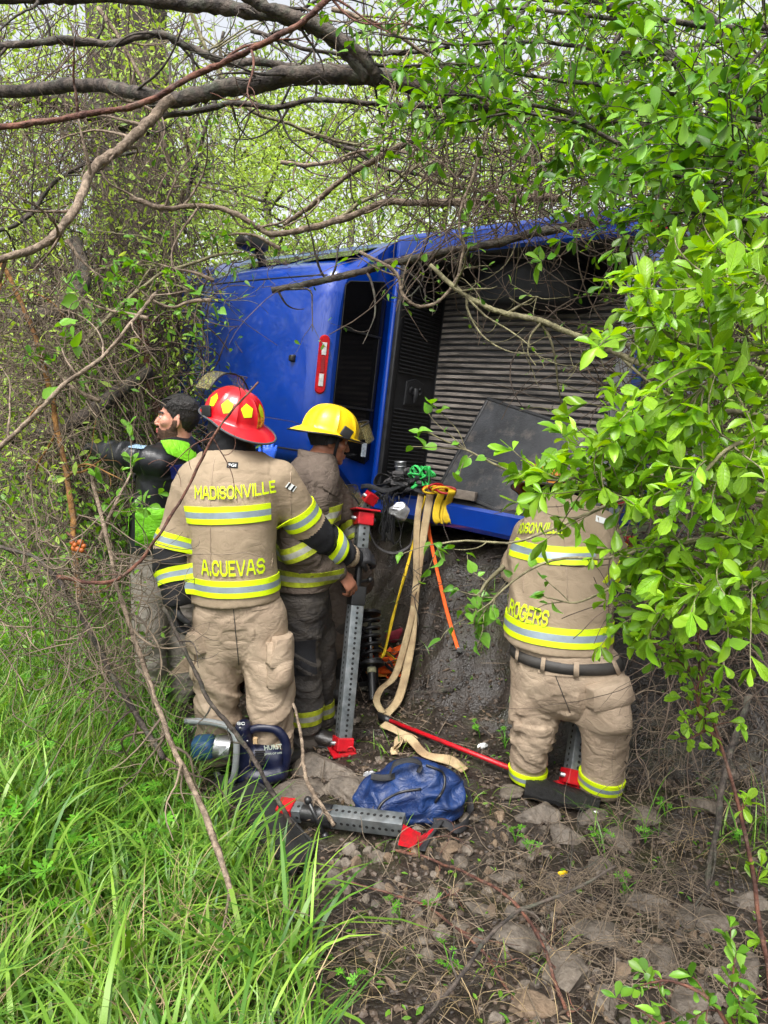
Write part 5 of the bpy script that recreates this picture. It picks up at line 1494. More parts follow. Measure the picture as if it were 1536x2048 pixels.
h = MB().tube([mid - V(.035, .03, -.085), mid + V(.04, -.06, -.065)], .010, 8)
h.ball(mid - V(.035, .03, -.085), .018, 10, 8).ball(mid + V(.04, -.06, -.065), .018, 10, 8); h.build('jack_handle', M_JACKB, r)
foot(r, A, R, 1, .08)
e = Bp + R @ V(0, 0, .0)
def quadplate(c, t, name, par, m):
    c = np.array(c); n = nrm(np.cross(c[1] - c[0], c[3] - c[0])) * t
    mb = MB().add(np.vstack([c, c + n]), np.array([[3, 2, 1, 0], [4, 5, 6, 7], [0, 1, 5, 4], [1, 2, 6, 5], [2, 3, 7, 6], [3, 0, 4, 7]])); return mb.build(name, m, par, smooth=False)
y2 = b2[1]
quadplate([at(866, 1656, y2 + .05) - o2, at(836, 1692, y2 - .05) - o2, at(768, 1743, y2 - .09) - o2, at(800, 1698, y2 + .03) - o2], .010, 'foot_plate', r, M_RED)
quadplate([at(806, 1650, y2 - .05) - o2, at(842, 1668, y2 - .06) - o2, at(826, 1698, y2 - .07) - o2, at(796, 1690, y2 - .06) - o2], .008, 'foot_wing', r, M_RED)

# --- battery rescue tool ------------------------------------------------------
M_NAVY = mat('navy_tool_housing', S(8, 15, 44), rough=.42, var=.15, scale=14, bump=.06, bscale=120, dirt=S(60, 60, 70), dirt_amt=.35, dirt_scale=14)
M_TUBE = mat('grey_tube_handle', S(150, 154, 156), rough=.4, var=.12, scale=20, metal=.3, dirt=S(90, 86, 78), dirt_amt=.4, dirt_scale=14)
tb = gp(505, 1570, .0); Y0 = tb[1]
tool = empty('rescue_tool', tb); tag(tool, 'navy battery powered rescue tool with a grey tubular handle lying in the grass', 'rescue tool')
q = lambda px, py, dy=0.0: at(px, py, Y0 + dy) - tb
B = Blob(.02)
B.tube([q(483, 1545), q(520, 1550), q(565, 1540)], [.050, .055, .045], [.065, .07, .06], side=(0, 0, 1), cap=.6)
B.tube([q(486, 1450), q(488, 1500), q(490, 1550)], [.038, .045, .045], [.055, .06, .06], side=(1, 0, 0), cap=.5)
B.tube([q(505, 1515), q(530, 1515), q(556, 1520)], [.066, .062, .054], [.05, .05, .045], side=(0, 0, 1), cap=.6)
B.cut(q(500, 1576), (0, 0, -1))
v, f = B.mesh(.008); v = relax(v, f, 1); hs_ = link('housing', np_mesh('housing', v, f), tool, M_NAVY); hb = bvh_of(hs_.data)
MB().tube(spline([q(497, 1462), q(520, 1456), q(552, 1460), q(570, 1482), q(573, 1515), q(566, 1545)], 24), [.017] * 10 + [.019] * 14, 10, side=(0, 1, 0), flat=1.25).build('grip', M_NAVY, tool)
MB().tube(spline([q(372, 1442, .06), q(420, 1444, .0), q(458, 1455, -.07), q(472, 1478, -.10), q(472, 1520, -.10), q(466, 1558, -.09), q(452, 1572, -.02), q(432, 1545, .08)], 40), .016, 12).build('tube_handle', M_TUBE, tool)
MB().tube([q(430, 1492), q(462, 1496)], [.055, .06], 18).build('steel_collar', M_STEEL, tool, angle=40)
MB().tube([q(446, 1488, -.03), q(446, 1505, -.03)], .03, 12).build('valve_cap', mat('light_grey_metal', (.5, .52, .54), rough=.35, metal=.4), tool, angle=40)
MB().box(q(408, 1494), (.11, .12, .10), bev=.03, rot=rotm('Y', -6)).build('arm_block', mat('blue_grey_paint', S(38, 74, 110), rough=.45, var=.2), tool)
for k in range(6):
    MB().box(q(520, 1503 + k * 5, -.05), (.05, .012, .004)).build('vent_slot', M_HOLE, tool, smooth=False)
lo_ = q(530, 1535, -.30)
M_LOGO = mat('pale_print', S(170, 180, 165), rough=.5, var=.1)
drape_text('HURST', hb, q(533, 1536, -.3), nrm(V(1, 0, .10)), nrm(V(-.10, 0, 1)), .085, .026, 'maker_lettering', M_LOGO, tool, off=.003, bold=.02)
drape_text('JAWS OF LIFE', hb, q(533, 1550, -.3), nrm(V(1, 0, .10)), nrm(V(-.10, 0, 1)), .085, .012, 'maker_lettering', M_LOGO, tool, off=.003, bold=.02)
MB().box(q(511, 1481, -.03), (.020, .02, .028)).build('warning_label', mat('tan_label', S(190, 160, 120), rough=.6), tool, smooth=False)
for px, py in ((480, 1456), (478, 1480), (495, 1482)): MB().ball(q(px, py, -.058), .006, 8, 5).build('screw_head', M_STEEL, tool)
drape_text('SC', None, q(482, 1447, -.064), V(1, 0, 0), V(0, 0, 1), .04, .016, 'maker_lettering', M_PWHITE, tool)

# --- blue bag ---------------------------------------------------------------
M_BAG = mat('blue_nylon', S(9, 28, 66), rough=.5, col2=S(20, 54, 108), scale=5, bump=.2, bscale=160, dirt=S(44, 44, 50), dirt_amt=.65, dirt_scale=6, crease=.35)
bg_ = gp(825, 1640); bagY = bg_[1] + .06
bag = empty('duffel_bag', bg_); tag(bag, 'wet blue nylon duffel bag with black straps slumped on the ground', 'bag')
q = lambda px, py, dy=0.0: at(px, py, bagY + dy) - bg_
B = Blob(.05)
B.tube([q(745, 1600), q(800, 1590, .02), q(860, 1590, .03), q(900, 1600, .02)], [.065, .088, .092, .07], [.10, .12, .12, .10], side=(0, 0, 1))
B.tube([q(805, 1560, .05), q(850, 1548, .06), q(878, 1560, .05)], [.05, .07, .06], [.09, .10, .09], side=(0, 0, 1))
B.tube([q(745, 1625), q(830, 1640), q(890, 1640)], [.05, .06, .055], [.10, .12, .10], side=(0, 0, 1))
B.cut(V(0, 0, .006), (0, 0, -1))
v, f = B.mesh(.010); n_ = vnormals(v, f)
Q_ = v @ np.array([[.9, .3, .2], [-.3, .8, .4], [0, -.3, .9]]).T
rid = lambda fq, sd: 1 - 2.2 * np.abs(noise(Q_ * [1, 1, 2.0], fq, sd))
v = relax(v + n_ * (.026 * rid(5, 3) + .015 * rid(11, 7))[:, None], f, 1, .3)
bo = link('bag_body', np_mesh('bag_body', v, f), bag, M_BAG); bb = bvh_of(bo.data)
def on_bag(pts, off=.004):
    out = []
    o = V(0, 0, CAM_H) - bg_
    for px, py in pts:
        d = nrm(at(px, py, 3.0) - V(0, 0, CAM_H)); loc, nn, *_ = bb.ray_cast(Vector(o), Vector(d), 6)
        if loc is not None: out.append(np.array(loc) - d * off)
    return np.array(out)
for pts in ([(750, 1635), (765, 1605), (800, 1585), (842, 1578)], [(852, 1530), (885, 1545), (888, 1575), (870, 1605)]):
    P = on_bag(spline(np.array(pts, float), 20)); MB().tube(P, .006, 6, side=(0, 0, 1)).build('zip', M_BLK, bag)
def strap(path, w, name, m, par, t=.0025, side=None, n=40):
    P = spline(np.array(path, float), n)
    return MB().tube(P, w / 2, 8, side=side, flat=2 * t / w).build(name, m, par)
M_WEB = mat('black_webbing', (.016, .016, .018), rough=.75, var=.3, scale=30, bump=.4, bscale=240)
strap([q(780, 1548, -.06), q(790, 1528, -.05), q(820, 1520, -.04), q(842, 1528, -.03), q(836, 1545, -.05)], .034, 'carry_strap', M_WEB, bag, side=(0, 1, .3))
gs = lambda px, py, l=.02: gp(px, py, l) - bg_
strap([q(898, 1570, -.03), gs(922, 1582, .05), gs(938, 1615, .03), gs(938, 1650, .03), gs(915, 1672, .03), gs(885, 1668, .04), q(868, 1645, -.16)], .040, 'shoulder_strap', M_WEB, bag, side=(.3, 1, .5))
strap([q(880, 1640, -.14), gs(856, 1690, .03), gs(842, 1712, .02)], .038, 'shoulder_strap', M_WEB, bag, side=(1, 0, .2))
strap([q(742, 1553, -.02), q(765, 1556, -.03), q(790, 1553, -.04)], .03, 'carry_strap', M_WEB, bag, side=(0, .5, 1))

# --- scraper with a red pole --------------------------------------------------
M_BRIS = mat('black_scraper_blade', (.006, .006, .006), rough=.42, var=.6, scale=90, bump=1.0, bscale=260)
h0, h1 = gp(776, 1450, .03), gp(1042, 1572, .07)
sh = empty('debris_scraper', h1); tag(sh, 'long handled scraper with red pole and wide black blade lying on the mud', 'scraper')
MB().tube([h0 - h1, (h0 - h1) * .5, V(0, 0, 0)], .0125, 12).build('pole', M_RED, sh)
MB().tube([h0 - h1 + nrm(h0 - h1) * .06, h0 - h1 - nrm(h0 - h1) * .02], [.026, .02], 10).build('pole_end', M_BLK, sh)
MB().tube([h0 - h1 + nrm(h0 - h1) * .05 + V(-.02, .05, 0), h0 - h1 + nrm(h0 - h1) * .05 + V(.04, -.05, 0)], .014, 8).build('end_grip', M_BLK, sh)
MB().tube([V(-.05, .02, .0), V(.05, -.02, -.005)], [.022, .034], 10).build('socket', M_BLK, sh)
yb = h1[1] - .02
TLq, TRq, BRq, BLq = (at(1056, 1548, yb + .02) - h1, at(1206, 1592, yb - .10) - h1, at(1196, 1622, yb - .22) - h1, at(1048, 1588, yb - .13) - h1)
G = []
for t in np.linspace(0, 1, 40):
    row = []
    for u in np.linspace(0, 1, 14):
        c = (TLq * (1 - t) + TRq * t) * (1 - u) + (BLq * (1 - t) + BRq * t) * u
        row.append(c + V(0, 0, .02 * math.sin(math.pi * u)))
    G.append(row)
G = np.array(G); nn_ = noise(G.reshape(-1, 3), 90, 3, 2).reshape(G.shape[:2])
G = G + V(0, -.3, 1) * (.006 * nn_)[..., None]; G2 = G - V(0, -.3, 1) * .022
rim = lambda H: np.vstack([H[:, 0], H[-1, 1:], H[-2::-1, -1], H[0, -2:0:-1]])
MB().grid(G).grid(G2).grid(np.stack([rim(G), rim(G2)], 1), close_u=True).build('blade', M_BRIS, sh)

# --- black rubber flap in the grass
rf = gp(540, 1690)
fl_ = empty('rubber_flap', rf); tag(fl_, 'long flat black rubber mud flap lying among grass blades', 'mud flap')
c4 = [gp(424, 1578, .03) - rf, gp(470, 1566, .05) - rf, gp(632, 1712, .05) - rf, gp(588, 1782, .04) - rf]
G = np.array([[(c4[0] * (1 - t) + c4[3] * t) * (1 - u) + (c4[1] * (1 - t) + c4[2] * t) * u + V(0, 0, .03 * math.sin(t * 3) + .02 * math.sin(u * 5 + t * 7)) for u in np.linspace(0, 1, 7)] for t in np.linspace(0, 1, 22)])
mb = MB().grid(G); mb.grid(G - V(0, 0, .014))
mb.grid(np.stack([rim(G), rim(G - V(0, 0, .014))], 1), close_u=True)
mb.build('flap_sheet', M_RUB, fl_)
MB().tube((G[:, -1] + V(0, 0, .004)), .008, 6).build('edge_bead', M_RUB, fl_)

# ------------------------------------------------------------------ in and on the truck bed
def on_truck(px, py, zt):
    """point in the truck's own plane z = zt seen at px, py"""
    o = V(0, 0, CAM_H); d = nrm(at(px, py, 3.0) - o); n = _m[:3, 2]; c = TP(0, 0, zt)
    return o + d * ((c - o) @ n) / (d @ n)
M_LID = mat('scuffed_black_panel', S(34, 36, 40), rough=.5, col2=S(66, 68, 72), scale=5, bump=.25, bscale=80, detail=9, thr=(.4, .7), dirt=S(140, 128, 116), dirt_amt=.5, dirt_scale=4, rvar=.15)
tl, bl_, tr_ = on_truck(975, 798, -.28), on_truck(884, 972, -.03), on_truck(1200, 872, -.28)
br_ = tr_ + bl_ - tl
ld = empty('cargo_panel', (bl_ + br_) / 2); tag(ld, 'scuffed flat black cargo panel leaning inside the truck bed', 'panel')
lo_ = V(*ld.location); ex = nrm(tr_ - tl); ey = nrm(tl - bl_); ey = nrm(ey - ey @ ex * ex); W, Hh = np.linalg.norm(tr_ - tl), np.linalg.norm(tl - bl_)
Rl = np.column_stack([ex, ey, np.cross(ex, ey)])
cc = (tl + br_) / 2 - lo_
MB().box(cc, (W, Hh, .022), rot=Rl, bev=.005).build('panel_sheet', M_LID, ld, angle=50)
for (c_, sz) in ((V(0, Hh / 2, 0), (W + .02, .022, .034)), (V(0, -Hh / 2, 0), (W + .02, .022, .034)), (V(W / 2, 0, 0), (.022, Hh - .022, .034)), (V(-W / 2, 0, 0), (.022, Hh - .022, .034))):
    MB().box(cc + Rl @ c_, sz, rot=Rl, bev=.006).build('panel_edge', M_BLK, ld, angle=50)

M_BEIGE = mat('soiled_beige_webbing', S(186, 166, 128), rough=.85, col2=S(150, 124, 92), scale=5, bump=.35, bscale=300, dirt=S(90, 72, 54), dirt_amt=.6, dirt_scale=7)
M_YWEB = mat('yellow_webbing', S(216, 182, 24), rough=.75, var=.15, scale=8, bump=.35, bscale=300, dirt=S(120, 100, 30), dirt_amt=.4, dirt_scale=9)
M_OWEB = mat('orange_webbing', S(236, 96, 26), rough=.75, var=.12, scale=8, bump=.35, bscale=300)
M_GWEB = mat('grey_webbing', S(74, 72, 72), rough=.8, var=.25, scale=10, bump=.35, bscale=300)
M_GRN = mat('green_cord', S(60, 196, 96), rough=.7, var=.15, scale=10)
M_FOIL = mat('crushed_white_metal', (.5, .5, .5), rough=.28, var=.4, scale=20, metal=.6, bump=.6, bscale=40)

def band(name, label, cat, path, w, m, side=(1, 0, 0), group=None, t=.003, n=60, extra=None, twist=0.0):
    """a strap: path of (px, py, y) points or world points"""
    P = np.array([at(*a) if a[0] > 20 else V(*a) for a in path]); o = P.mean(0)
    S_ = spline(P - o, n)
    s = np.repeat(np.asarray(side, float)[None], n, 0) + twist * np.stack([0 * np.arange(n), np.sin(np.arange(n) * .25), 0 * np.arange(n)], 1)
    ob = MB().tube(S_, w / 2, 8, side=s, flat=2 * t / w).build(name, m)
    ob.location = o
    tag(ob, label, cat, group)
    return ob
rail = lambda px, py, z=.03: tuple(on_truck(px, py, z))
def g3(px, py, l=.01): return tuple(gp(px, py, l))
band('lashing_strap', 'wide soiled beige strap hanging straight from the truck rail to the mud', 'strap', [rail(866, 975, -.03), rail(861, 990, .02), (852, 1040, 4.84), (838, 1130, 4.72), (829, 1210, 4.60), (822, 1290, 4.46), (800, 1390, 4.24), g3(772, 1440, .03)], .055, M_BEIGE, twist=.25)
band('lashing_strap', 'narrower beige strap with printed lettering curling beside the wide one', 'strap', [rail(848, 978, -.03), rail(842, 992, .02), (834, 1050, 4.84), (832, 1130, 4.72), (832, 1190, 4.64), (812, 1280, 4.46), (790, 1350, 4.34), (762, 1378, 4.26), (753, 1402, 4.15), g3(766, 1440, .04)], .046, M_BEIGE, twist=.5)
band('lashing_strap', 'beige strap lying in loose curls on the ground by the blue bag', 'strap', [g3(765, 1462, .03), g3(790, 1478, .05), g3(830, 1490, .02), g3(800, 1500, .06), g3(790, 1515, .03), g3(815, 1502, .07), g3(850, 1520, .03), g3(900, 1532, .03), g3(930, 1548, .02)], .055, M_BEIGE, side=(.3, 1, .3), twist=.8, n=80)
band('lashing_strap', 'thin yellow strap hanging taut from the rail to the tangled orange webbing', 'strap', [rail(852, 992, .03), (838, 1040, 4.9), (815, 1130, 4.78), (787, 1230, 4.6), (770, 1300, 4.5), (762, 1318, 4.47)], .022, M_YWEB, twist=1.2)
band('lashing_strap', 'thin orange strap hanging over the bank with a metal end', 'strap', [rail(856, 1000, .03), (858, 1060, 4.92), (872, 1130, 4.76), (893, 1220, 4.56), (916, 1298, 4.36)], .026, M_OWEB, twist=.3)
e_ = at(919, 1300, 4.36); ob = MB().box((0, 0, 0), (.034, .008, .03), rot=rotm('Y', 15), bev=.003).build('strap_end', M_STEEL, None); ob.location = e_; tag(ob, 'flat metal fitting at the tip of the orange strap', 'fitting')
for dx, lb in ((0, 'yellow strap folded over the rail, loop next to the beige straps'), (20, 'yellow strap folded over the rail, loop next to the black panel')):
    band('lashing_strap', lb, 'strap', [rail(880 + dx, 976, -.02), rail(884 + dx, 984, .05), (875 + dx, 1010, 4.83), (872 + dx, 1035, 4.80), (879 + dx, 1044, 4.80), (886 + dx, 1030, 4.82), (888 + dx, 1000, 4.86)], .05, M_YWEB)
# dark webbing tangle and small junk along the rail
rr = np.random.default_rng(5)
tg_ = empty('webbing_tangle', at(785, 1000, 4.95)); tag(tg_, 'tangled heap of black netting and straps spilling over the truck rail', 'webbing'); to = V(*tg_.location)
for k in range(16):
    px = rr.uniform(755, 850); py = rr.uniform(950, 985); pts = [rail(px + rr.uniform(-30, 30), py + rr.uniform(-14, 14), rr.uniform(-.02, .07)) for _ in range(5)]
    strap([np.array(u) - to for u in pts], rr.uniform(.02, .04), 'webbing', [M_WEB, M_WEB, M_GWEB][k % 3], tg_, side=tuple(rr.normal(size=3)), n=24)
for k in range(26):
    px = rr.uniform(762, 792); top = np.array(rail(px, rr.uniform(980, 1000), .06)); ln = rr.uniform(.15, .36)
    P = [top + V(rr.normal(0, .012), rr.normal(0, .012), -ln * t) for t in (0, .3, .6, 1)] + [top + V(rr.normal(0, .03), rr.normal(0, .02), -ln * .8), top + V(.02, 0, -ln * .3)]
    MB().tube(spline(np.array(P) - to, 24), .0028, 5).build('net_cord', M_WEB, tg_)
strap([np.array(u) - to for u in (rail(830, 960), rail(822, 985, .05), at(808, 1040, 4.9), at(800, 1085, 4.86), at(812, 1110, 4.84))], .035, 'webbing', M_GWEB, tg_)
strap([np.array(u) - to for u in (at(742, 1000, 4.9), at(738, 1050, 4.8), at(752, 1090, 4.78), at(785, 1106, 4.8), at(818, 1092, 4.85), at(826, 1060, 4.9))], .03, 'webbing', M_GWEB, tg_, side=(0, 1, .4))
strap([np.array(u) - to for u in (rail(700, 980, .03), rail(735, 972, .07), rail(770, 982, .06), rail(800, 972, .06))], .035, 'webbing', M_WEB, tg_, side=(0, .4, 1))
gc = empty('cord_bundle', on_truck(842, 955, .0)); tag(gc, 'bright green cord bundled on top of the dark webbing', 'cord'); go_ = V(*gc.location)
for k in range(5):
    P = [np.array(rail(rr.uniform(818, 868), rr.uniform(932, 978), rr.uniform(.0, .09))) - go_ for _ in range(5)]
    MB().tube(spline(P, 24), .011, 6, flat=.5).build('cord_loop', M_GRN, gc)
oc = empty('cord_bundle', on_truck(872, 980, .02)); tag(oc, 'orange and red cord coiled on the rail above the yellow strap', 'cord'); go_ = V(*oc.location)
for k in range(6):
    u = np.linspace(0, 2 * np.pi, 16); c_ = np.array(rail(858 + 7 * k, 978 + rr.uniform(-4, 4), .05)) - go_
    MB().tube(c_ + np.stack([rr.uniform(.04, .07) * np.cos(u), .02 * np.sin(u * 1.0 + k), .022 * np.sin(u)], 1), .008, 6).build('cord_loop', [M_OWEB, M_YWEB, M_RED][k % 3], oc)
cu = empty('metal_cup', on_truck(801, 938, -.05)); tag(cu, 'small shiny metal cup among the straps in the bed corner', 'cup')
u = np.arange(20) / 20 * 2 * np.pi
G = np.array([[(r_ * math.cos(t), r_ * math.sin(t), z_) for t in u] for r_, z_ in ((.03, -.05), (.036, .0), (.042, .05), (.044, .055), (.039, .05), (.03, -.04))]); MB().grid(G, close_v=True).build('cup_wall', M_STEEL, cu)
MB().tube([V(0, 0, -.052), V(0, 0, -.045)], .03, 16).build('cup_base', M_STEEL, cu); MB().tube(np.array([(.040 * math.cos(t), .040 * math.sin(t), .02) for t in np.linspace(0, 2 * np.pi, 21)]), .004, 6).build('cup_ring', M_STEEL, cu)
fo = empty('crushed_lamp', at(798, 1022, 4.80)); tag(fo, 'crushed white metal reflector hanging from the dark webbing', 'reflector')
v_, f_ = Blob(.02).tube([(0, 0, .05), (0, 0, 0), (.01, 0, -.045)], [.03, .062, .035], [.015, .03, .02], side=(1, 0, 0)).mesh(.007)
v_ = v_ + vnormals(v_, f_) * (.012 * (1 - 2 * np.abs(noise(v_, 22, 4))))[:, None]
link('reflector_dish', np_mesh('reflector_dish', v_, f_), fo, M_FOIL); MB().tube([(0, 0, .05), (0, .01, .10)], .006, 6).build('hanger', M_BLK, fo)
bx_ = on_truck(930, 990, .0); gb = MB().box((0, 0, 0), (.17, .06, .035), rot=_m[:3, :3] @ rotm('Y', 4), bev=.004).build('wood_block', mat('grey_weathered_wood', S(120, 110, 100), rough=.8, var=.2, stretch=(1, 8, 8), scale=4, bump=.3), None); gb.location = bx_
tag(gb, 'flat weathered grey wood block on the rail below the black panel', 'wood block')

# ------------------------------------------------------------------ at the foot of the bank
# crate
cb = gp(690, 1335); cb = V(at(690, 1300, 4.62)[0], 4.62, gz(at(690, 1300, 4.62)[0], 4.62))
cr = empty('plastic_crate', cb, math.radians(24)); tag(cr, 'black plastic milk crate with lattice sides under the truck', 'crate')
s_ = .33; hh = .29
for k in range(4):
    q4 = rotm('Z', 90 * k); pn = MB()
    for z in (.015, hh - .015): pn.box(q4 @ V(0, s_ / 2, z), (s_, .014, .03), rot=q4)
    for x in (-s_ / 2 + .012, s_ / 2 - .012): pn.box(q4 @ V(x, s_ / 2 - .001, hh / 2), (.024, .013, hh - .06), rot=q4)
    for i in range(7):
        for sg in (1, -1):
            a_, b_ = V((-.14 + .04 * i), s_ / 2, .03), V((-.14 + .04 * i) + sg * .10, s_ / 2, hh - .03)
            if abs(b_[0]) < .15: pn.tube([q4 @ a_, q4 @ b_], .005, 4)
    pn.build('crate_side', M_BLK, cr, smooth=False)
MB().box((0, 0, .008), (s_ - .02, s_ - .02, .012)).build('crate_floor', M_BLK, cr, smooth=False)
# coil spring damper standing against the bank
sa = at(746, 1400, 4.30); sa[2] = gz(sa[0], sa[1]) + .01; sb = at(738, 1225, 4.62)
da = empty('coil_spring_damper', sa); tag(da, 'black coil spring shock absorber standing among orange straps', 'shock absorber'); ax_ = sb - sa; Ld = np.linalg.norm(ax_); R = frame_of(sa, sb)
MB().tube([V(0, 0, 0), R @ V(0, 0, Ld * .45)], .026, 14).build('damper_tube', M_JACKB, da, angle=40)
MB().tube([R @ V(0, 0, Ld * .4), R @ V(0, 0, Ld * .95)], .012, 10).build('rod', M_STEEL, da)
u = np.linspace(0, 2 * np.pi * 6, 120); MB().tube(np.array([R @ V(.062 * math.cos(t), .062 * math.sin(t), Ld * (.40 + .55 * k / 119)) for k, t in enumerate(u)]), .011, 8).build('spring', M_JACKB, da)
for z, r_ in ((.38, .085), (.97, .08)): MB().tube([R @ V(0, 0, Ld * z), R @ V(0, 0, Ld * z + .018)], r_, 18).build('spring_seat', M_JACKB, da, angle=40)
MB().tube([R @ V(0, 0, Ld * .30), R @ V(0, 0, Ld * .36)], .029, 14).build('sticker', mat('pale_sticker', S(190, 186, 150), rough=.5, var=.4, scale=60), da)
# heap of orange and red webbing, dark red rag
oh = empty('webbing_heap', gp(770, 1365)); tag(oh, 'loose heap of orange, red and yellow webbing at the foot of the bank', 'webbing'); oo = V(*oh.location)
for k in range(16):
    P = [gp(rr.uniform(715, 812), rr.uniform(1305, 1372), rr.uniform(.01, .09)) - oo for _ in range(4)]
    strap(P, rr.uniform(.022, .045), 'webbing', [M_OWEB, M_OWEB, mat('dull_orange_webbing', S(214, 140, 50), rough=.8, var=.2), M_YWEB, M_RED, M_WEB][k % 6], oh, side=tuple(rr.normal(size=3)), n=20)
v_, f_ = Blob(.02).tube([(-.05, 0, 0), (0, .0, .02), (.06, .02, .05)], [.035, .04, .03], [.02, .02, .015], side=(0, 0, 1)).mesh(.009)
v_ = v_ + vnormals(v_, f_) * (.012 * noise(v_, 20, 3))[:, None]; ob = link('cloth_rag', np_mesh('cloth_rag', v_, f_), None, mat('dark_red_cloth', S(110, 20, 36), rough=.85, var=.3, bump=.4, bscale=200)); ob.location = gp(792, 1287, .03); tag(ob, 'crumpled dark red rag on the bank beside the shock absorber', 'rag')
# small litter
M_LIT = mat('white_litter', S(224, 226, 224), rough=.45, var=.1, bump=.4, bscale=40)
for (px, py, sz, m_, lb, cat) in ((966, 1500, .026, M_LIT, 'crumpled white plastic scrap on the mud near the red pole', 'litter'), (1185, 1640, .036, M_LIT, 'torn white paper scrap pressed into the mud below the scraper', 'litter'),
                                 (1125, 1758, .022, mat('yellow_litter', S(236, 196, 20), rough=.4, var=.2, scale=40), 'small bright yellow plastic scrap between the rocks', 'litter'), (740, 1555, .028, mat('grey_litter', S(170, 172, 176), rough=.4, var=.4, scale=30), 'small grey foil scrap beside the blue bag', 'litter')):
    v_, f_ = Blob(.01).tube([(-sz, 0, 0), (0, 0, sz * .4), (sz, .01, .2 * sz)], [sz * .5, sz * .7, sz * .4], [sz * .25, sz * .3, sz * .2], side=(0, 0, 1)).mesh(max(.005, sz / 7))
    v_ = v_ + vnormals(v_, f_) * (sz * .35 * noise(v_, .9 / sz, 3, 2))[:, None]
    ob = link('litter_scrap', np_mesh('litter_scrap', v_, f_), None, m_); ob.location = gp(px, py, sz * .2); tag(ob, lb, cat)
cp_ = at(140, 655, 6.2); ob = MB().box((0, 0, 0), (.22, .10, .12), rot=rotm('Z', 30) @ rotm('X', 20), bev=.006).box((.12, -.03, .0), (.14, .004, .10), rot=rotm('Z', 50)).build('cardboard_box', mat('wet_cardboard', S(196, 170, 140), rough=.8, var=.1, col2=S(214, 220, 226), scale=6), None, smooth=False); ob.location = cp_
tag(ob, 'pale torn cardboard box caught in the vines', 'box')

# ================================================================== trees, brush, grass
def bark(name, c1, c2, sc=32, st=(.6, 1, .6), rough=.85, moss=None):
    return mat(name, c1, rough=rough, col2=c2, scale=sc, stretch=st, bump=1.0, bscale=sc * 3, detail=9, thr=(.42, .6), dirt=moss or S(130, 120, 106), dirt_amt=.7 if moss else .35, dirt_scale=11)
M_BK1 = bark('grey_brown_bark', S(40, 34, 30), S(84, 74, 66), moss=S(80, 86, 70))
M_BK2 = bark('reddish_bark', S(66, 38, 30), S(110, 70, 54))
M_BK3 = bark('pale_dry_wood', S(92, 78, 64), S(140, 123, 105), sc=40)
M_BK4 = bark('dark_trunk_bark', S(46, 40, 36), S(92, 82, 72), sc=14, moss=S(78, 86, 56), st=(1, 1, .22))
M_BK5 = bark('green_grey_twig', S(92, 86, 62), S(134, 128, 96))
M_TAN_V = mat('dry_vine', S(76, 66, 55), rough=.85, col2=S(124, 109, 91), scale=7, island=.3)
M_DK_V = mat('dark_vine', S(54, 44, 38), rough=.85, col2=S(104, 88, 74), scale=6, island=.3)
M_LF1 = leaf_mat('bright_shrub_leaf', S(108, 158, 30), S(152, 194, 54), rough=.34, trans=.45, var=.4, veins=.5)
M_LF2 = leaf_mat('mid_green_leaf', S(72, 124, 34), S(124, 168, 54), rough=.36, trans=.45, var=.45)
M_LF3 = leaf_mat('far_leaf', S(126, 160, 52), S(176, 200, 92), rough=.5, trans=.45, var=.3)
M_LF4 = leaf_mat('far_dull_leaf', S(98, 126, 50), S(150, 168, 84), rough=.55, trans=.4, var=.3)
M_LF5 = leaf_mat('heart_leaf', S(88, 146, 40), S(120, 172, 56), rough=.34, trans=.4, var=.25, veins=.4)
M_GR1 = leaf_mat('grass_blade', S(60, 110, 30), S(132, 168, 60), rough=.42, trans=.35, var=.3)
M_GR2 = leaf_mat('dry_grass_blade', S(120, 102, 72), S(166, 146, 110), rough=.7, trans=.2, var=.25)
M_WEED = leaf_mat('weed_leaf', S(74, 140, 34), S(110, 172, 48), rough=.4, trans=.35, var=.22)

pr = np.random.default_rng(21)

def leaf_template(kind='obovate'):
    """small leaf along +y, face +z, unit length"""
    if kind == 'obovate': w = [(.0, .012), (.18, .06), (.45, .17), (.70, .225), (.88, .17), (1.0, .02)]
    elif kind == 'heart': w = [(.0, .18), (.10, .36), (.30, .43), (.55, .34), (.80, .15), (1.0, .01)]
    elif kind == 'lance': w = [(.0, .015), (.2, .10), (.45, .15), (.7, .11), (.9, .04), (1.0, .005)]
    else: w = [(.0, .02), (.35, .2), (.7, .17), (1.0, .01)]
    v, f = [], []
    for i, (y, x) in enumerate(w):
        z = -.10 * y * y; v += [(-x, y, z + .32 * x), (0, y, z), (x, y, z + .32 * x)]
        if kind == 'heart' and i == 0: v[-3] = (-x, -.07, .08); v[-1] = (x, -.07, .08)
    for i in range(len(w) - 1):
        a = 3 * i; f += [(a, a + 1, a + 4, a + 3), (a + 1, a + 2, a + 5, a + 4)]
    return np.array(v), np.array(f)
LT = {k: leaf_template(k) for k in ('obovate', 'heart', 'lance', 'far')}

LV = {}
for _k in ('obovate', 'heart'):
    _v, _f = LT[_k]; LV[_k] = [(_v, _f)]
    for _w, _b, _c, _t in ((.82, -.30, .15, .25), (1.2, .16, -.12, -.2), (.95, -.5, .3, .1), (1.05, .05, .5, -.35)):
        _u = _v.copy(); _u[:, 0] *= _w; _u[:, 2] += _b * _u[:, 1] ** 2 + _c * np.abs(_u[:, 0]) + _t * _u[:, 0] * _u[:, 1]; LV[_k].append((_u, _f))

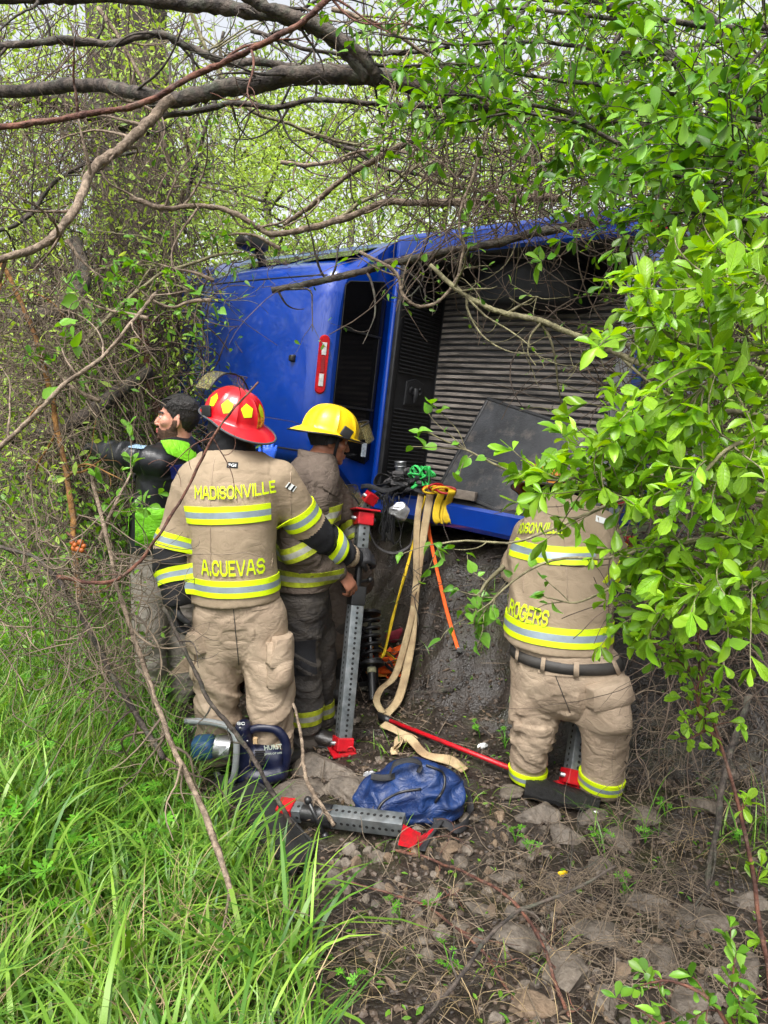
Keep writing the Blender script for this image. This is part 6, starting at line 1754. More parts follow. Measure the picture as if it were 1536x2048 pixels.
def scatter(tpl, pos, dirs, ups, size):
    """many copies of a template as one vertex/face array; dirs = leaf axis, ups = leaf face"""
    tv, tf = tpl; n = len(pos)
    d = dirs / (np.linalg.norm(dirs, axis=1)[:, None] + 1e-9)
    x = np.cross(d, ups); x /= np.linalg.norm(x, axis=1)[:, None] + 1e-9; u = np.cross(x, d)
    M = np.stack([x, d, u], 2) * size[:, None, None]
    v = np.einsum('nij,kj->nki', M, tv) + pos[:, None]
    f = tf[None] + (np.arange(n) * len(tv))[:, None, None]
    return v.reshape(-1, 3), f.reshape(-1, tf.shape[1])

def stuff(name, v, f, m, parent=None, smooth=True, lab=None, cat=None):
    o = link(name, np_mesh(name, v, f, smooth), parent, m); o['kind'] = 'stuff'
    if lab: tag(o, lab, cat)
    return o

def curves_mesh(paths, radii, sides=4):
    """many thin tubes at once: paths (n,k,3), radii (n,k)"""
    n, k, _ = paths.shape
    T = np.gradient(paths, axis=1); T /= np.linalg.norm(T, axis=2)[..., None] + 1e-9
    ref = np.zeros((n, 1, 3)); ref[..., 0] = .37; ref[..., 1] = .61; ref[..., 2] = .70
    A = np.cross(T, ref); A /= np.linalg.norm(A, axis=2)[..., None] + 1e-9; B_ = np.cross(T, A)
    a = np.arange(sides) / sides * 2 * np.pi
    G = paths[:, :, None] + radii[:, :, None, None] * (np.cos(a)[None, None, :, None] * A[:, :, None] + np.sin(a)[None, None, :, None] * B_[:, :, None])
    base = (np.arange(n) * k * sides)[:, None, None]
    i = np.arange(k - 1)[None, :, None]; j = np.arange(sides)[None, None, :]; j2 = (j + 1) % sides
    q = np.stack([base + i * sides + j, base + i * sides + j2, base + (i + 1) * sides + j2, base + (i + 1) * sides + j], -1)
    return G.reshape(-1, 3), q.reshape(-1, 4)

def wander(start, dirs, length, k, bend, grav, rng):
    """random curved paths: start (n,3), dirs (n,3), length (n,)"""
    n = len(start); P = np.zeros((n, k, 3)); P[:, 0] = start
    d = dirs / (np.linalg.norm(dirs, axis=1)[:, None] + 1e-9); w = rng.normal(size=(n, 3)) * bend
    for i in range(1, k):
        w = .75 * w + rng.normal(size=(n, 3)) * bend * .6
        d = d + w + np.array([0, 0, -grav]); d /= np.linalg.norm(d, axis=1)[:, None] + 1e-9
        P[:, i] = P[:, i - 1] + d * (length / (k - 1))[:, None]
    return P

# ------------------------------------------------------------------ single branches crossing the picture
def bough(label, path, w0, w1, m, name='bare_branch', cat='branch', twigs=8, tl=.5, seed=0, leaves=0, lsize=.05, lm=None, group=None, jit=.3, tw=None, kind='obovate'):
    """path of (px, py, y); w0, w1 = width in photo pixels; side twigs and leaves as parts"""
    rng = np.random.default_rng(seed + 100)
    P = np.array([at(*a) for a in path]); ys = np.array([a[2] for a in path]); n = max(20, 10 * len(P))
    S_ = spline(P, n); yy = spline(np.column_stack([ys, ys]), n)[:, 0]
    S_ = S_ + .012 * np.stack([noise(S_, 5, seed), noise(S_, 5, seed + 1), noise(S_, 5, seed + 2)], 1) * (yy / 3)[:, None] + .0035 * np.stack([noise(S_, 19, seed + 3), noise(S_, 19, seed + 4), noise(S_, 19, seed + 5)], 1)
    r = np.linspace(w0, w1, n) / 2 * yy / FPX
    root = empty(name, S_[0]); tag(root, label, cat, group); o = S_[0]
    MB().tube(S_ - o, r, 9 if w0 > 12 else 6, jit=jit, seed=seed).build('limb', m, root)
    if twigs:
        k = rng.integers(2, n - 1, twigs); T = np.gradient(S_, axis=0)
        d = nrm(T[k].mean(0)) * .5 + rng.normal(size=(twigs, 3)) * [.7, .5, .7]
        L = rng.uniform(.4, 1.2, twigs) * tl
        W = wander(S_[k] - o, d, L, 12, .16, .02, rng)
        r0 = np.minimum(r[k] * .55, .008)[:, None] * np.linspace(1, .25, 12)
        k2 = rng.integers(3, 12, twigs * 3); i2 = rng.integers(0, twigs, twigs * 3)
        d2 = (W[i2, k2 - 1] - W[i2, k2 - 3]) / .1 + rng.normal(size=(twigs * 3, 3)) * .6
        W2 = wander(W[i2, k2 - 1], d2, L[i2] * .45, 12, .18, .0, rng)
        r2 = np.full((twigs * 3, 1), .0018) * np.linspace(1, .5, 12)
        v, f = curves_mesh(np.vstack([W, W2]), np.vstack([r0, r2]), 5)
        t = link('twigs', np_mesh('twigs', v, f), root, tw or m); t['kind'] = 'stuff'
        if leaves:
            ii = rng.integers(0, len(W2), leaves); kk = rng.integers(4, 12, leaves)
            pos = W2[ii, kk]; v, f = scatter(LT[kind], pos, rng.normal(size=(leaves, 3)) + [0, 0, -.2], rng.normal(size=(leaves, 3)) * .5 + [0, -.5, 1], lsize * rng.uniform(.55, 1.15, leaves))
            t = link('leaves', np_mesh('leaves', v, f), root, lm or M_LF2); t['kind'] = 'stuff'
    return root
BG = 'bare branches arching over the truck'
bough('thick grey limb arching across from the leafy canopy to the vine-hung trunk', [(1010, 215, 3.5), (880, 180, 3.5), (760, 152, 3.5), (620, 152, 3.5), (480, 170, 3.55), (370, 195, 3.6), (300, 192, 3.7), (180, 175, 3.9), (-30, 180, 4.2), (-420, 150, 4.8)], 38, 20, M_BK1, twigs=10, tl=.6, seed=1, group=BG)
bough('long pale-barked branch sloping down from the thick limb to the bramble', [(345, 200, 3.55), (300, 245, 3.5), (250, 290, 3.4), (190, 335, 3.3), (140, 430, 3.1), (80, 490, 3.0), (-30, 525, 2.9), (-330, 640, 2.8)], 19, 13, M_BK3, twigs=10, tl=.5, seed=2, group=BG)
bough('dark heavy limb running along the very top of the clearing', [(-420, 20, 3.6), (-20, 0, 3.4), (160, -6, 3.4), (340, 2, 3.3), (470, 18, 3.3), (580, 38, 3.2), (680, 85, 3.2), (745, 150, 3.2)], 16, 34, M_BK1, twigs=8, seed=3, group=BG)
bough('second dark limb beside the heavy top limb', [(480, -10, 3.1), (560, 20, 3.1), (640, 55, 3.1), (720, 110, 3.1), (760, 160, 3.15)], 20, 24, M_BK1, twigs=6, seed=4, group=BG)
bough('slender reddish branch crossing in front of the thick limb', [(-380, 330, 2.7), (-20, 262, 2.6), (90, 248, 2.6), (190, 225, 2.55), (290, 200, 2.5), (380, 155, 2.5), (470, 115, 2.45), (540, 78, 2.4), (600, 40, 2.4), (665, -15, 2.4)], 12, 10, M_BK2, twigs=5, tl=.3, seed=5, group=BG)
bough('grey branch sweeping low under the top limbs', [(-420, 130, 4.2), (-20, 96, 4.0), (110, 88, 4.0), (230, 82, 4.0), (320, 75, 4.0), (380, 95, 4.0), (450, 118, 4.0), (560, 132, 4.0), (660, 140, 4.0), (800, 148, 4.0)], 12, 16, M_BK1, twigs=10, tl=.7, seed=6, group=BG)
bough('thin dark branch running parallel to the thick limb', [(330, 232, 3.7), (400, 222, 3.7), (470, 205, 3.7), (560, 215, 3.7), (640, 200, 3.7), (760, 208, 3.7), (900, 212, 3.7)], 11, 9, M_BK1, twigs=10, seed=7, group=BG)
bough('light brown branch forking above the cab roof', [(262, 402, 4.2), (340, 412, 4.2), (430, 418, 4.2), (490, 435, 4.2), (545, 464, 4.2), (620, 452, 4.2), (700, 432, 4.2), (770, 405, 4.2), (880, 402, 4.2), (1000, 400, 4.2), (1120, 390, 4.2)], 9, 15, M_BK3, twigs=12, seed=8, leaves=60, lsize=.045, group=BG)
bough('broken dark branch lying over the cab and bed rail', [(540, 580, 4.1), (620, 568, 4.1), (700, 550, 4.1), (770, 528, 4.1), (850, 512, 4.1), (960, 492, 4.1), (1070, 470, 4.1), (1200, 440, 4.1)], 12, 18, M_BK1, twigs=12, tl=.5, seed=9, leaves=60, lsize=.04, group=BG)
bough('pale smooth branch rising from the roof to the canopy', [(570, 450, 4.5), (610, 415, 4.4), (660, 380, 4.3), (720, 340, 4.2), (790, 300, 4.1), (860, 260, 4.0), (930, 210, 3.9)], 8, 13, M_BK3, twigs=6, seed=10, group=BG)
bough('lichen-grey branch slanting down across the ribbed bed', [(860, 530, 2.7), (920, 585, 2.65), (990, 620, 2.6), (1080, 640, 2.5), (1170, 682, 2.4), (1280, 725, 2.3), (1400, 770, 2.2)], 9, 14, M_BK5, twigs=14, tl=.4, seed=11, leaves=40, lsize=.03, group=BG)
bough('curled pale vine stem looping over the bed corner', [(720, 500, 3.2), (790, 545, 3.2), (805, 590, 3.2), (840, 612, 3.2), (880, 600, 3.2), (912, 560, 3.2), (925, 500, 3.2), (915, 440, 3.2), (940, 350, 3.2), (985, 220, 3.2)], 7, 6, M_BK3, twigs=5, tl=.3, seed=12, leaves=12, lsize=.05, kind='heart', lm=M_LF5, group=BG)
for k, pth in enumerate(([(-10, 470, 5.0), (60, 430, 5.0), (150, 330, 5), (290, 300, 5.0)], [(200, 20, 4.6), (260, 110, 4.6), (300, 200, 4.6), (340, 330, 4.7)], [(380, 20, 4.4), (420, 120, 4.4), (500, 220, 4.4), (620, 260, 4.5), (800, 310, 4.5)],
                         [(600, 260, 5.0), (700, 300, 5), (800, 340, 5), (950, 360, 5)], [(560, 320, 5.2), (640, 330, 5.2), (720, 310, 5.2), (860, 290, 5.2)], [(840, 340, 4.6), (900, 370, 4.6), (1000, 385, 4.5), (1150, 350, 4.4)],
                         [(500, 60, 3.8), (640, 100, 3.8), (760, 110, 3.8), (900, 90, 3.8)], [(660, 20, 3.0), (760, 60, 3.0), (880, 130, 3.0), (1000, 230, 3.0)], [(40, 860, 3.8), (160, 700, 4.0), (300, 560, 4.2), (480, 500, 4.4)],
                         [(370, 470, 5.6), (390, 330, 5.6), (420, 230, 5.6), (450, 60, 5.6)], [(350, 500, 5.7), (372, 350, 5.7), (380, 250, 5.7)], [(680, 440, 4.8), (760, 380, 4.8), (860, 330, 4.8), (1000, 300, 4.8)])):
    bough(['slim dark branch rising past the leaning limb', 'slim pale branch dropping before the old trunk', 'slim branch sweeping from the top limb towards the cab', 'slim dark branch level above the cab roof', 'slim pale branch high over the cab roof', 'slim greenish branch over the bed rail', 'slim dark branch under the heavy top limb',
           'slim pale branch reaching into the leafy canopy', 'slim green branch rising from the bramble to the cab', 'upright slim stem beside the old trunk', 'short upright pale stem beside the old trunk', 'slim green branch climbing from roof to canopy'][k], pth, 8, 6, [M_BK1, M_BK3, M_BK5][k % 3], twigs=14, tl=.7, seed=20 + k, leaves=50, lsize=.045, group='slim branches in the thicket')
bough('splintered pale dead stem leaning from the bramble into the grass', [(184, 938, 3.0), (205, 1040, 2.95), (240, 1190, 2.85), (285, 1330, 2.75), (345, 1490, 2.55), (410, 1640, 2.35), (468, 1800, 2.15)], 7, 15, M_BK3, twigs=14, tl=.3, seed=40, tw=M_TAN_V, cat='dead stem', name='dead_stem')
bough('dark wet dead branch leaning low through the bramble and grass', [(-10, 1090, 2.9), (90, 1130, 2.9), (180, 1260, 2.85), (270, 1430, 2.75), (330, 1520, 2.65)], 8, 12, M_BK1, twigs=10, tl=.35, seed=41, tw=M_DK_V, cat='dead stem', name='dead_stem')
bough('yellow-brown stem rising through the bramble', [(-10, 500, 3.4), (50, 620, 3.4), (95, 760, 3.35), (122, 900, 3.3), (145, 1080, 3.2), (160, 1210, 3.1)], 8, 13, bark('yellow_stem', S(98, 66, 28), S(140, 100, 48)), twigs=8, tl=.4, seed=42, cat='stem', name='bramble_stem')
bough('reddish dead trunk standing behind the bare-headed man', [(268, 585, 5.6), (285, 680, 5.6), (302, 770, 5.6), (318, 850, 5.6), (330, 960, 5.6)], 15, 20, M_BK2, twigs=6, seed=43, cat='dead stem', name='dead_stem')
bough('long dark twig crossing in front of the lime vest', [(512, 765, 2.7), (470, 820, 2.7), (430, 880, 2.68), (370, 985, 2.65), (310, 1075, 2.6), (230, 1165, 2.6), (110, 1150, 2.6)], 4, 9, M_BK2, twigs=4, tl=.25, seed=44, cat='twig', name='bramble_stem')
bough('dark stick leaning across the rescue tool', [(330, 1215, 2.95), (400, 1370, 2.85), (450, 1440, 2.8), (500, 1510, 2.78), (545, 1580, 2.75), (592, 1650, 2.72)], 8, 11, M_BK1, twigs=4, tl=.25, seed=45, cat='stick', name='bramble_stem')
bough('short pale stick standing beside the upright strut foot', [(585, 1405, 3.3), (600, 1480, 3.2), (615, 1560, 3.05), (665, 1650, 2.85)], 6, 11, M_BK3, twigs=3, tl=.2, seed=46, cat='stick', name='bramble_stem')
bough('pale vine rising from the bramble past heart-shaped leaves', [(-10, 910, 2.4), (60, 840, 2.4), (130, 770, 2.4), (210, 715, 2.45), (270, 640, 2.5), (310, 590, 2.55)], 10, 7, M_BK3, twigs=5, tl=.3, seed=47, leaves=16, lsize=.065, lm=M_LF5, kind='heart', cat='vine', name='bramble_stem')
g_ = lambda px, py, l=.02: (px, py, gp(px, py)[1] - l)
bough('fallen stick lying at the foot of the bank behind the upright strut', [g_(650, 1372), g_(720, 1378), g_(800, 1386), g_(905, 1384)], 12, 11, M_BK1, twigs=3, tl=.15, seed=48, cat='stick', name='fallen_stick')
bough('long thin dark cane arching over the mud in the foreground', [(830, 2060, 1.75), (900, 1975, 1.9), (1000, 1850, 2.0), (1090, 1800, 2.1), (1230, 1735, 2.2)], 12, 6, M_BK1, twigs=5, tl=.3, seed=49, cat='cane', name='fallen_stick')
bough('bundle cane lying from the red foot plate towards the rocks', [g_(790, 1700, .06), g_(880, 1725, .08), (1000, 1780, 2.25), (1070, 1860, 2.1), (1110, 1960, 1.95), (1150, 2060, 1.8)], 6, 9, M_BK2, twigs=6, tl=.3, seed=50, cat='cane', name='fallen_stick')
bough('thin reddish cane curving over the mud below the bag', [g_(700, 1765, .05), g_(820, 1800, .06), g_(960, 1900, .06), (1060, 2060, 1.8)], 5, 7, M_BK2, twigs=5, tl=.3, seed=51, cat='cane', name='fallen_stick')
bough('mossy cut stump stem standing at the right of the rubble', [(1500, 1390, 2.7), (1462, 1500, 2.6), (1440, 1600, 2.5), (1428, 1700, 2.42), (1420, 1790, 2.38)], 13, 12, M_BK1, twigs=6, tl=.3, seed=52, cat='stem', name='bramble_stem')

# ------------------------------------------------------------------ leafy shrub at the right and its canopy
def shrub(name, label, cat, sprays, m_bark, leaf_m, kind, lsize, seed, twig_n, leaf_n, twig_l, single=300, rosette=5, up=.4, base=None, bw=.014):
    """sprays: list of paths of (px, py, y); twigs fork off, leaves sit along and at the tip of each twig"""
    rng = np.random.default_rng(seed)
    root = empty(name, at(*sprays[0][0])); tag(root, label, cat); o = V(*root.location)
    LP, LD, LU, LS, TW, TR_ = [], [], [], [], [], []
    if base is not None:                                     # the stems that carry the sprays, rooted in the ground
        b0 = V(base[0], base[1], gz(*base) - .05)
        for j, pth in enumerate(sprays):
            e = at(*pth[0]); h = e[2] - b0[2]; nx = at(*pth[1]); w_ = V(.05 * math.sin(j * 2.4), .05 * math.cos(j * 1.7), 0)
            Sx = spline([b0 + w_, b0 + (e - b0) * [.18, .18, .5] + w_ * 1.5, b0 + (e - b0) * [.6, .6, .86], e, e + (nx - e) * .15], 22)
            MB().tube(Sx - o, np.linspace(bw, .0078 if bw < .02 else .011, 22), 7, jit=.15, seed=j).build('stem', m_bark, root)
    for pth in sprays:
        P = np.array([at(*a) for a in pth]); S_ = spline(P, 26); yb_ = np.mean([a[2] for a in pth])
        S_ += .010 * np.stack([noise(S_, 8, seed + j) for j in range(3)], 1)
        MB().tube(S_ - o, np.linspace(.0075, .0022, 26) * (1 if yb_ < 2.2 else 1.5), 6, jit=.1).build('stem', m_bark, root)
        T = np.gradient(S_, axis=0); T /= np.linalg.norm(T, axis=1)[:, None]
        k = rng.integers(3, 26, twig_n)
        d = T[k] * .8 + rng.normal(size=(twig_n, 3)) * [.7, .55, .7]
        W = wander(S_[k], d, rng.uniform(.35, 1.15, twig_n) * twig_l, 10, .13, -.015, rng)
        W = np.concatenate([W, np.repeat(wander(S_[-2:-1], T[-1:], np.array([.05]), 10, .05, 0, rng), 1, 0)])
        TW.append(W); TR_.append(np.full((len(W), 1), .0021) * np.linspace(1, .45, 10))
        for w in W:
            kk = rng.integers(2, 9, leaf_n); pos = w[kk]; dt = w[kk] - w[kk - 1]; dt /= np.linalg.norm(dt, axis=1)[:, None] + 1e-9
            dd = dt * .6 + rng.normal(size=(leaf_n, 3)) * .75
            tp = np.repeat(w[-1:], rosette, 0); td = nrm(w[-1] - w[-3]) * .9 + rng.normal(size=(rosette, 3)) * .65
            LP += [pos, tp]; LD += [dd, td]; LU.append(rng.normal(size=(leaf_n + rosette, 3)) * .55 + [0, -.35, up + .6]); LS.append(lsize * rng.uniform(.45, 1.2, leaf_n + rosette))
    LP, LD, LU, LS = np.vstack(LP), np.vstack(LD), np.vstack(LU), np.concatenate(LS)
    TW, TR_ = np.vstack(TW), np.vstack(TR_)
    v, f = curves_mesh(TW - o, TR_, 4); t = link('twigs', np_mesh('twigs', v, f), root, m_bark); t['kind'] = 'stuff'
    dv = LP - V(0, 0, CAM_H); wz = dv @ _F; px = 768 + FPX * dv[:, 0] / wz; py = 1024 - FPX * (dv @ _U) / wz
    area = np.where((px > 0) & (px < 1536) & (py > 0) & (py < 2048), LS / wz, 0)
    order = np.argsort(-area); big, rest = order[:single], order[single:]
    mes = []
    for tv, tf in LV[kind]: me = np_mesh('leaf', tv, tf); me.materials.append(leaf_m); mes.append(me)
    for i in big:
        d = nrm(LD[i]); x = nrm(np.cross(d, LU[i])); u = np.cross(x, d)
        M = np.eye(4); M[:3, :3] = np.column_stack([x, d, u]) * LS[i]; M[:3, 3] = LP[i] - o
        ob = bpy.data.objects.new('leaf', mes[i % 5]); COL.objects.link(ob); ob.parent = root; ob.matrix_local = Matrix(M.tolist())
    if len(rest):
        vs, fs, nb_ = [], [], 0
        for j in range(5):
            r_ = rest[j::5]
            if not len(r_): continue
            v, f = scatter(LV[kind][j], LP[r_] - o, LD[r_], LU[r_], LS[r_]); vs.append(v); fs.append(f + nb_); nb_ += len(v)
        v, f = np.vstack(vs), np.vstack(fs)
        t = link('foliage', np_mesh('foliage', v, f), root, leaf_m); t['kind'] = 'stuff'
    return root
shrub('leafy_shrub', 'bright green glossy-leaved shrub reaching in over the bending firefighter', 'shrub',
      [[(1620, 520, 2.0), (1520, 500, 1.9), (1430, 515, 1.85), (1350, 535, 1.8), (1270, 550, 1.75)],
       [(1620, 640, 1.9), (1480, 620, 1.8), (1420, 600, 1.75), (1350, 610, 1.7), (1300, 650, 1.7)],
       [(1620, 760, 1.75), (1480, 730, 1.65), (1420, 700, 1.6), (1350, 680, 1.55), (1310, 640, 1.55)],
       [(1620, 840, 1.7), (1480, 830, 1.6), (1390, 820, 1.55), (1310, 840, 1.5), (1240, 860, 1.5), (1180, 890, 1.5)],
       [(1620, 930, 1.65), (1480, 920, 1.6), (1360, 900, 1.55), (1270, 925, 1.5), (1190, 945, 1.5), (1120, 950, 1.5)],
       [(1620, 1000, 1.6), (1480, 1000, 1.55), (1400, 1000, 1.5), (1320, 1010, 1.5), (1250, 1000, 1.5)],
       [(1620, 1080, 1.6), (1480, 1070, 1.55), (1410, 1080, 1.5), (1360, 1090, 1.5), (1310, 1120, 1.5)],
       [(1620, 1160, 1.6), (1500, 1140, 1.55), (1420, 1150, 1.5), (1370, 1200, 1.5), (1320, 1240, 1.5)],
       [(1620, 700, 1.5), (1530, 700, 1.45), (1450, 740, 1.4), (1400, 800, 1.4)], [(1620, 900, 1.45), (1530, 880, 1.4), (1460, 900, 1.35), (1400, 960, 1.35)],
       [(1620, 1080, 1.45), (1520, 1120, 1.4), (1450, 1180, 1.38)], [(1620, 560, 1.5), (1520, 560, 1.45), (1440, 570, 1.4)]],
      M_BK5, M_LF1, 'obovate', .049, 3, 19, 7, .20, base=(1.75, 1.9))
shrub('canopy_branch', 'dense leafy canopy branches spreading over the tail of the truck', 'tree canopy',
      [[(1650, 60, 2.8), (1450, 60, 2.7), (1300, 40, 2.6), (1150, 30, 2.6), (1000, 20, 2.6), (880, 40, 2.6)],
       [(1650, 150, 2.7), (1450, 140, 2.6), (1300, 110, 2.6), (1150, 90, 2.6), (980, 90, 2.6), (760, 70, 2.6)],
       [(1650, 220, 2.7), (1450, 200, 2.6), (1320, 180, 2.5), (1150, 170, 2.5), (960, 130, 2.5), (800, 130, 2.5)],
       [(1650, 300, 2.6), (1450, 260, 2.6), (1300, 250, 2.5), (1150, 230, 2.5), (1000, 200, 2.5), (860, 190, 2.5)],
       [(1650, 360, 2.5), (1450, 330, 2.5), (1350, 310, 2.4), (1240, 280, 2.4), (1080, 230, 2.4), (920, 240, 2.4)],
       [(1650, 420, 2.4), (1540, 390, 2.4), (1430, 370, 2.3), (1340, 350, 2.3), (1240, 350, 2.3)],
       [(1650, 480, 2.3), (1560, 450, 2.2), (1480, 440, 2.2), (1410, 430, 2.2), (1330, 430, 2.2)],
       [(1650, 30, 2.2), (1550, 80, 2.1), (1450, 180, 2.0), (1400, 260, 2.0)], [(1650, 240, 2.1), (1540, 240, 2.0), (1460, 230, 1.95), (1380, 250, 1.9)], [(1650, 330, 1.9), (1540, 320, 1.85), (1460, 300, 1.8)],
       [(1500, -60, 3.0), (1350, -20, 3.0), (1150, 0, 3.0), (900, -10, 3.0)], [(1100, -60, 2.9), (1020, 60, 2.8), (960, 160, 2.8), (900, 240, 2.8)], [(1300, -60, 3.0), (1220, 100, 3.0), (1180, 220, 3.0), (1120, 320, 3.0)]],
      M_BK1, M_LF2, 'obovate', .050, 5, 30, 8, .36, base=(2.15, 2.85), bw=.035)
shrub('leafy_tangle', 'twiggy small-leaved thicket behind the truck tail', 'thicket',
      [[(1650, 300 + 130 * k, 3.4), (1500, 310 + 130 * k, 3.4), (1440, 320 + 125 * k, 3.4), (1380, 330 + 120 * k, 3.4), (1330, 350 + 115 * k, 3.4)] for k in range(7)] +
      [[(1650, 60 + 120 * k, 4.2), (1450, 80 + 110 * k, 4.2), (1250, 120 + 90 * k, 4.2), (1050, 130 + 60 * k, 4.2), (900, 160 + 45 * k, 4.2)] for k in range(4)],
      M_BK1, M_LF2, 'obovate', .045, 9, 18, 5, .45, single=60, rosette=3, base=(2.45, 3.5), bw=.025)
shrub('greenbrier_vine', 'thin twisting vine with sparse heart-shaped leaves before the tan coat', 'vine',
      [[(1620, 1050, 1.75), (1450, 1075, 1.85), (1330, 1090, 1.9), (1240, 1110, 1.95), (1150, 1120, 2.0), (1060, 1140, 2.0), (985, 1200, 2.0), (965, 1230, 2.0)], [(1620, 1140, 1.75), (1440, 1180, 1.85), (1300, 1180, 1.9), (1230, 1170, 1.95), (1150, 1210, 2.0), (1090, 1200, 2.0)],
       [(1620, 980, 1.9), (1400, 990, 2.0), (1250, 1000, 2.1), (1150, 1040, 2.1), (1020, 1080, 2.1), (880, 1085, 2.15), (870, 1090, 2.15)], [(1600, 930, 2.0), (1350, 950, 2.1), (1100, 960, 2.2), (1000, 930, 2.2), (920, 895, 2.2), (850, 860, 2.2)], [(1010, 1130, 2.0), (960, 1180, 2.0), (950, 1250, 2.0)]],
      M_BK5, M_LF5, 'heart', .040, 13, 7, 2, .16, single=150, rosette=1)
shrub('young_sapling', 'slender red-stemmed sapling with fresh leaves rising at the right edge', 'sapling',
      [[(1552, 2180, 1.54), (1548, 2080, 1.55), (1520, 1850, 1.6), (1480, 1650, 1.65), (1440, 1480, 1.7), (1405, 1360, 1.72), (1395, 1270, 1.72)], [(1440, 1480, 1.7), (1400, 1440, 1.68), (1390, 1370, 1.66)], [(1405, 1360, 1.72), (1350, 1310, 1.7), (1290, 1275, 1.7)]],
      M_BK2, M_LF1, 'obovate', .036, 15, 16, 3, .08, single=200, rosette=3, base=None)
shrub('young_sapling', 'low leafy sprout growing out of the rubble in the corner', 'sapling',
      [[(1480, 2230, 1.5), (1470, 2100, 1.5), (1420, 2000, 1.52), (1350, 1960, 1.55), (1300, 1960, 1.55)], [(1490, 2230, 1.5), (1480, 2100, 1.5), (1460, 2010, 1.5), (1470, 1930, 1.5)], [(1450, 2230, 1.45), (1440, 2100, 1.45), (1340, 2040, 1.45), (1300, 2050, 1.45)]],
      M_BK2, M_LF2, 'obovate', .042, 17, 9, 4, .10, single=150, rosette=3)
shrub('leafy_sprout', 'pale young leaves sprouting between the branches over the bramble', 'sprout',
      [[(200, 1080, 3.0), (230, 1010, 3.0), (262, 940, 3.1)], [(430, 560, 3.9), (360, 540, 3.9), (280, 520, 3.9)], [(420, 600, 3.9), (330, 610, 3.9), (250, 560, 3.9)], [(130, 480, 3.6), (160, 520, 3.6), (200, 560, 3.6)], [(560, 500, 4.0), (500, 470, 4.0), (430, 470, 4.0)], [(300, 640, 3.4), (220, 620, 3.4), (150, 600, 3.4)], [(200, 800, 3.3), (140, 770, 3.3), (80, 720, 3.3)]],
      M_BK3, M_LF5, 'obovate', .055, 19, 6, 3, .22, single=120, rosette=4)

# ------------------------------------------------------------------ trunks, hanging vines, bramble at the left
def trunk(label, path, w0, w1, m, seed, vines=0, group='old trunks in the thicket'):
    P = np.array([at(*a) for a in path]); S_ = spline(P, 30); r = np.linspace(w0, w1, 30) / 2 * np.mean([a[2] for a in path]) / FPX
    o = S_[0]; root = empty('old_tree', o); tag(root, label, 'tree', group)
    MB().tube(S_ - o, r, 18, jit=.18, seed=seed).build('trunk', m, root)
    if vines:
        rng = np.random.default_rng(seed); n = vines; t = rng.uniform(0, 1, n); k = (t * 29).astype(int)
        st = S_[k] - o + rng.normal(size=(n, 3)) * r[k][:, None] * [1.3, .9, .6]
        W = wander(st, rng.normal(size=(n, 3)) * [.25, .2, .2] + [0, 0, -1], rng.uniform(.5, 1.8, n), 14, .10, .03, rng)
        v, f = curves_mesh(W, rng.uniform(.002, .006, (n, 1)) * np.ones((1, 14)), 4); tt = link('hanging_vines', np_mesh('hanging_vines', v, f), root, M_TAN_V); tt['kind'] = 'stuff'
    return root
trunk('thick dark trunk wrapped in hanging dry vines beside the cab roof', [(335, 1000, 7.2), (322, 800, 7.2), (310, 600, 7.2), (300, 400, 7.2), (290, 150, 7.2), (285, -60, 7.2)], 105, 80, M_BK4, 5, vines=300)
trunk('pale grey trunk standing behind the vine-hung one', [(240, 900, 9.0), (228, 500, 9), (215, 200, 9.0), (205, -60, 9.0)], 70, 60, M_BK1, 6, vines=150)
trunk('leaning lichen-spotted limb behind the thick grey limb', [(60, 180, 6.0), (150, 215, 6), (240, 240, 6.0), (330, 262, 6)], 40, 30, M_BK1, 7, vines=60)
trunk('crooked grey trunk low in the bramble', [(20, 640, 4.6), (120, 620, 4.8), (165, 560, 5), (150, 480, 5.2)], 40, 26, M_BK1, 8, vines=40)
trunk('old root limb lying low behind the bramble', [(20, 870, 4.8), (140, 850, 4.8), (230, 790, 5.0), (300, 740, 5.2)], 34, 24, M_BK1, 9, vines=40)

def tangle(name, label, cat, boxes, m, seed, k=16, r=(.0016, .004), L=(.4, 1.2), bend=.16, grav=.02, down=.0):
    rng = np.random.default_rng(seed); st = []
    for (x0, x1, y0, y1, d0, d1, n) in boxes:
        u = rng.uniform(size=(n, 3)); st += [at(x0 + (x1 - x0) * a, y0 + (y1 - y0) * b, d0 + (d1 - d0) * c) for a, b, c in u]
    st = np.array(st); n = len(st); d = rng.normal(size=(n, 3)) * [1, .6, .8] + [0, 0, -down]
    W = wander(st, d, rng.uniform(*L, n), k, bend, grav, rng)
    gh = ground_h(W[..., 0].ravel(), W[..., 1].ravel(), False).reshape(W.shape[:2]); W[..., 2] = np.maximum(W[..., 2], gh + .02)
    v, f = curves_mesh(W, rng.uniform(r[0], r[1], (n, 1)) * np.linspace(1, .6, k), 4)
    return stuff(name, v, f, m, None, True, label, cat)
tangle('vine_curtain', 'curtain of thin dry vines hanging in front of the trunks', 'vines', [(-40, 400, -20, 650, 5.4, 7.0, 650), (-40, 300, -20, 300, 4.4, 5.2, 120)], M_DK_V, 31, down=1.6, L=(.6, 1.8), grav=.03)
tangle('bramble', 'tangle of dry brown bramble stems in front of the bare-headed man', 'bramble', [(-60, 130, 560, 1100, 3.0, 4.6, 560), (40, 190, 600, 760, 3.0, 3.6, 120), (110, 300, 1110, 1400, 2.6, 3.3, 260), (-60, 160, 1040, 1300, 2.4, 3.2, 130)], M_TAN_V, 32, L=(.2, .55), bend=.24, r=(.0013, .0032))
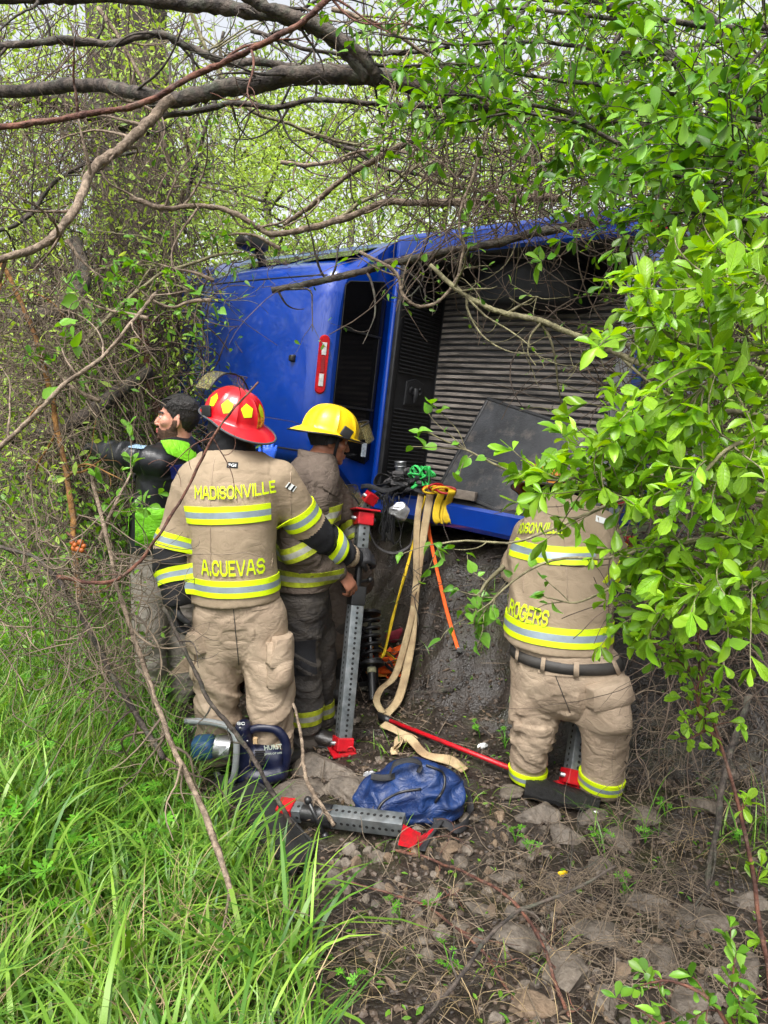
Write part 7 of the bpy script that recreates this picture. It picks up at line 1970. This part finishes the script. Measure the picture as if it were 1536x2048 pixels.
tangle('dark_bramble', 'dark thicket of dead stems filling the bank behind the man', 'bramble', [(-60, 420, 520, 1120, 5.0, 6.6, 1300)], M_DK_V, 33, L=(.4, 1.0), bend=.22, r=(.003, .007))
tangle('roof_debris', 'fine dead twigs and litter lying on the upturned side of the cab', 'debris', [(470, 760, 500, 540, 5.4, 6.2, 150)], M_DK_V, 34, L=(.15, .5), bend=.25, r=(.002, .004))
tangle('cane_thicket', 'thicket of thin interlaced twigs over the tail of the truck', 'thicket', [(820, 1536, 180, 480, 3.2, 4.6, 700), (1290, 1536, 480, 1350, 2.9, 3.6, 600)], M_DK_V, 35, L=(.3, 1.0), bend=.2, r=(.0018, .0045))
def leaf_cloud(name, label, boxes, m, seed, size, kind='far', clump=14):
    rng = np.random.default_rng(seed); P = []
    for (x0, x1, y0, y1, d0, d1, n) in boxes:
        u = rng.uniform(size=(max(1, n // clump), 3)); c = np.array([at(x0 + (x1 - x0) * a, y0 + (y1 - y0) * b, d0 + (d1 - d0) * e) for a, b, e in u])
        P.append(np.repeat(c, clump, 0) + rng.normal(size=(len(c) * clump, 3)) * [.14, .12, .12])
    P = np.vstack(P); n = len(P)
    P[:, 2] = np.maximum(P[:, 2], ground_h(P[:, 0], P[:, 1], False) + .03)
    v, f = scatter(LT[kind], P, rng.normal(size=(n, 3)) + [0, 0, -.3], rng.normal(size=(n, 3)) * .6 + [0, -.35, .8], size * rng.uniform(.5, 1.25, n))
    return stuff(name, v, f, m, None, True, label, 'leaves')
leaf_cloud('vine_leaves', 'fresh green leaves on the climbing vines around the old trunk', [(-60, 420, -40, 560, 5.0, 7.2, 8000), (-60, 120, 540, 1150, 3.2, 4.8, 1300), (120, 420, 540, 800, 5.0, 6.4, 1800)], M_LF3, 91, .046)
leaf_cloud('vine_leaves', 'darker leaves low in the bramble bank', [(-60, 420, 600, 1250, 5.0, 6.5, 3600), (-60, 240, 1000, 1300, 3.4, 4.6, 1300)], M_LF2, 92, .05)
leaf_cloud('thicket_leaves', 'hazy yellow-green leaves of the thicket just behind the truck', [(380, 1000, 150, 520, 7.5, 10, 11000), (700, 1536, -40, 420, 5.5, 9, 7000)], M_LF3, 93, .05)
tangle('dead_straw', 'matted dead straw over the rubble beside the sapling', 'straw', [(960, 1400, 1690, 1900, 2.25, 2.6, 330), (1150, 1536, 1850, 2048, 1.85, 2.2, 180), (740, 900, 1750, 2000, 1.95, 2.4, 90), (1250, 1536, 1350, 1650, 2.8, 3.3, 260)], M_TAN_V, 36, L=(.12, .4), bend=.22, grav=.10, r=(.0008, .0018))
bc = empty('orange_fruit_cluster', at(150, 1090, 2.7)); tag(bc, 'small cluster of round orange galls on the bramble', 'fruit cluster')
M_OFR = mat('orange_fruit', S(150, 78, 26), rough=.5, var=.3, scale=40)
for k, (x, z) in enumerate(((0, 0), (.025, .012), (-.02, .008), (.012, -.022), (.04, -.008), (-.012, -.02), (.032, -.028))): MB().ball((x * .75, .006 * (k % 3), z * .75), .010 + .002 * (k % 2), 10, 8).build('fruit', M_OFR, bc)
MB().tube([(-.03, 0, .05), (.01, .01, .01), (.05, 0, -.05)], .004, 5).build('stalk', M_BK2, bc)

# ------------------------------------------------------------------ trees behind
def tree(label, x, y, h, rad, n, leaf_m, seed, m=M_BK4, lsize=.10, low=.0, lean=0.0, tr=.10, kind='far', group='trees behind the truck'):
    rng = np.random.default_rng(seed); z0 = gz(x, y)
    root = empty('tree', (x, y, z0)); tag(root, label, 'tree', group)
    top = V(lean, rng.normal(0, .2), h); P = spline([V(0, 0, -.2), V(lean * .2 + rng.normal(0, .1), 0, h * .35), V(lean * .6, .1, h * .7), top], 20)
    MB().tube(P, np.linspace(tr, tr * .3, 20), 10, jit=.15, seed=seed).build('trunk', m, root)
    nb = 26; k = rng.integers(4, 20, nb); d = rng.normal(size=(nb, 3)) * [1, 1, .5] + [0, 0, .35]
    W = wander(P[k], d, rng.uniform(.5, 1.1, nb) * rad * 1.2, 12, .10, .0, rng)
    i2 = rng.integers(0, nb, 90); k2 = rng.integers(3, 12, 90); W2 = wander(W[i2, k2], rng.normal(size=(90, 3)) + (W[i2, k2] - W[i2, k2 - 2]) * 3, rng.uniform(.3, .7, 90) * rad * .7, 12, .14, 0, rng)
    v, f = curves_mesh(np.vstack([W, W2]), np.vstack([np.full((nb, 1), tr * .28) * np.linspace(1, .2, 12), np.full((90, 1), tr * .10) * np.linspace(1, .3, 12)]), 5)
    t = link('branches', np_mesh('branches', v, f), root, m); t['kind'] = 'stuff'
    pts = np.vstack([W[:, 4:].reshape(-1, 3), W2[:, 2:].reshape(-1, 3)])
    pos = pts[rng.integers(0, len(pts), n)] + rng.normal(size=(n, 3)) * rad * .11
    if low: 
        m_ = int(n * low); a = rng.uniform(0, 2 * np.pi, m_); q = rad * rng.uniform(.2, 1, m_) ** .6
        pos[:m_] = np.stack([q * np.cos(a), q * np.sin(a), rng.uniform(0, h * .5, m_)], 1)
    v, f = scatter(LT[kind], pos, rng.normal(size=(n, 3)) + [0, 0, -.3], rng.normal(size=(n, 3)) * .7 + [0, -.2, .8], lsize * rng.uniform(.5, 1.2, n))
    t = link('crown', np_mesh('crown', v, f), root, leaf_m); t['kind'] = 'stuff'
    return root
TL = ['yellow-green tree behind the truck', 'dull green tree behind the truck']
tr_ = np.random.default_rng(77)
k = 0
for (xa, xb, ya, yb, cnt, h, rad, n) in ((-6, 6, 9.5, 11.5, 6, 4.6, 1.5, 6500), (-9, 10, 13, 17, 8, 6.6, 2.2, 7500), (-16, 17, 20, 27, 9, 7.6, 3.3, 8000)):
    for i in range(cnt):
        x = xa + (xb - xa) * (i + .5) / cnt + tr_.normal(0, .3); y = tr_.uniform(ya, yb)
        tree(('pale ' if i % 3 == 0 else 'bushy ' if i % 3 == 1 else 'slender ') + TL[k % 2] + (' in the first row' if y < 12 else ' in the second row' if y < 18 else ' in the farthest row'), x, y, h * tr_.uniform(.8, 1.15), rad * tr_.uniform(.85, 1.2), n, [M_LF3, M_LF4][k % 2], 200 + k, lsize=.085 * (y / 10) ** .75, low=.5, lean=tr_.normal(0, .4), tr=.05 + .004 * y, group=['yellow-green trees behind the truck', 'dull green trees behind the truck'][k % 2]); k += 1
tree('small green bush growing against the front of the truck', -1.72, 5.9, 1.7, .6, 4200, M_LF2, 301, lsize=.055, low=.6, tr=.03, group='bushes by the truck')
tree('small green bush growing against the trunk with hanging vines', -2.6, 6.2, 1.9, .8, 2200, M_LF2, 302, lsize=.055, low=.6, tr=.03, group='bushes by the truck')
tree('leafy undergrowth bush on the left behind the bramble', -3.2, 5.0, 1.8, .9, 2200, M_LF2, 303, lsize=.055, low=.6, tr=.03, group='bushes by the truck')
tree('bushy undergrowth at the right beyond the truck bumper', 2.9, 4.6, 2.2, .9, 2600, M_LF2, 304, lsize=.055, low=.6, tr=.04, group='bushes by the truck')
tree('tall leafy tree leaning over the truck tail', 3.6, 6.0, 5.2, 1.7, 3600, M_LF3, 305, lsize=.075, low=.3, lean=-.8, tr=.09, group='trees leaning over the truck')
tree('tall vine-hung tree leaning in from the left', -4.4, 6.6, 6.0, 1.8, 3600, M_LF3, 306, lsize=.075, low=.3, lean=.6, tr=.10, group='trees leaning over the truck')

# ------------------------------------------------------------------ grass, weeds, litter, rocks
def grass_edge(y):
    return np.interp(y, [1.0, 1.9, 2.3, 2.7, 3.2, 3.8, 4.6, 6.0], [-.12, -.22, -.34, -.48, -.92, -1.25, -1.5, -1.9])
def blades(n, xr, yr, cond, L, w, m, seed, name, label, droop=1.0, seg=6, upright=.5):
    rng = np.random.default_rng(seed); x = rng.uniform(*xr, n); y = rng.uniform(yr[0] ** .5, yr[1] ** .5, n) ** 2
    P0 = np.stack([x, y, 0 * x], 1); k = cond(x, y, noise(P0, 2.5, seed, 2), rng); x, y = x[k], y[k]; n = len(x)
    cl = noise(np.stack([x, y, 0 * x], 1), 3.5, seed + 1, 2)
    base = np.stack([x, y, ground_h(x, y) - .01], 1); a = rng.uniform(0, 2 * np.pi, n) ; hd = np.stack([np.cos(a), np.sin(a), 0 * a], 1)
    ln = rng.uniform(*L, n) * (.75 + .5 * sstep(-.4, .5, cl)); t = np.linspace(0, 1, seg)
    lean = rng.uniform(.05, .55, n); dr = rng.uniform(.2, 1.0, n) * droop
    fwd = (lean[:, None] * t + dr[:, None] * .62 * t ** 2.4) * ln[:, None]; up = (t * (1 - .18 * lean[:, None]) - dr[:, None] * .42 * t ** 3) * ln[:, None]
    C_ = base[:, None] + fwd[..., None] * hd[:, None] + up[..., None] * V(0, 0, 1)
    ww = rng.uniform(*w, n)[:, None] * (np.array([.55, .9, 1, .9, .6, .05]) if seg == 6 else np.interp(t, [0, .4, 1], [.6, 1, .05]))
    a2 = a + np.pi / 2 + rng.normal(0, .5, n); sd = np.stack([np.cos(a2), np.sin(a2), 0 * a2], 1)
    G = np.stack([C_ - sd[:, None] * ww[..., None] / 2, C_ + sd[:, None] * ww[..., None] / 2 + V(0, 0, .0)], 2)
    b = (np.arange(n) * seg * 2)[:, None]; i = np.arange(seg - 1)[None] * 2
    q = np.stack([b + i, b + i + 1, b + i + 3, b + i + 2], -1).reshape(-1, 4)
    return stuff(name, G.reshape(-1, 3), q, m, None, True, label, 'grass')
dens = lambda x, y, nz, rng: x < grass_edge(y) + .10 * nz
blades(26000, (-2.9, .25), (1.0, 6.5), dens, (.12, .34), (.0035, .0095), M_GR1, 51, 'grass', 'lush green grass covering the slope in the left foreground')
blades(5000, (-2.9, -.9), (2.6, 5.2), dens, (.28, .55), (.004, .008), M_GR1, 57, 'tall_grass', 'tall fresh grass standing under the bramble')
blades(2200, (-1.5, .1), (1.25, 2.9), lambda x, y, nz, rng: (x < grass_edge(y) + .02) & (nz > -.2), (.22, .42), (.009, .018), M_GR1, 52, 'broad_grass', 'broad long grass blades drooping over the flap and dead stems', droop=1.2)
blades(4200, (-2.6, .3), (1.1, 5.0), dens, (.15, .38), (.002, .004), M_GR2, 53, 'dry_grass', 'dry straw-coloured grass stems mixed into the green')
blades(1500, (-.5, 1.7), (1.5, 4.6), lambda x, y, nz, rng: (nz > .34), (.05, .16), (.003, .006), M_GR1, 54, 'grass_tufts', 'sparse short grass tufts on the churned mud')
blades(1200, (-.2, 1.8), (1.4, 3.2), lambda x, y, nz, rng: (nz > .18), (.08, .22), (.0015, .003), M_GR2, 55, 'straw', 'dead straw lying over the rubble', droop=2.2)
blades(500, (.9, 1.7), (1.8, 3.0), lambda x, y, nz, rng: (nz > .1), (.12, .3), (.004, .008), M_GR1, 56, 'edge_grass', 'drooping grass beside the sapling stem', droop=1.4)

def palmate():
    v, f = [], []
    for k in range(7):
        a = math.radians(-120 + 40 * k); L = 1 - .12 * abs(k - 3); d = V(math.sin(a), math.cos(a), 0); s = V(d[1], -d[0], 0)
        prof = [(0, .02), (.35, .07), (.55, .20), (.62, .09), (.78, .15), (1, .01)]; b = len(v)
        for (t, w) in prof: p_ = d * t * L; v += [tuple(p_ - s * w * L + V(0, 0, .04 * t)), tuple(p_ + s * w * L + V(0, 0, .04 * t))]
        for i in range(len(prof) - 1): f.append((b + 2 * i, b + 2 * i + 1, b + 2 * i + 3, b + 2 * i + 2))
    return np.array(v), np.array(f)
PT = palmate(); pme = np_mesh('leaf', *PT); pme.materials.append(M_WEED)
wr = np.random.default_rng(8)
def weed(px, py, n, h, sz, label, group):
    b = gp(px, py); root = empty('weed_plant', b); tag(root, label, 'weed', group)
    for k in range(n):
        a = wr.uniform(0, 2 * np.pi); ln = h * wr.uniform(.55, 1.1); e = V(math.cos(a) * ln * .5, math.sin(a) * ln * .5, ln)
        P = spline([V(0, 0, 0), V(e[0] * .3, e[1] * .3, ln * .6), e], 8); MB().tube(P, .0018, 4).build('stem', M_WEED, root)
        ob = bpy.data.objects.new('leaf', pme); COL.objects.link(ob); ob.parent = root; ob.location = e
        ob.rotation_euler = (wr.uniform(-.2, .6), wr.uniform(-.4, .4), wr.uniform(0, 6.3)); ob.scale = (sz * wr.uniform(.7, 1.2),) * 3
for px, py in ((60, 1640), (150, 1600), (110, 1740), (190, 1650), (230, 1560), (300, 1560), (180, 1760), (80, 1830), (250, 1700), (330, 1640), (40, 1500), (120, 1480), (210, 1460), (30, 1420), (150, 1400), (90, 1330), (220, 1340), (300, 1470), (380, 1560), (20, 1720), (280, 1800), (140, 1880), (350, 1740)):
    weed(px, py, 6, .24, .048, 'bushy weed with finely cut green leaves in the grass', 'cut-leaved weeds in the grass')
for px, py in ((800, 1850), (860, 1830), (1060, 1720), (1030, 1690), (960, 1480), (1010, 1500), (1200, 1700), (1290, 1690), (1330, 1640), (700, 1990), (900, 1960), (1480, 1700), (1250, 1800)):
    weed(px, py, 5, .09, .026, 'small green seedling weed on the bare mud', 'seedlings on the mud')

def litter(n, cond, seed, tpl, sz, m, name, label, cat, lift=.004, flat=.35):
    rng = np.random.default_rng(seed); x = rng.uniform(-1.6, 2.4, n); y = rng.uniform(1.3, 5.0, n); k = cond(x, y); x, y = x[k], y[k]; n = len(x)
    pos = np.stack([x, y, ground_h(x, y) + lift], 1); d = rng.normal(size=(n, 3)) * [1, 1, flat * .5]; u = rng.normal(size=(n, 3)) * flat + [0, 0, 1]
    v, f = scatter(tpl, pos, d, u, rng.uniform(*sz, n)); return stuff(name, v, f, m, None, False, label, cat)
mudc = lambda x, y: x > grass_edge(y) - .15
_bm = bmesh.new(); bmesh.ops.create_icosphere(_bm, subdivisions=1, radius=.5); _iv = np.array([q.co[:] for q in _bm.verts]); BX = (_iv * (1 + .35 * np.random.default_rng(1).normal(size=(len(_iv), 1))) * [1, .85, .6], np.array([[q.index for q in w.verts] for w in _bm.faces])); _bm.free()
ST = (np.array([[-.014, 0, 0], [.014, 0, 0], [.010, 1, .05], [-.010, 1, .05], [0, .02, .02], [0, .98, .06]]), np.array([[0, 4, 5, 3], [4, 1, 2, 5], [0, 3, 2, 1]]))
litter(9000, mudc, 61, BX, (.005, .032), mat('mud_clod', S(42, 34, 28), rough=.6, col2=S(86, 72, 60), scale=9, bump=.4, island=.35), 'mud_clods', 'small clods and pebbles strewn over the churned mud', 'clods')
litter(2600, mudc, 62, ST, (.03, .18), M_TAN_V, 'twig_litter', 'broken twigs and straw scattered on the mud', 'twigs', lift=.01)
litter(1500, mudc, 63, LT['lance'], (.02, .06), leaf_mat('dead_leaf', S(58, 47, 37), S(104, 86, 66), rough=.7, trans=.1), 'leaf_litter', 'dead brown leaves lying on the mud', 'dead leaves', lift=.008)
litter(1300, mudc, 64, LT['far'], (.015, .04), M_LF2, 'green_litter', 'torn green leaves trodden into the mud', 'leaves', lift=.008)

M_ROCK = mat('concrete_rubble', S(68, 61, 54), rough=.7, col2=S(118, 108, 96), scale=9, bump=1.0, bscale=45, detail=9, dirt=S(50, 40, 32), dirt_amt=.9, dirt_scale=7)
M_ROCK2 = mat('tan_rubble', S(84, 70, 56), rough=.8, col2=S(122, 104, 84), scale=12, bump=.9, bscale=50, detail=9, dirt=S(84, 66, 50), dirt_amt=.6, dirt_scale=8)
def rock(px, py, s, m, label, seed, flat=.42, sink=.44, group=None):
    rng = np.random.default_rng(seed); b = gp(px, py)
    bm = bmesh.new(); bmesh.ops.create_icosphere(bm, subdivisions=4, radius=1)
    P = np.array([v.co[:] for v in bm.verts]); n = rng.normal(size=(11, 3)); n /= np.linalg.norm(n, axis=1)[:, None]; dd = rng.uniform(.5, .9, 11)
    for _ in range(2):
        for a, c in zip(n, dd):
            q = P @ a; P = P - np.where(q > c, q - c, 0)[:, None] * a
    P = P * (1 + .10 * noise(P, 2.5, seed, 3) + .05 * noise(P, 9, seed, 3))[:, None] * [s, s * rng.uniform(.6, .9), s * flat]
    P = P @ rotm('X', rng.uniform(-22, 22)).T @ rotm('Z', rng.uniform(0, 360)).T
    for v, c in zip(bm.verts, P): v.co = c
    me = bpy.data.meshes.new('rock'); bm.to_mesh(me); bm.free(); me.polygons.foreach_set('use_smooth', np.ones(len(me.polygons), bool)); sharp(me, 42)
    o = link('rock', me, None, m); o.location = b + V(0, 0, s * flat * (1 - 2 * sink)); tag(o, label, 'rock', group)
G1 = 'rubble chunks in the foreground'
LR = ['rough grey concrete chunk half sunk in the mud', 'tan stone chunk lying loose on the mud', 'flat concrete slab underfoot beside the struts']
for i, (px, py, s, c) in enumerate(((1130, 1680, .12, 0), (1190, 1640, .10, 0), (1075, 1640, .13, 0), (1240, 1690, .11, 0), (1290, 1640, .10, 0), (1200, 1745, .10, 0), (1130, 1800, .09, 0), (1010, 1760, .08, 0), (960, 1830, .08, 0), (1040, 1880, .12, 0), (1210, 1880, .14, 0), (1130, 1960, .11, 0),
                                    (1300, 1820, .12, 0), (1400, 1850, .14, 0), (1490, 1810, .12, 0), (1330, 1940, .10, 0), (1210, 2010, .10, 0), (1060, 2020, .10, 1), (1480, 1960, .14, 0), (1390, 2020, .12, 0), (1255, 1745, .045, 1), (900, 1700, .06, 1), (880, 1990, .04, 1), (1020, 1590, .09, 0), (935, 1640, .07, 0), (790, 1830, .05, 1), (850, 1890, .05, 0), (740, 1920, .035, 1), (1150, 1590, .07, 0), (1400, 1620, .10, 0), (1460, 1560, .09, 0), (760, 1520, .05, 0))):
    wh = 'below the scraper blade' if py < 1720 and px > 1000 else 'beside the red-stemmed sapling' if px > 1330 else 'under the arching dark cane' if px < 1100 and py > 1780 else 'near the yellow plastic scrap' if py < 1830 and px > 1000 else 'close to the blue bag' if py < 1800 else 'among dead straw'
    sz = 'large ' if s > .11 else 'middling ' if s > .075 else 'small '
    rock(px, py, s * .85, [M_ROCK, M_ROCK2][c], sz + ['grey concrete chunk sunk in mud ', 'tan stone lying loose '][c] + wh, 400 + i, group=[G1, 'loose tan stones'][c])
for i, (px, py, s) in enumerate(((650, 1545, .19), (600, 1605, .17), (700, 1590, .15), (655, 1425, .12), (690, 1440, .10), (620, 1390, .09))):
    rock(px, py, s, M_ROCK, LR[2], 460 + i, flat=.28, sink=.42, group='slabs beside the struts')

# small broken rubble pressed into the mud, too much of it to count
_bm = bmesh.new(); bmesh.ops.create_icosphere(_bm, subdivisions=2, radius=.5); _iv = np.array([q.co[:] for q in _bm.verts]); _if = np.array([[q.index for q in w.verts] for w in _bm.faces]); _bm.free()
for j in range(3):
    rg = np.random.default_rng(500 + j); P = _iv.copy()
    for a, c in zip(rg.normal(size=(9, 3)), rg.uniform(.22, .40, 9)):
        a = a / np.linalg.norm(a); q = P @ a; P = P - np.where(q > c, q - c, 0)[:, None] * a
    litter(900, lambda x, y: (x > -.15 + .12 * np.sin(y * 9)) & (y < 3.1) & (.67 * x + .734 * y < 3.2) & (noise(np.stack([x, y, 0 * x], 1), 2.2, 5) > -.15), 510 + j, (P, _if), (.018, .075), [M_ROCK, M_ROCK2, M_ROCK][j], 'rubble', ['small grey rubble pressed into the mud', 'small tan rubble pressed into the mud', 'fine grey grit pressed into the mud'][j], 'rubble', lift=.002, flat=.5)
tangle('bank_roots', 'torn dark roots showing on the cut earth bank', 'roots', [(780, 1020, 1120, 1340, 4.45, 4.8, 60), (1240, 1500, 1300, 1560, 3.1, 3.6, 90)], M_BK1, 37, L=(.15, .5), bend=.2, grav=.06, r=(.0015, .005))
